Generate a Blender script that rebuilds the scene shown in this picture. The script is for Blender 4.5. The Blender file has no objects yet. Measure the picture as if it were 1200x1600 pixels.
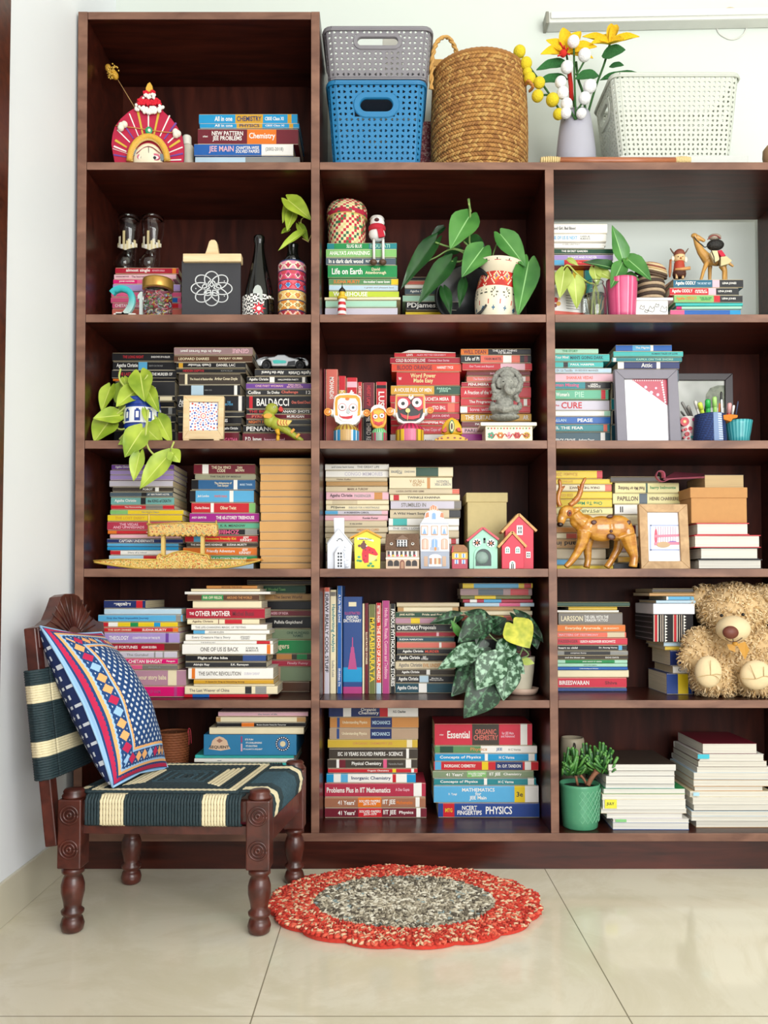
import bpy, math, random, zlib, re
from mathutils import Vector as V, Matrix
RND = random.Random(11)
C = bpy.context.scene.collection
sin, cos, pi = math.sin, math.cos, math.pi
# ---------------------------------------------------------------- camera model (image taken as 1200x1600)
F, CX, CY, TH = 1300., 605., 877., math.radians(2)
ZF, D = 2.275, .314
def _d(px, py):
    a, b = (px-CX)/F, (CY-py)/F
    return a, cos(TH)-b*sin(TH), sin(TH)+b*cos(TH)
_a, _b, _c = _d(600, 1360)
CH = -_c*ZF/_b
def P(px, py, y):
    """the point at depth y (0 = front of the bookcase) seen at pixel px,py"""
    a, b, c = _d(px, py); t = (y+ZF)/b
    return V((a*t, y, CH+c*t))
def PF(px, py):
    """point on the floor"""
    a, b, c = _d(px, py); t = -CH/c
    return V((a*t, b*t-ZF, 0))
CROP = dict(A=(110,0,1/3), B=(480,0,.31667), C=(800,0,1/3), D=(120,260,.31667), E=(490,260,.31667), F=(850,260,.29167),
    G=(120,500,.31667), H=(490,500,.31667), I=(850,500,.29167), J=(120,690,.31667), K=(490,690,.31667), L=(850,690,.29167),
    M=(120,890,.31667), N=(490,890,.31667), O=(850,890,.29167), P=(180,1090,.275), Q=(490,1090,.31667), R=(850,1090,.29167),
    S=(20,920,.4), T=(400,1330,.41667), Z=(0,0,1))
def W(cr, x, y, dep):
    o = CROP[cr]; return P(o[0]+x*o[2], o[1]+y*o[2], dep)
# ---------------------------------------------------------------- colours and materials
PAL = {k: v.split(':') for k, v in dict(
 w='efece6:white', cr='e9dcb9:cream', k='17161a:black', gy='8b8b88:grey', dg='29292c:charcoal', r='c3202c:red', cm='a8142f:crimson',
 pk='dc5a86:pink', hp='d6186e:hot-pink', pp='e5b4c0:pale pink', mg='a3208a:magenta', lv='a58fc8:lavender', pu='6b3f93:purple', nb='1c2c63:navy',
 bl='1f5fae:blue', sb='58a9d6:sky-blue', cy='1c93c9:bright blue', tl='1f8088:teal', tq='3fb5b0:turquoise', mt='a8d5bd:mint', lg='7fb86b:light green',
 gr='1f8a4c:green', dgr='1f4a37:dark green', ol='6f7440:olive', ye='e3c320:yellow', mu='cf9c2a:mustard', org='df7522:orange', co='e06a55:coral',
 mr='6d1b2a:maroon', br='5a3a28:brown', tn='b98f5a:tan', kr='d2a062:kraft', bg='d2c2a2:beige', lb='b7d0e0:pale blue', sl='4a5a66:slate',
 rb='9c7f80:dusty rose', dkr='cc2f45:raspberry', pet='27647f:petrol', ro='d9452a:red-orange', sal='d06a5c:salmon', st='6fa9a4:grey-teal', ib='2a5f8f:indigo',
 gg='9a9a80:sage', sea='5fae8c:sea-green', bk='3f362e:brown-black', ma='b5889a:mauve', py='e2d99a:pale yellow', pg='7d8f70:grey-green', ox='2d4a86:royal blue',
 lp='c9c3d0:pale lilac', fu='b2417f:fuchsia', dt='1f4a58:dark teal', wg='7a746e:warm grey', ca='c98a4a:caramel', ta='b59a80:taupe', gd='cfae3a:gold',
 te='a06a50:terracotta', mgr='5a8a5a:mid green', rs='b03048:rose red', nt='1f3f86:deep blue', lm='b9cc3a:lime', ivory='f6f3ea:ivory', dk='2a1410:dark brown').items()}
def lin(h):
    o = []
    for i in (0, 2, 4):
        c = int(h[i:i+2], 16)/255
        o.append(c/12.92 if c <= .04045 else ((c+.055)/1.055)**2.4)
    return (*o, 1)
_M = {}
def M(col, rough=.5, var=.12, scale=30, bump=0, metal=0, trans=0, sheen=0, spec=.5, emit=0, coat=0):
    """a procedural material: one colour broken up by noise; col is a palette name or a hex"""
    key = (col, rough, var, scale, bump, metal, trans, sheen, spec, coat)
    if key in _M: return _M[key]
    h = PAL[col][0] if col in PAL else col
    m = bpy.data.materials.new('mat_'+str(col)+'_%d' % len(_M)); m.use_nodes = True
    nt = m.node_tree; b = nt.nodes['Principled BSDF']; L = nt.links.new
    c = lin(h); b.inputs['Roughness'].default_value = rough; b.inputs['Metallic'].default_value = metal
    b.inputs['Specular IOR Level'].default_value = spec
    if trans: b.inputs['Transmission Weight'].default_value = trans; b.inputs['IOR'].default_value = 1.45
    if coat: b.inputs['Coat Weight'].default_value = coat; b.inputs['Coat Roughness'].default_value = .08
    b.inputs['Base Color'].default_value = c
    if var or bump:
        tc = nt.nodes.new('ShaderNodeTexCoord'); n = nt.nodes.new('ShaderNodeTexNoise')
        n.inputs['Scale'].default_value = scale; n.inputs['Detail'].default_value = 3
        L(tc.outputs['Object'], n.inputs['Vector'])
        if var:
            mx = nt.nodes.new('ShaderNodeMix'); mx.data_type = 'RGBA'
            mx.inputs[6].default_value = tuple(min(1, x*(1-var)) for x in c[:3])+(1,)
            mx.inputs[7].default_value = tuple(min(1, x*(1+var)) for x in c[:3])+(1,)
            L(n.outputs['Fac'], mx.inputs[0]); L(mx.outputs[2], b.inputs['Base Color'])
        if bump:
            bp = nt.nodes.new('ShaderNodeBump'); bp.inputs['Strength'].default_value = bump; bp.inputs['Distance'].default_value = .003
            L(n.outputs['Fac'], bp.inputs['Height']); L(bp.outputs['Normal'], b.inputs['Normal'])
    _M[key] = m
    return m
def wood(name, c1, c2, rough=.4, sc=(2, 18, 18), bump=.15, coat=0, spec=.5):
    if name in _M: return _M[name]
    m = bpy.data.materials.new(name); m.use_nodes = True
    nt = m.node_tree; b = nt.nodes['Principled BSDF']; L = nt.links.new
    tc = nt.nodes.new('ShaderNodeTexCoord'); mp = nt.nodes.new('ShaderNodeMapping'); mp.inputs['Scale'].default_value = sc
    n = nt.nodes.new('ShaderNodeTexNoise'); n.inputs['Scale'].default_value = 3; n.inputs['Detail'].default_value = 6; n.inputs['Distortion'].default_value = .6
    cr = nt.nodes.new('ShaderNodeValToRGB'); e = cr.color_ramp.elements
    e[0].position, e[0].color, e[1].position, e[1].color = .3, lin(c1), .72, lin(c2)
    L(tc.outputs['Object'], mp.inputs[0]); L(mp.outputs[0], n.inputs['Vector']); L(n.outputs['Fac'], cr.inputs[0]); L(cr.outputs[0], b.inputs['Base Color'])
    bp = nt.nodes.new('ShaderNodeBump'); bp.inputs['Strength'].default_value = bump; bp.inputs['Distance'].default_value = .002
    L(n.outputs['Fac'], bp.inputs['Height']); L(bp.outputs['Normal'], b.inputs['Normal'])
    b.inputs['Roughness'].default_value = rough; b.inputs['Coat Weight'].default_value = coat; b.inputs['Specular IOR Level'].default_value = spec
    _M[name] = m
    return m
# ---------------------------------------------------------------- mesh builder
WO = {}
class B:
    def __init__(s): s.v = []; s.f = []; s.m = []; s.sm = []; s.mats = []
    def mi(s, m):
        if isinstance(m, str): m = M(m)
        if m not in s.mats: s.mats.append(m)
        return s.mats.index(m)
    def add(s, vs, fs, m, smooth=False):
        o = len(s.v); s.v += [tuple(p) for p in vs]
        for i, f in enumerate(fs):
            s.f.append(tuple(o+k for k in f)); s.m.append(s.mi(m[i] if isinstance(m, list) else m)); s.sm.append(smooth)
        return s
    def hexa(s, p, m):
        """8 points: bottom ring then top ring"""
        return s.add(p, [(3,2,1,0), (4,5,6,7), (0,1,5,4), (1,2,6,5), (2,3,7,6), (3,0,4,7)], m)
    def box(s, x0, x1, y0, y1, z0, z1, m):
        return s.hexa([(x0,y0,z0), (x1,y0,z0), (x1,y1,z0), (x0,y1,z0), (x0,y0,z1), (x1,y0,z1), (x1,y1,z1), (x0,y1,z1)], m)
    def obox(s, c, ax, ay, az, m):
        """oriented box: centre and three half-axis vectors"""
        c, ax, ay, az = V(c), V(ax), V(ay), V(az)
        return s.hexa([c-ax-ay-az, c+ax-ay-az, c+ax+ay-az, c-ax+ay-az, c-ax-ay+az, c+ax-ay+az, c+ax+ay+az, c-ax+ay+az], m)
    def lathe(s, prof, c, m, n=24, sx=1, sy=1, axis=None, paint=None, caps=True, smooth=True):
        """prof: (r, z) from bottom to top, about the vertical through c, or along axis"""
        c = V(c); Q = Matrix.Identity(3)
        if axis is not None: Q = V((0,0,1)).rotation_difference(V(axis)).to_matrix()
        vs = []; fs = []; ms = []
        for r, z in prof:
            for k in range(n):
                a = 2*pi*k/n; vs.append(c+Q @ V((r*sx*cos(a), r*sy*sin(a), z)))
        for j in range(len(prof)-1):
            for k in range(n):
                k2 = (k+1) % n
                fs.append((j*n+k, j*n+k2, (j+1)*n+k2, (j+1)*n+k))
                ms.append(paint((k+.5)/n, (prof[j][1]+prof[j+1][1])/2, j) if paint else m)
        if caps:
            if prof[0][0] > 1e-5: fs.append(tuple(range(n))[::-1]); ms.append(m)
            if prof[-1][0] > 1e-5: fs.append(tuple(range((len(prof)-1)*n, len(prof)*n))); ms.append(m)
        return s.add(vs, fs, ms, smooth)
    def tube(s, pts, r, m, n=8, caps=True, flat=None):
        pts = [V(p) for p in pts]; N = len(pts)
        rs = r if isinstance(r, (list, tuple)) else [r]*N
        vs = []; up = None
        for i, p in enumerate(pts):
            t = (pts[min(i+1, N-1)]-pts[max(i-1, 0)])
            t = t.normalized() if t.length > 1e-9 else V((0,0,1))
            if up is None: up = V((0,0,1)) if abs(t.z) < .9 else V((1,0,0))
            x = t.cross(up)
            if x.length < 1e-6: x = t.orthogonal()
            x.normalize(); up = x.cross(t).normalized()
            for k in range(n):
                a = 2*pi*k/n; vs.append(p+(x*cos(a)+up*sin(a)*(flat or 1))*rs[i])
        fs = [(j*n+k, j*n+(k+1) % n, (j+1)*n+(k+1) % n, (j+1)*n+k) for j in range(N-1) for k in range(n)]
        if caps: fs += [tuple(range(n))[::-1], tuple(range((N-1)*n, N*n))]
        return s.add(vs, fs, m, True)
    def sph(s, c, r, m, n=14, k=8, Q=None, paint=None):
        c = V(c); r = (r, r, r) if not isinstance(r, (tuple, list)) else r
        vs = []; fs = []; ms = []
        for j in range(k+1):
            t = pi*j/k
            for i in range(n):
                a = 2*pi*i/n; p = V((r[0]*sin(t)*cos(a), r[1]*sin(t)*sin(a), -r[2]*cos(t)))
                vs.append(c+(Q @ p if Q else p))
        for j in range(k):
            for i in range(n):
                fs.append((j*n+i, j*n+(i+1) % n, (j+1)*n+(i+1) % n, (j+1)*n+i)); ms.append(paint((i+.5)/n, (j+.5)/k) if paint else m)
        return s.add(vs, fs, ms, True)
    def prism(s, pts, y0, y1, m, front=None):
        """outline in (x, z) given anticlockwise seen from the camera side, pushed from y0 to y1"""
        n = len(pts); a = sum(pts[i][0]*pts[(i+1) % n][1]-pts[(i+1) % n][0]*pts[i][1] for i in range(n))
        if a < 0: pts = pts[::-1]
        vs = [(x, y0, z) for x, z in pts]+[(x, y1, z) for x, z in pts]
        fs = [tuple(range(n)), tuple(range(n, 2*n))[::-1]]+[(i, i+n, (i+1) % n+n, (i+1) % n) for i in range(n)]
        return s.add(vs, fs, [front or m]+[m]*(n+1))
    def clamp(s, z=None, ymin=-.003, x0=None, x1=None):
        """rest on a surface: nothing of the mesh dips below it or into the uprights beside it"""
        o = []
        for x, y, zz in s.v:
            if y > ymin:
                if z is not None: zz = max(zz, z)
                if x0 is not None: x = max(x, x0)
                if x1 is not None: x = min(x, x1)
            o.append((x, y, zz))
        s.v = o; return s
    def build(s, name, parent=None, loc=None, bevel=0, seg=2, solid=0, label=None, subsurf=0, autos=False):
        me = bpy.data.meshes.new(name); o = bpy.data.objects.new(name, me); C.objects.link(o)
        org = V(WO[parent.name]) if parent else V(loc if loc is not None else (0,0,0))
        me.from_pydata([tuple(V(p)-org) for p in s.v], [], s.f)
        for m in s.mats: me.materials.append(m)
        me.polygons.foreach_set('material_index', s.m); me.polygons.foreach_set('use_smooth', s.sm); me.update()
        if parent: o.parent = parent
        else: o.location = org
        WO[o.name] = org
        if bevel:
            md = o.modifiers.new('bevel', 'BEVEL'); md.width = bevel; md.segments = seg; md.limit_method = 'ANGLE'; md.angle_limit = .7
        if solid: md = o.modifiers.new('solid', 'SOLIDIFY'); md.thickness = solid; md.offset = 0
        if subsurf: md = o.modifiers.new('sub', 'SUBSURF'); md.levels = md.render_levels = subsurf
        if label: o['label'] = label
        return o
def tag(o, label, cat, group=None, kind=None):
    o['label'] = label; o['category'] = cat
    if group: o['group'] = group
    if kind: o['kind'] = kind
    return o
def thing(name, label, cat, loc, group=None):
    o = bpy.data.objects.new(name, None); C.objects.link(o); o.location = loc; o.empty_display_size = .02
    WO[o.name] = V(loc)
    return tag(o, label, cat, group)
def struct(b, name, **k):
    o = b.build(name, **k); o['kind'] = 'structure'; return o
# ---------------------------------------------------------------- lettering (set at the end, all at once)
TEXTS = []
def text(parent, s, c, ex, ey, w, h, col, name='lettering', lift=.0006, off=.02, keep=False):
    """printed lettering fitted in a w x h box centred at c, running along ex, upright along ey"""
    TEXTS.append((parent, s, V(c), V(ex).normalized(), V(ey).normalized(), w, h, M(col, .5, 0) if isinstance(col, str) else col, name, lift, off, keep))
def set_texts():
    obs = []
    for t in TEXTS:
        cu = bpy.data.curves.new('lettering', 'FONT'); cu.body = t[1].replace('/', '\n'); cu.align_x = 'CENTER'; cu.resolution_u = 2; cu.offset = t[10]; cu.space_line = .82
        o = bpy.data.objects.new('tmp_text', cu); C.objects.link(o); obs.append(o)
    bpy.context.view_layer.update(); dg = bpy.context.evaluated_depsgraph_get()
    for t, o in zip(TEXTS, obs):
        me = bpy.data.meshes.new_from_object(o.evaluated_get(dg))
        parent, s, c, ex, ey, w, h, mat, name, lift, off, keep = t
        vs = [v.co.copy() for v in me.vertices]
        if not vs: continue
        x0, x1 = min(v.x for v in vs), max(v.x for v in vs); y0, y1 = min(v.y for v in vs), max(v.y for v in vs)
        sx = w/max(1e-6, x1-x0); sy = h/max(1e-6, y1-y0)
        if keep: sx = sy = min(sx, sy)
        else: sx = min(sx, sy*1.35); sy = min(sy, sx*1.5)
        n = ex.cross(ey); org = WO[parent.name]
        for v in me.vertices:
            v.co = c+ex*((v.co.x-(x0+x1)/2)*sx)+ey*((v.co.y-(y0+y1)/2)*sy)+n*lift-org
        me.materials.clear(); me.materials.append(mat)
        q = bpy.data.objects.new(name, me); C.objects.link(q); q.parent = parent
    for o in obs:
        cu = o.data; bpy.data.objects.remove(o); bpy.data.curves.remove(cu)
EX, EY, EZ = V((1,0,0)), V((0,1,0)), V((0,0,1))
# ---------------------------------------------------------------- the room
XW = PF(20, 1430).x                                       # left wall
YB = D+.022                                               # rear wall
def wall_mat(name, h):
    m = M(h, .6, .03, 2.5, .05); return m
WALLM = M('d6ddd6', .55, .025, 3, .06)
WALLB = M('f2f5fa', .55, .025, 3, .06)
struct(B().box(-3, 4, YB, YB+.12, 0, 3.1, WALLM), 'wall_back')
struct(B().box(XW-.12, XW, -4.6, YB, 0, 3.1, WALLB), 'wall_left')
struct(B().box(3, 3.12, -4.6, YB, 0, 3.1, WALLM), 'wall_right')
struct(B().box(XW-.12, 3.12, -4.6, YB+.12, 3.1, 3.2, M('f2f1ec', .7, .02)), 'ceiling')
def floor_mat():
    m = bpy.data.materials.new('vitrified_tile'); m.use_nodes = True
    nt = m.node_tree; b = nt.nodes['Principled BSDF']; L = nt.links.new; N = nt.nodes.new
    tc = N('ShaderNodeTexCoord'); sp = N('ShaderNodeSeparateXYZ'); L(tc.outputs['Object'], sp.inputs[0])
    def line(out, off, size):
        a = N('ShaderNodeMath'); a.operation = 'SUBTRACT'; a.inputs[1].default_value = off; L(out, a.inputs[0])
        p = N('ShaderNodeMath'); p.operation = 'PINGPONG'; p.inputs[1].default_value = size/2; L(a.outputs[0], p.inputs[0])
        c = N('ShaderNodeMath'); c.operation = 'LESS_THAN'; c.inputs[1].default_value = .0013; L(p.outputs[0], c.inputs[0])
        return c.outputs[0]
    mx = N('ShaderNodeMath'); mx.operation = 'MAXIMUM'
    L(line(sp.outputs[0], PF(853, 1361).x, .667), mx.inputs[0]); L(line(sp.outputs[1], PF(600, 1588).y, 1.334), mx.inputs[1])
    n = N('ShaderNodeTexNoise'); n.inputs['Scale'].default_value = 2.2; n.inputs['Detail'].default_value = 9; n.inputs['Distortion'].default_value = 1.6; n.inputs['Roughness'].default_value = .7
    L(tc.outputs['Object'], n.inputs['Vector'])
    cr = N('ShaderNodeValToRGB'); e = cr.color_ramp.elements
    e[0].position, e[0].color = .38, lin('d9d1b9'); e[1].position, e[1].color = .56, lin('e3dcc8')
    q = cr.color_ramp.elements.new(.475); q.color = lin('ddd5bf')
    L(n.outputs['Fac'], cr.inputs[0])
    m2 = N('ShaderNodeMix'); m2.data_type = 'RGBA'; m2.inputs[7].default_value = lin('8d8570')
    L(cr.outputs[0], m2.inputs[6]); L(mx.outputs[0], m2.inputs[0]); L(m2.outputs[2], b.inputs['Base Color'])
    b.inputs['Roughness'].default_value = .09; b.inputs['Specular IOR Level'].default_value = .5
    return m
struct(B().box(XW-.12, 3.12, -4.6, YB+.12, -.1, 0, floor_mat()), 'floor')
SK = M('cfc8b4', .15, .06, 4)
struct(B().box(XW, XW+.009, -4.6, YB, 0, .099, SK), 'baseboard_left', bevel=.002)
struct(B().box(1.2, 3, YB-.009, YB, 0, .099, SK), 'baseboard_back', bevel=.002)
# dark door frame on the left wall
yd = F*-XW/(605+6)-ZF
DW = wood('door_wood', '3b1a10', '5d2c1a', .35)
b = B(); b.box(XW, XW+.014, yd-.09, yd, 0, 2.35, DW); b.box(XW, XW+.014, yd-1.0, yd-.91, 0, 2.35, DW); b.box(XW, XW+.014, yd-.91, yd-.09, 2.26, 2.35, DW)
df = struct(b, 'door_1', bevel=.003)
o = B().box(XW, XW+.012, yd-.908, yd-.092, .01, 2.258, wood('door_leaf', '4a2416', '6a3620', .4, (18, 18, 2))).build('door_leaf', df, bevel=.002)
# ---------------------------------------------------------------- the bookcase
WD = wood('espresso_wood', '260e09', '4c2016', .3, (1.5, 14, 14), .08, spec=.3)
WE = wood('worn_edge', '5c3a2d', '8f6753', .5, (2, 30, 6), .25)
UP = dict(l0=(122, 114), l1=(137, 127.5), a0=(486, 486), a1=(499.5, 499), b0=(849, 861), b1=(863, 874), r0=(1258, 1278), r1=(1273, 1293))
def ux(k, z):
    """world x of an upright's face at height z"""
    z0, z1 = P(600, 30, 0).z, P(600, 1300, 0).z
    x0, x1 = P(UP[k][0], 30, 0).x, P(UP[k][1], 1300, 0).x
    return x0+(x1-x0)*(z-z0)/(z1-z0)
def zf(py): return P(600, py, 0).z
ROWS = [(18, 30), (253, 265), (491, 503.5), (688, 701), (888.5, 901.5), (1094, 1106.5), (1302, 1315)]
BT = [zf(a) for a, b_ in ROWS]; BB = [zf(b_) for a, b_ in ROWS]      # top and underside of each board
case = thing('bookcase', 'tall dark brown wooden bookcase of open compartments against the rear wall', 'bookcase', (0, D/2, 0))
def upright(ka, kb, z0, z1, y1, name):
    p = [(ux(ka, z0), 0, z0), (ux(kb, z0), 0, z0), (ux(kb, z0), y1, z0), (ux(ka, z0), y1, z0),
         (ux(ka, z1), 0, z1), (ux(kb, z1), 0, z1), (ux(kb, z1), y1, z1), (ux(ka, z1), y1, z1)]
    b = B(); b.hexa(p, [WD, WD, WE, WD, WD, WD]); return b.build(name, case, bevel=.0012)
upright('l0', 'l1', 0, BT[0], D, 'side_panel'); upright('r0', 'r1', 0, BT[1], D, 'side_panel')
upright('a0', 'a1', BT[6], BT[0], D, 'divider'); upright('b0', 'b1', BT[6], BB[1], D, 'divider')
def board(ka, kb, zb, zt, y1=D):
    e = .0002
    p = [(ux(ka, zb)+e, .0008, zb), (ux(kb, zb)-e, .0008, zb), (ux(kb, zb)-e, y1, zb), (ux(ka, zb)+e, y1, zb),
         (ux(ka, zt)+e, .0008, zt), (ux(kb, zt)-e, .0008, zt), (ux(kb, zt)-e, y1, zt), (ux(ka, zt)+e, y1, zt)]
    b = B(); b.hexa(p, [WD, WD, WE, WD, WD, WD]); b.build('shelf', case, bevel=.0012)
board('l1', 'a0', BB[0], BT[0])
for r in range(1, 6):
    board('l1', 'a0', BB[r], BT[r])
    if r > 1: board('a1', 'b0', BB[r], BT[r]); board('b1', 'r0', BB[r], BT[r])
board('a1', 'r0', BB[1], BT[1]); board('l1', 'r0', BB[6], BT[6])
def back(ka, kb, z0, z1):
    b = B(); x0, x1 = min(ux(ka, z0), ux(ka, z1)), max(ux(kb, z0), ux(kb, z1))
    b.box(x0, x1, D, D+.008, z0, z1, wood('back_board', '260e09', '4a2016', .5, (8, 14, 1.2), .08, spec=.15)); b.build('back_panel', case)
back('l0', 'a0', 0, BT[0]); back('a0', 'b0', 0, BT[1]); back('b0', 'r1', BB[2], BT[1]-.001) if 0 else back('b0', 'r1', 0, BB[2]+.01)
b = B(); b.box(ux('l1', 0), ux('r0', 0), .012, .03, 0, BB[6], WD); b.build('plinth', case)
# ---------------------------------------------------------------- helpers for the things on the shelves
CROP.update(f1=(155,90,.125), f2=(500,600,.15), f3=(670,570,.15), f4=(500,780,.15833), f5=(650,760,.16667), f6=(1030,345,.10833), f7=(860,740,.125), f8=(1000,900,.16667),
    g2=(260,1190,.19167), g3=(140,800,.23333), g4=(370,540,.10833), g5=(1040,600,.13333), g6=(420,290,.13115), g7=(160,330,.11667))
def mpp(cr, dep): return CROP[cr][2]*(dep+ZF)/F            # metres per crop pixel at a depth
def lpx(b, cr, cx, dep, prof, m, n=28, z0=None, paint=None, sy=1, caps=True):
    """a turned form: prof = (half width, y) in crop pixels, bottom to top"""
    k = mpp(cr, dep); c = W(cr, cx, prof[0][1], dep); pr = [(r*k, W(cr, cx, y, dep).z) for r, y in prof]
    if z0 is not None: pr = [(r, max(z, z0)) for r, z in pr]; pr[0] = (pr[0][0], z0)
    return b.lathe(pr, (c.x, dep, 0), m, n, sy=sy, paint=paint, caps=caps)
def ppx(b, cr, pts, y0, y1, m, front=None, z0=None):
    """outline in crop pixels at depth y0, pushed back to y1; z0 drops the lowest points to a surface"""
    q = [W(cr, x, y, y0) for x, y in pts]; q = [(p.x, p.z) for p in q]
    if z0 is not None:
        lo = min(z for x, z in q); q = [(x, z0 if z < lo+.004 else z) for x, z in q]
    return b.prism(q, y0, y1, m, front)
def rect(x0, x1, y0, y1): return [(x0, y1), (x1, y1), (x1, y0), (x0, y0)]
def disc(x, y, rx, ry=None, n=16, a0=0, a1=2*pi): return [(x+rx*cos(a0+(a1-a0)*k/n), y-(ry or rx)*sin(a0+(a1-a0)*k/n)) for k in range(n)]
def tpx(b, cr, pts, dep, r, m, n=6):
    """a tube through crop pixels; r in crop pixels; dep one depth or one per point"""
    ds = dep if isinstance(dep, (list, tuple)) else [dep]*len(pts)
    k = mpp(cr, ds[0]); rr = [q*k for q in r] if isinstance(r, (list, tuple)) else r*k
    return b.tube([W(cr, x, y, d) for (x, y), d in zip(pts, ds)], rr, m, n)
def arc(pts, n=8):
    """a smooth curve through points (Catmull-Rom)"""
    P_ = [V((*p, 0)[:3]) for p in pts]; P_ = [P_[0]*2-P_[1]]+P_+[P_[-1]*2-P_[-2]]; o = []
    for i in range(1, len(P_)-2):
        for j in range(n):
            t = j/n; a, b_, c, d = P_[i-1:i+3]
            o.append(.5*((2*b_)+(c-a)*t+(2*a-5*b_+4*c-d)*t*t+(3*b_-a-3*c+d)*t**3))
    o.append(P_[-2]); return o
def arc2(pts, n=8): return [(p.x, p.y) for p in arc(pts, n)]
def leaf(b, base, tip, width, m, vein=None, heart=1, cup=.12, droop=.1, face=None, rows=10, rim=None):
    """one leaf from its stalk point to its tip, its upper side turned towards the room"""
    base, tip = V(base), V(tip); ax = tip-base; L = ax.length; ax.normalize()
    f = V(face or (0, -1, .25)); side = ax.cross(f)
    if side.length < .05: side = ax.cross(V((0, 0, 1)))
    side.normalize(); n = side.cross(ax).normalized()
    cols = (-1, -.93, -.65, -.35, -.045, .045, .35, .65, .93, 1); vs = []; fs = []; ms = []
    for j in range(rows+1):
        t = j/rows
        if heart: w = .36+.64*sin(min(1, t/.3)*pi/2) if t < .3 else max(0, 1-((t-.3)/.7)**1.5)
        else: w = sin(pi*(t*.96+.02)**.85)**.85 if 0 < t < 1 else .06
        for s in cols:
            lobe = heart*.17*(max(0, 1-t*2.4)**1.5)*sin(min(1, abs(s))*pi*.62)
            vs.append(base+ax*(L*(t-lobe))+side*(s*w*width/2)+n*(L*(cup*s*s*w*.6-droop*t*t+.012*sin(t*14+abs(s)*5)*abs(s))-(.015*L if abs(s) < .1 else 0)))
    k = len(cols)
    for j in range(rows):
        for i in range(k-1):
            q = j*k+i; fs.append((q, q+1, q+k+1, q+k)); ms.append(vein or m if i == 4 else (rim if rim and i in (0, 8) else m))
    b.add(vs, fs, ms, True)
def leafp(b, cr, bp, tp, w, d0, d1, m, vein=None, heart=1, **k):
    leaf(b, W(cr, *bp, d0), W(cr, *tp, d1), w*mpp(cr, (d0+d1)/2), m, vein, heart, **k)
def leafmat(name, c1, c2, scale=14, rough=.4, lo=.35, hi=.65, spots=False):
    if name in _M: return _M[name]
    m = bpy.data.materials.new(name); m.use_nodes = True; nt_ = m.node_tree; b = nt_.nodes['Principled BSDF']; L = nt_.links.new
    tc = nt_.nodes.new('ShaderNodeTexCoord'); n = nt_.nodes.new('ShaderNodeTexNoise'); n.inputs['Scale'].default_value = scale; n.inputs['Detail'].default_value = 5 if spots else 2
    cr = nt_.nodes.new('ShaderNodeValToRGB'); e = cr.color_ramp.elements; e[0].position, e[0].color, e[1].position, e[1].color = lo, lin(c1), hi, lin(c2)
    L(tc.outputs['Object'], n.inputs[0]); L(n.outputs['Fac'], cr.inputs[0]); L(cr.outputs[0], b.inputs['Base Color'])
    b.inputs['Roughness'].default_value = rough; b.inputs['Subsurface Weight'].default_value = .08; b.inputs['Subsurface Radius'].default_value = (.004, .006, .002); _M[name] = m
    return m
def blob(name, parent, balls, m, vox=.0025, smooth=6, rods=(), zmin=None, x0=None):
    """one continuous carved body: overlapping ellipsoids and tapered limbs fused into a single skin"""
    b = B()
    for c, r, *Q in balls: b.sph(c, r, m, 16, 10, Q[0] if Q else None)
    for pts, r in rods: b.tube(pts, r, m, 10)
    b.clamp(zmin, -9, x0); o = b.build(name, parent)
    md = o.modifiers.new('fuse', 'REMESH'); md.mode = 'VOXEL'; md.voxel_size = vox; md.use_smooth_shade = True
    if smooth: s = o.modifiers.new('smooth', 'SMOOTH'); s.iterations = smooth; s.factor = .5
    return o
def rotz(a): return Matrix.Rotation(a, 3, 'Z')
def roty(a): return Matrix.Rotation(a, 3, 'Y')
def glassmat():
    if 'clear_glass' in _M: return _M['clear_glass']
    m = bpy.data.materials.new('clear_glass'); m.use_nodes = True; b = m.node_tree.nodes['Principled BSDF']
    b.inputs['Base Color'].default_value = (.95, .97, .96, 1); b.inputs['Roughness'].default_value = .03; b.inputs['Transmission Weight'].default_value = 1; b.inputs['IOR'].default_value = 1.4
    _M['clear_glass'] = m; return m
def voro(name, cols, scale=60, rough=.5, edge=None):
    """a small-figured painted surface: cells of several colours, optionally outlined"""
    if name in _M: return _M[name]
    m = bpy.data.materials.new(name); m.use_nodes = True; nt_ = m.node_tree; b = nt_.nodes['Principled BSDF']; L = nt_.links.new
    tc = nt_.nodes.new('ShaderNodeTexCoord'); v = nt_.nodes.new('ShaderNodeTexVoronoi'); v.inputs['Scale'].default_value = scale
    sp = nt_.nodes.new('ShaderNodeSeparateColor'); cr = nt_.nodes.new('ShaderNodeValToRGB'); cr.color_ramp.interpolation = 'CONSTANT'; e = cr.color_ramp.elements
    while len(e) < len(cols): e.new(.5)
    for i, c in enumerate(cols): e[i].position = i/len(cols); e[i].color = lin(c)
    L(tc.outputs['Object'], v.inputs['Vector']); L(v.outputs['Color'], sp.inputs[0]); L(sp.outputs[0], cr.inputs[0]); out = cr.outputs[0]
    if edge:
        v2 = nt_.nodes.new('ShaderNodeTexVoronoi'); v2.feature = 'DISTANCE_TO_EDGE'; v2.inputs['Scale'].default_value = scale; L(tc.outputs['Object'], v2.inputs['Vector'])
        lt = nt_.nodes.new('ShaderNodeMath'); lt.operation = 'LESS_THAN'; lt.inputs[1].default_value = .09; L(v2.outputs['Distance'], lt.inputs[0])
        mx = nt_.nodes.new('ShaderNodeMix'); mx.data_type = 'RGBA'; L(lt.outputs[0], mx.inputs[0]); L(out, mx.inputs[6]); mx.inputs[7].default_value = lin(edge); out = mx.outputs[2]
    L(out, b.inputs['Base Color']); b.inputs['Roughness'].default_value = rough; _M[name] = m
    return m
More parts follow.
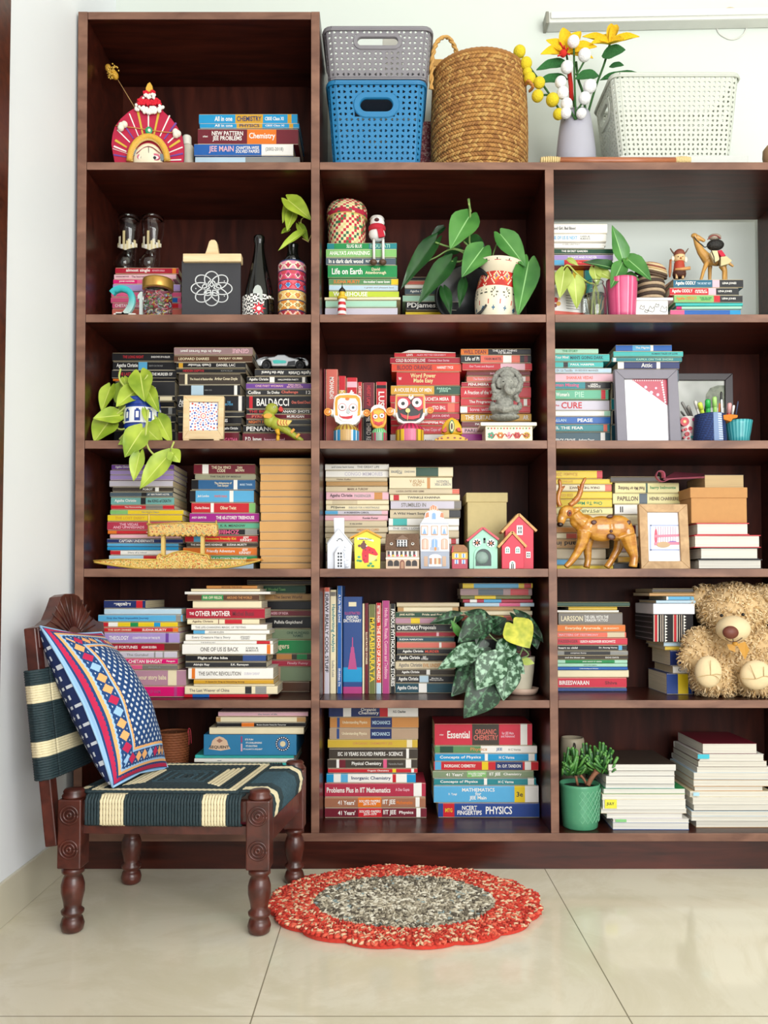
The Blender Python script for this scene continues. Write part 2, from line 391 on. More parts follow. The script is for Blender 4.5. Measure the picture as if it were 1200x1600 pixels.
def lattice_basket(name, label, cx, y0, z0, hw0, hw1, hd0, hd1, h, col, group, front_handle=True, rim=True, cell=.0165, rad=.022):
    """a plastic storage basket: pierced tapering walls, floor, rolled rim and hand holes"""
    cy = y0+hd1; t = thing(name, label, 'basket', (cx, cy, z0), group)
    m = M(col, .38, .06, 20)
    def pt(u, v):
        hw, hd = hw0+(hw1-hw0)*v, hd0+(hd1-hd0)*v; a, d = hw-rad, hd-rad
        per = [2*a, pi*rad/2, 2*d, pi*rad/2]*2; tot = sum(per); s = (u % 1)*tot; k = 0
        while s > per[k]+1e-9: s -= per[k]; k += 1
        cs = [(-a, -hd), (a, -d), (hw, -d), (a, d), (a, hd), (-a, d), (-hw, d), (-a, -d)]
        if k == 0: x, y = -a+s, -hd
        elif k == 2: x, y = hw, -d+s
        elif k == 4: x, y = a-s, hd
        elif k == 6: x, y = -hw, d-s
        else:
            an = s/rad+(-pi/2, 0, pi/2, pi)[(k-1)//2]; ox, oy = [(a, -d), (a, d), (-a, d), (-a, -d)][(k-1)//2]
            x, y = ox+rad*cos(an), oy+rad*sin(an)
        return V((cx+x, cy+y, z0+.006+(h-.012)*v))
    per = 4*(hw1-rad+hd1-rad)+2*pi*rad; NU = int(per/cell/2)*2; NV = max(3, int(round(h/cell)))
    b = B(); hole = lambda p: None
    hx, hz0, hz1 = min(.062, hw1*.4), .62, .86
    for j in range(NV):
        for i in range(NU):
            u0, u1, v0, v1 = i/NU, (i+1)/NU, j/NV, (j+1)/NV
            c = pt((u0+u1)/2, (v0+v1)/2); vm = (v0+v1)/2
            onx = abs(c.x-cx) < hx and abs(c.y-cy) > hd0*.8; ony = abs(c.y-cy) < .05 and abs(c.x-cx) > hw0*.8
            if ((front_handle and onx) or (not front_handle and ony)) and hz0 < vm < hz1: continue
            o = [pt(u0, v0), pt(u1, v0), pt(u1, v1), pt(u0, v1)]
            L_ = lambda a, c_: o[0]*(1-a)*(1-c_)+o[1]*a*(1-c_)+o[2]*a*c_+o[3]*(1-a)*c_
            if (i+j) % 2: q = [L_(.26, .5), L_(.5, .27), L_(.74, .24), L_(.74, .76), L_(.5, .73)]; idx = [(0,1,6,5,4), (1,2,7,6)[:0] or (1,7,6), (1,2,8,7), (2,3,8), (3,9,8), (3,0,4,9)[:0] or (3,0,4,9)]
            else: q = [L_(.74, .5), L_(.5, .73), L_(.26, .76), L_(.26, .24), L_(.5, .27)]
            vs = o+q
            if (i+j) % 2: fs = [(0,1,6,5,4)[:0] or (0,5,4), (0,1,6,5), (1,2,7,6), (2,3,8,7), (3,0,4,8)]
            else: fs = [(1,2,5,4), (2,3,6,5), (3,0,7,6), (0,1,8,7), (1,4,8)]
            b.add(vs, fs, m)
    b.build('pierced_wall', t, solid=.0028)
    b = B(); n = NU; ring = [pt(i/n, 0) for i in range(n)]
    b.add(ring+[p+V((0,0,-.006)) for p in ring], [tuple(range(n)), tuple(range(n, 2*n))[::-1]]+[(i, i+n, (i+1) % n+n, (i+1) % n) for i in range(n)], m); b.build('base', t)
    b = B(); pts = [pt(i/96, 1)+V((0,0,.004)) for i in range(97)]; b.tube(pts, .0055, m, 8, False)
    pts2 = [V((p.x+(p.x-cx)*.02, p.y+(p.y-cy)*.03, p.z-.006)) for p in pts]; b.tube(pts2, .0035, m, 6, False); b.build('rim', t)
    for s in (-1, 1):
        b = B(); vm = (hz0+hz1)/2; hh = h*(hz1-hz0)/2+.005
        def ringpts(k, lift):
            o_ = []
            for q in range(40):
                a = 2*pi*q/40; ca, sa = cos(a), sin(a); w_ = (hx if front_handle else .05)+.006
                px_ = (w_-hh)*(1 if ca > 0 else -1)*(1 if abs(ca) > 1e-6 else 0)+hh*k*ca if k > 0 else 0
                pz_ = hh*k*sa; v = vm+pz_/h
                o_.append((px_, pz_, v, lift))
            return o_
        def place(e):
            px_, pz_, v, lift = e
            if front_handle: return V((cx+px_, cy+s*(hd0+(hd1-hd0)*v+lift), z0+.006+(h-.012)*v))
            return V((cx+s*(hw0+(hw1-hw0)*v+lift), cy+px_, z0+.006+(h-.012)*v))
        rings = [[place(e) for e in ringpts(k, l)] for k, l in ((1.12, .002), (1.05, .0045), (.62, .0045), (.55, .001), (.55, -.004))]
        n = 40; vs = [p for r in rings for p in r]
        fs = [(j*n+i, j*n+(i+1) % n, (j+1)*n+(i+1) % n, (j+1)*n+i) for j in range(len(rings)-1) for i in range(n)]
        if (s > 0) == front_handle: fs = [f[::-1] for f in fs]
        b.add(vs, fs, m); b.build('handle', t)
    return t
# ---------------------------------------------------------------- books
COL = {0: ('l1', 'a0'), 1: ('a1', 'b0'), 2: ('b1', 'r0')}
ROWOF = dict(A=(0,0), D=(1,0), E=(1,1), F=(1,2), G=(2,0), H=(2,1), I=(2,2), J=(3,0), K=(3,1), L=(3,2), M=(4,0), N=(4,1), O=(4,2), P=(5,0), Q=(5,1), R=(5,2))
def shelf_z(cr): return BT[ROWOF[cr][0]+1]
ORD = ['topmost', 'second from top', 'third from top', 'fourth from top', 'fifth from top', 'sixth from top', 'seventh from top', 'eighth from top', 'ninth from top', 'tenth from top', 'eleventh from top', 'twelfth from top']
ORB = ['bottom one', 'second from bottom', 'third from bottom', 'fourth from bottom', 'fifth from bottom', 'sixth from bottom', 'seventh from bottom', 'eighth from bottom', 'ninth from bottom', 'tenth from bottom']
ORL = ['leftmost', 'second from left', 'third from left', 'fourth from left', 'fifth from left', 'sixth from left', 'seventh from left', 'eighth from left', 'ninth from left', 'tenth from left', 'eleventh from left']
PAGE = None
def page_mat(h='e4d8bd'):
    key = 'pages'+h
    if key in _M: return _M[key]
    m = bpy.data.materials.new(key); m.use_nodes = True; nt_ = m.node_tree; b = nt_.nodes['Principled BSDF']
    tc = nt_.nodes.new('ShaderNodeTexCoord'); mp = nt_.nodes.new('ShaderNodeMapping'); mp.inputs['Scale'].default_value = (3, 3, 900)
    n = nt_.nodes.new('ShaderNodeTexNoise'); n.inputs['Scale'].default_value = 1.5
    cr = nt_.nodes.new('ShaderNodeValToRGB'); c = lin(h)
    cr.color_ramp.elements[0].position = .35; cr.color_ramp.elements[0].color = tuple(x*.72 for x in c[:3])+(1,); cr.color_ramp.elements[1].position = .6; cr.color_ramp.elements[1].color = c
    L = nt_.links.new; L(tc.outputs['Object'], mp.inputs[0]); L(mp.outputs[0], n.inputs[0]); L(n.outputs['Fac'], cr.inputs[0]); L(cr.outputs[0], b.inputs['Base Color'])
    b.inputs['Roughness'].default_value = .8; _M[key] = m
    return m
def book(root, l, d, h, g, bands, base, hard=False, pages='e4d8bd', gloss=.32):
    """cover + page block in a frame g(along spine, into shelf, thickness); bands = [(f0, f1, colour)]"""
    t = .0022 if hard else .0008
    t = min(t, h*.18); c = min(h*.28, .0035)
    prof = [(d, h), (c, h), (c*.3, h-c*.3), (0, h-c), (0, c), (c*.3, c*.3), (c, 0), (d, 0), (d, t), (c+t*.4, t), (t, c+t*.3), (t, h-c-t*.3), (c+t*.4, h-t), (d, h-t)]
    cuts = sorted({0., 1., *[min(1, max(0, x)) for q in bands for x in q[:2]]})
    n = len(prof); b = B(); vs = []; fs = []; ms = []
    for x in cuts: vs += [g(x*l, p[0], p[1]) for p in prof]
    bm = M(base, gloss, .08, 18, spec=.3)
    for i in range(len(cuts)-1):
        mid = (cuts[i]+cuts[i+1])/2; col = bm
        for q in bands:
            if q[0] <= mid <= q[1]: col = M(q[2], gloss, .08, 18, spec=.3)
        for k in range(n):
            k2 = (k+1) % n
            fs.append((i*n+k, i*n+k2, (i+1)*n+k2, (i+1)*n+k)); ms.append(col if 1 <= k <= 5 else bm)
    e = (len(cuts)-1)*n
    for q in ((0, 1, 12, 13), (1, 2, 11, 12), (2, 3, 10, 11)[:0] or (2, 3, 11), (3, 4, 10, 11), (4, 5, 10), (5, 6, 9, 10), (6, 7, 8, 9)):
        fs.append(tuple(q)[::-1]); ms.append(bm); fs.append(tuple(e+k for k in q)); ms.append(bm)
    b.add(vs, fs, ms); b.build('cover', root)
    m = .0035 if hard else .0012
    q = []
    for hh in (t, h-t):
        q += [g(m, t, hh), g(l-m, t, hh), g(l-m, d-m, hh), g(m, d-m, hh)]
    B().hexa(q, page_mat(pages)).build('pages', root)
def pline(s):
    p = s.strip().split('|'); h = p[0].split(); bands = []; txt = []
    for q in p[1:]:
        if q.startswith('='):
            a = q[1:].split(';'); bands.append((float(a[1]), float(a[2]), a[0]))
        elif q.strip():
            a = q.split(';'); txt.append((a[0], float(a[1]), float(a[2]), a[3], float(a[4]) if len(a) > 4 and a[4] else .55, len(a) > 5))
    return [float(x) for x in h[:3]], h[3], bands, txt, h[4:]
NB = {}
def label_book(col, kind, bands, ord_, where):
    s = PAL[col][1]+' '+kind
    bs = [PAL[q[2]][1] for q in bands if q[1]-q[0] > .06 and PAL[q[2]][1] != PAL[col][1]]
    nw = lambda q: len(re.findall(r"[A-Za-z0-9][A-Za-z0-9']*", q))
    if bs and nw(s+' '+ord_+' '+where+bs[0]) < 13: s += ' with '+bs[0]+' spine patch'
    if nw(s+' '+ord_+' '+where) > 16: s = s.replace(' spine patch', '').split(' with ')[0]
    return s+', '+ord_+' '+where
def stack(cr, base, y, d, where, group, rows, kind='book', hard=(), flip=False, pages=None, zbase=None, tilt=0, limit=True):
    """a pile of lying books; rows: x0 x1 ytop colour in crop pixels, top book first; flip = page edges to the front"""
    L = [pline(r) for r in rows.strip().splitlines()]
    z0 = (shelf_z(cr) if zbase is None else zbase)+.0004
    ys = [W(cr, 600, q[0][2], y).z for q in L]+[z0]
    rnd = random.Random(zlib.crc32(where.encode()))
    for i, (xs, col, bands, txt, opt) in enumerate(L):
        zt, zb = ys[i], ys[i+1]
        if zt-zb < .004: zt = zb+.004; 
        yy = y+rnd.uniform(-.004, .004)
        x0, x1 = W(cr, xs[0], xs[2], yy).x, W(cr, xs[1], xs[2], yy).x
        if limit:
            ka, kb = COL[ROWOF[cr][1]]
            x0 = max(x0, max(ux(ka, zb), ux(ka, zt))+.003); x1 = min(x1, min(ux(kb, zb), ux(kb, zt))-.003)
        l, h = x1-x0, zt-zb-.0004
        dd = min(d*rnd.uniform(.93, 1.0), D-yy-.004)
        n = len(L); o = ORD[i] if i <= (n-1)//2 and i < len(ORD) else ORB[n-1-i]
        root = thing('notebook' if kind == 'notebook' else 'book', label_book(col, kind, bands, o, where), kind if kind in ('notebook', 'magazine') else 'book', ((x0+x1)/2, yy+dd/2, zb), group)
        rot = rnd.uniform(-.012, .012); cx, cy = (x0+x1)/2, yy+dd/2
        if 'tl' in opt: tl = .03
        def g(a, b_, c, x0=x0, yy=yy, zb=zb, rot=rot, cx=cx, cy=cy, dd=dd):
            if flip: b_ = dd-b_
            px, py_ = x0+a-cx, yy+b_-cy
            return V((cx+px-py_*rot, cy+py_+px*rot, zb+c))
        book(root, l, dd, h, g, bands, col, hard=('h' in opt or kind == 'hardback'), pages=pages or ('e4d8bd' if i % 3 else 'd6c39c'))
        if not flip:
            ex0 = V((1, rot, 0)).normalized()
            for s, f0, f1, tc, hf, r in txt:
                ex, ey = (-ex0, -EZ) if r else (ex0, EZ)
                text(root, s, g((f0+f1)/2*l, 0, h/2), ex, ey, (f1-f0)*l, hf*(h-.002), tc)
def row(cr, base, y, d, where, group, rows, kind='book', zbase=None):
    """standing books side by side; rows: x0 x1 ytop colour"""
    L = [pline(r) for r in rows.strip().splitlines()]; roots = []; z0 = (shelf_z(cr) if zbase is None else zbase)+.0004
    rnd = random.Random(zlib.crc32(where.encode()))
    for i, (xs, col, bands, txt, opt) in enumerate(L):
        yy = y+rnd.uniform(-.004, .004); zt = W(cr, xs[0], xs[2], yy).z
        x0, x1 = W(cr, xs[0], xs[2], yy).x, W(cr, xs[1], xs[2], yy).x
        ka, kb = COL[ROWOF[cr][1]]; x0 = max(x0, max(ux(ka, z0), ux(ka, zt))+.002)
        n = len(L); o = ORL[i]
        root = thing('book', label_book(col, kind, bands, o, where), 'book', ((x0+x1)/2, yy+d/2, z0), group)
        l, h = zt-z0, x1-x0-.0004
        def g(a, b_, c, x0=x0, yy=yy, zt=zt): return V((x0+c, yy+b_, zt-a))
        book(root, l, min(d, D-yy-.004), h, g, bands, col, hard='h' in opt)
        for s, f0, f1, tc, hf, r in txt:
            if r: text(root, s, g((f0+f1)/2*l, 0, h/2), EX, EZ, h*hf, (f1-f0)*l, tc)
            else: text(root, s, g((f0+f1)/2*l, 0, h/2), -EZ, EX, (f1-f0)*l, hf*h, tc)
        roots.append((root, g, l, h))
    return roots
stack('A', 757, .12, .17, 'of exam-book pile beside crimson fan mask', 'exam books in the top left box', '''
603 1065 530 cy|=mu;.37;.65|All in one;.16;.34;w|CHEMISTRY;.385;.635;nb;.6|CBSE Class XI;.67;.86;w;.4|=mu;.9;.94
607 1072 577 cy|=mu;.37;.63|All in one;.15;.33;w|PHYSICS;.4;.6;nb;.65|CBSE Class XI;.66;.85;w;.4|=mu;.9;.94
597 1068 602 mr|=org;.49;.78|NEW PATTERN/JEE PROBLEMS;.14;.45;w;.7|Chemistry;.51;.77;w;.5|arihant;.05;.1;w;.25
580 1045 676 bl|=w;.68;1|JEE MAIN;.15;.4;pp;.65|CHAPTER-WISE/SOLVED PAPERS;.42;.66;w;.6|(2002-2018);.72;.9;gy;.4
585 1075 733 gy|=lb;0;.48''')
stack('D', 728, .135, .125, 'of pink pile under the glass boots', 'pink books under the glass boots', '''
190 502 498 cm|almost single;.17;.55;w;.7|ADVAITA KALA;.58;.78;pp;.3|=org;.9;.96
185 492 530 pp|ANURAG MATHUR;.03;.24;br;.3|The Inscrutable Americans;.28;.74;br;.45
180 475 556 hp|JANE HARPER;.1;.36;w;.4|=pk;.4;1
178 510 582 lv
170 515 618 pk
168 515 645 pk|=bl;.88;.95
175 517 674 pk|CHETAN BHAGAT;.04;.44;w;.6|=r;.86;.95
175 517 703 sal|One Indian Girl;.05;.4;w;.5''')
stack('E', 727, .11, .16, 'of green pile under the plaited basket', 'green books under the plaited basket', '''
68 412 373 tl|=gr;.1;.6|SLUG BLUE;.28;.5;w|BIDUPATI;.62;.9;mt;.6
62 410 408 lg|AHALYA'S AWAKENING;.05;.62;w;.55
60 405 450 sl|In a dark dark wood;.04;.53;w;.6|RUTH WARE;.57;.78;w;.35
70 412 488 gr|Life on Earth;.06;.5;w;.5|David/Attenborough;.54;.84;cr;.6
75 418 552 mgr|=ye;.9;1|SUDHA MURTY;.07;.45;org;.6|the mother I never knew;.5;.88;w;.45
75 415 585 lb|a green and pleasant land;.5;.95;gy;.4
75 420 614 lm|WAREHOUSE;.06;.55;w;.8
55 430 646 cr
60 410 660 mt
58 415 695 lp''')
stack('E', 727, .17, .12, 'of low pile behind painted pot', 'books behind the painted pot', '''
455 700 541 dg
455 690 562 sal
450 690 582 w
450 700 602 sl|Agatha Christie;.1;.5;w;.5
440 640 636 mt
455 735 668 k|PDJames;.02;.52;w;.75|The/Private Patient;.54;.75;w;.7
455 780 713 ye''')
row('F', 795, .13, .17, 'of standing books beneath the white pile', 'standing books on the right hand shelf', '''
5 90 556 w
92 150 556 k
152 215 556 ye
217 262 556 tq''')
stack('F', 550, .1, .19, 'of white pile behind the jar of cuttings', 'white books above the standing row', '''
5 338 308 w|Good Girl, Bad Blood;.05;.46;k;.45|HOLLY/JACKSON;.58;.72;lb;.5
5 335 362 w|ONE OF US IS NEXT;.03;.5;sb;.55|KAREN M./McMANUS;.55;.72;gy;.55
5 330 407 w|A GIRL LIKE THAT;.1;.7;gy;.5
5 322 424 w
5 372 437 dgr|THE SECRET GARDEN;.2;.6;w;.4
5 370 468 lv|ALWAYS AND FOREVER;.3;.75;w;.4
5 350 500 r|=sb;.08;.25|sudha murty;.4;.7;co;.5''', zbase=W('F', 100, 555, .13).z)
stack('F', 793, .1, .13, 'of mystery pile under the wooden camel', 'books under the wooden camel', '''
693 1067 602 pet|=dg;.66;1|=pp;.56;.66|Agatha ODDLY;.03;.32;w;.6|THE SECRET KEY;.34;.54;lb;.3|LENA JONES;.7;.9;w;.35
672 1043 648 r|=dg;.67;1|=pp;.56;.67|Agatha ODDLY;.03;.33;w;.6|MURDER AT/THE MUSEUM;.36;.54;w;.5|LENA JONES;.7;.9;w;.35
695 1063 690 lg|=dg;.67;1|=r;.58;.67|Agatha ODDLY;.03;.33;org;.6|THE SILVER/SERPENT;.37;.55;gr;.5|LENA JONES;.7;.9;w;.35
705 1065 731 tq
712 1060 748 mt|=hp;0;.08
678 1053 764 bl|=pk;0;.2|=cy;.85;1''')
stack('G', 593, .16, .13, 'of black pile behind heart-leaf vine', 'black books behind the heart-leaf vine', '''
175 485 160 k|THE LONG NIGHT;.17;.5;r;.4|SHADOWS OF A KILLER;.62;.92;w;.4
178 485 203 k|Agatha Christie;.06;.4;w;.6|=sb;.41;.55|DEATH ON THE NILE;.58;.8;gy;.3
172 490 247 k|THE LAST ACT;.1;.4;r;.5|THE MURDER OF;.62;.94;w;.5
178 485 289 k|=org;0;.15
190 485 301 dg|STEPHEN/KING;.6;.68;w;.6
180 485 376 k|=cr;.75;.95
180 480 400 k
178 490 430 dg|=gy;.88;.94
180 490 468 k|=gy;.86;.92
185 485 503 k
185 488 545 dg''')
stack('G', 588, .13, .15, 'of black pile behind the star tile', 'black books behind the framed star tile', '''
480 868 133 rb|deep in the forest past;.08;.6;w;.5;r|GENRE;.74;.95;pp;.6;r
480 868 172 br|LEOPARD DIARIES;.06;.45;cr;.4|SANJAY GUBBI;.56;.88;cr;.4
490 835 208 k|=mu;.04;.1|Death Wonder;.17;.5;w;.5;r|DANIEL LAC;.58;.85;w;.5
490 835 237 k|HIDDEN DEPTHS;.1;.4;r;.5|KATE ELLIS;.55;.9;gy;.3
503 808 262 bk|=cr;.1;.14|The Hound of Baskervilles;.18;.55;cr;.35|Arthur Conan Doyle;.58;.95;cr;.35
505 808 318 k|=lb;.2;.4|ROBIN COOK;.42;.54;gy;.6|=w;.9;.95
495 830 372 k|Agatha/Christie;.02;.2;w;.5|THE/BIG FOUR;.7;.82;sb;.6|=w;.9;.95
500 828 452 dg
500 815 478 k|IBIS;.7;.78;w;.5
500 810 516 k|Agatha Christie;.7;.95;w;.5
500 800 553 mr|AGATHA;.72;.98;pk;.5''')
stack('G', 590, .1, .16, 'of black pile under the toy car', 'black books under the toy car', '''
878 1170 240 dg|After the Funeral;.12;.5;w;.45;r|Agatha Christie;.58;.97;w;.6;r
838 1135 278 k|Agatha Christie;.04;.36;w;.6|=w;.38;.46|HALLOWE'EN PARTY;.52;.86;w;.3|=w;.92;.97
835 1160 310 pu|ONE PART WOMAN;.14;.56;pp;.4|PERUMAL/MURUGAN;.62;.86;pp;.7
835 1165 340 dg|Collins;.03;.22;w;.6|Su Doku;.32;.5;w;.5|Challenge;.53;.78;co;.6|12;.9;.97;w;.6
835 1168 372 k|=r;.05;.1|BALDACCI;.16;.64;w;.6|One Good Deed;.68;.96;co;.3
838 1160 438 k|THE BIG;.04;.3;r;.6|ANAND SHOTS;.55;.97;w;.6
835 1160 464 mr|PYRE;.04;.3;co;.6|MURUGAN;.62;.88;w;.6
835 1160 490 dg|NIGHTY FIRST;.04;.36;org;.6
820 1160 518 k|PENANCE;.05;.5;w;.65
818 1165 556 mr|P.D. James;.04;.27;w;.5|Innocent Blood;.31;.6;pp;.4''')
row('H', 593, .12, .13, 'of standing books behind white-faced idol', 'standing red books behind the idols', '''
37 58 242 mr
60 120 243 sal|MOHANDAS;.1;.38;w;.5
122 160 276 r|=mu;.2;.45|KITTY;.2;.45;cr;.5
162 216 284 r|=pp;.06;.14|LAL;.2;.4;w;.4
218 240 306 r|CHETAN;.05;.3;w;.5
243 302 308 mr|=k;.4;1|HEART LAMP;.05;.36;r;.6|THE THIRD REICH;.48;1;w;.55
308 362 305 r|LUST;.15;.45;w;.55|=k;.05;.1''')
stack('H', 593, .15, .13, 'of red pile behind black-faced idol', 'red books behind the black-faced idol', '''
398 700 158 r|LIN'S;.2;.3;w;.5|ALEX PETTES KENNEDY;.36;.85;pp;.35
378 725 183 cm|COLD BLOODED LOVE;.08;.5;w;.65|Christina Olson Stories;.54;.84;pp;.4
385 730 215 ro|BLOOD ORANGE;.08;.58;mr;.6|HARRIET TYCE;.65;.88;w;.35
410 722 256 r|W;.03;.08;w;.4|Word Power/Made Easy;.22;.62;py;.8
380 725 324 mu|=dgr;.62;1|A HOUSE FULL OF MEN;.05;.58;w;.6|PARINDA/JOSHI;.66;.86;mt;.6
378 722 370 r|SUCHETA MISRA;.48;.84;w;.5|=pp;.88;.93
380 720 408 r|THE OLD;.6;.8;w;.5;r|=co;.83;.93
380 720 458 cm|JAYA DEVI;.6;.85;pp;.5
380 715 490 r|The Misbeliever;.45;.8;w;.5;r
380 720 520 r|Three Cups of Tea;.45;.8;pp;.5
380 720 563 w|PAN;.5;.6;k;.5''')
stack('H', 592, .14, .13, 'of red pile behind stone elephant-god statue', 'red books behind the stone statue', '''
728 1073 138 org|=k;.39;1|WILL DEAN;.04;.36;mr;.6|THE LAST THING/TO BURN;.45;.8;w;.7
726 1073 172 k|=co;.28;.84|Life of Pi;.06;.26;w;.5|YANN MARTEL;.33;.58;mr;.4|=w;.6;.72|=mr;.9;.95
733 1077 213 r|Our Town and Beyond;.1;.45;pp;.4|=pp;.55;.9
757 1070 250 mr|Jack Mills;.3;.6;pp;.5
757 1068 274 sal|The Reader's Child;.1;.4;pp;.5|=w;.88;.93
730 1068 304 cm|PENUMBRA;.1;.4;w;.6
727 1073 330 r|A Fraction of the Whole;.05;.55;w;.5
725 1070 386 r|The Programme I;.12;.5;w;.5|=w;.9;.95
725 1070 425 r|=w;0;.1|love will find;.14;.55;pp;.55
728 1075 460 mu|THE SUITABLE;.06;.5;w;.6|AR;.88;.96;w;.6
730 1070 500 mr|PATANJALI;.15;.5;w;.5
730 1070 530 pp|PARENTS;.05;.35;dg;.6
730 1060 560 mg''')
stack('I', 635, .14, .14, 'of turquoise pile beside grey photo frame', 'turquoise books in the right compartment', '''
5 290 152 mt|THE STORY;.3;.6;gr;.5
5 352 181 tq|Ignite Your Mind;.02;.35;w;.5|MAN'S GOING DARK;.38;.9;dt;.5
5 318 222 tq|=k;.3;.38|PAUL HARPER;.42;.85;w;.4
5 360 254 lb|Dr. Liz Tuccillo;.15;.4;gy;.5|IN BEDSIDE MANNER;.44;.8;gy;.4
5 370 284 pp|SHANKAR VEDAS;.3;.7;co;.4
5 357 331 tl|=dg;.6;1|Woman Missing;.02;.5;pk;.6|LINDA/TORRENCE;.64;.84;w;.6
5 345 373 sea|The Woman's;.04;.36;w;.5|=r;.88;.95|PIE;.45;.6;mt;.6
5 350 427 lp|CURE;.23;.56;r;.65|the;.12;.2;r;.2
5 357 484 mt|=w;.0;.9
5 355 515 bl|PEASE;.48;.72;w;.5|ALLAN;.1;.3;lb;.4
5 353 557 tl|FEEL THE FEAR;.02;.6;w;.4|=co;.9;.96
5 355 598 dt|OF MERCY GROVE;.02;.45;w;.4|Anthony Doerr;.5;.75;w;.35|=w;.85;.92''')
stack('I', 635, .13, .15, 'of blue pile behind the grey photo frame', 'blue books behind the grey photo frame', '''
385 685 130 bl|=w;.62;.67|=sb;.3;.62|The Pilgrim;.35;.6;w;.4
372 745 167 tq|ROMAN TALES OF LOVE;.55;.92;dt;.35
365 740 197 tl|=w;.02;.06|KAFKA ON THE SHORE;.3;.92;mt;.5
395 725 222 nb|=w;.0;.1|Attic;.38;.56;w;.6|=w;.63;.69
372 720 264 sl
365 715 330 dg
360 715 420 tl
365 712 482 k
362 715 560 dt''')
stack('J', 628, .12, .17, 'of rainbow pile behind gold boat stern', 'rainbow pile at the left of the gold boat', '''
172 480 112 pu|Agatha Christie;.06;.3;w;.6
165 478 140 lv|MISS READ;.5;.8;w;.4
165 478 164 lv|Judy Astley;.3;.6;w;.4
162 475 191 lp
175 475 223 bk|=w;.7;.76|POIROT;.5;.66;w;.5
165 475 248 sl|=k;.5;.58|AT BERTRAM'S HOTEL;.6;.95;w;.4
168 480 273 st|Agatha Christie;.06;.4;w;.5|=k;.47;.55|the KING of DEATH;.58;.95;dg;.5
168 480 312 r|=wg;.55;.82|The Homecoming;.2;.5;w;.4
165 525 336 ye|=lg;0;.24|Harold the Hippo;.3;.8;gy;.4
152 520 361 ye|THE LOST DIARY;.1;.5;mu;.5
150 515 393 rs|THE VEDAS/AND UPANISHADS;.08;.5;pp;.65
152 515 438 r|=org;0;.12|the Indian Renaissance;.4;.9;w;.4
165 515 456 pp
148 522 478 nb|CAPTAIN UNDERPANTS;.16;.62;w;.6
150 500 502 sb
150 500 517 cy
165 500 536 w|=r;0;.15|Diary of a minor;.2;.6;gy;.5
160 500 560 lb|=r;.5;.8
150 500 585 br
150 480 606 pu''')
stack('J', 628, .12, .16, 'of storybook pile behind gold boat canopy', 'storybooks behind the gold boat', '''
577 880 110 mr|=w;.14;.24|THE DA VINCI/CODE;.29;.6;cr;.65|DAN/BROWN;.68;.82;cr;.7
583 882 161 gg|THE TALES OF BEEDLE;.2;.8;dg;.4
565 880 186 ib|=k;0;.11|=w;.66;.72|The Adventures of/Tom Sawyer;.36;.63;cr;.55|MARK TWAIN;.76;.95;lb;.25
557 872 238 sb|=k;0;.09|=w;.62;.68|Jack London;.12;.3;w;.25|WHITE FANG;.38;.58;co;.25
565 880 300 r|=w;.3;.35|=lg;.9;1|Charles Dickens;.05;.28;w;.25|Oliver Twist;.45;.7;cr;.4
557 900 352 mg|THE 65-STOREY TREEHOUSE;.38;.93;w;.5|ANDY GRIFFITHS;.03;.24;w;.3
550 900 398 sea|K. R. MEADOW;.45;.8;dg;.4
545 900 430 k|ZOMBIE;.42;.72;pk;.7;r|=gy;.8;.97
535 895 462 r|=sb;.12;.24|Awesome Friendly Kid;.28;.7;ye;.5|JEFF/KINNEY;.76;.92;w;.75
540 895 497 bk|THE MAGICIAN'S REVENGE;.06;.5;w;.5|SUDHA MURTY;.56;.84;w;.5
525 890 521 org|Friendly Adventure;.32;.7;w;.5|JEFF/KINNEY;.76;.92;w;.75
525 890 562 gr|THE 52-STOREY TREEHOUSE;.36;.86;w;.5
530 870 596 lb''')
stack('J', 628, .09, .2, 'of kraft-paper pile at compartment edge', 'kraft-wrapped books in a tall pile', '\n'.join('%d %d %d kr' % (905+(i*7) % 5-2, 1160-(i*5) % 4, y0) for i, y0 in enumerate((80, 116, 158, 195, 240, 272, 310, 350, 391, 446, 488, 527, 565, 598))), kind='wrapped book')
stack('K', 626, .15, .12, 'of cream pile behind white chapel ornament', 'cream books behind the white chapel', '''
58 372 110 w|and come back home;.1;.45;gy;.4|THE GREAT LIFE;.5;.85;gy;.4
60 372 141 w|CONGO MEMORIES;.3;.9;lp;.6
60 365 176 bg|Helen Keller;.18;.42;br;.5
62 365 195 tn
62 367 219 bg|MARK A TUROW;.35;.68;br;.45
62 370 248 pp|Agatha Christie;.06;.42;dg;.55|PASSENGER;.45;.72;gy;.4|=ca;.77;.9
62 372 288 cr|=bg;.1;.5
62 372 312 cr|PDJames;.05;.33;k;.6|SHROUD FOR A NIGHTINGALE;.36;.85;gy;.4
58 367 339 lp|=sb;0;.2|=pp;.9;1|A ROBINSON CAROL;.3;.7;k;.5
58 367 361 pp|Kundan Kumar;.6;.85;dg;.4
58 362 391 bg|in my pocket;.4;.6;dg;.4
58 367 421 bg|AMERICAN CUPID;.5;.86;ca;.5
58 360 449 bg
60 355 476 cr
60 355 506 bg|=br;.85;1
60 355 546 rb
60 355 590 bg''')
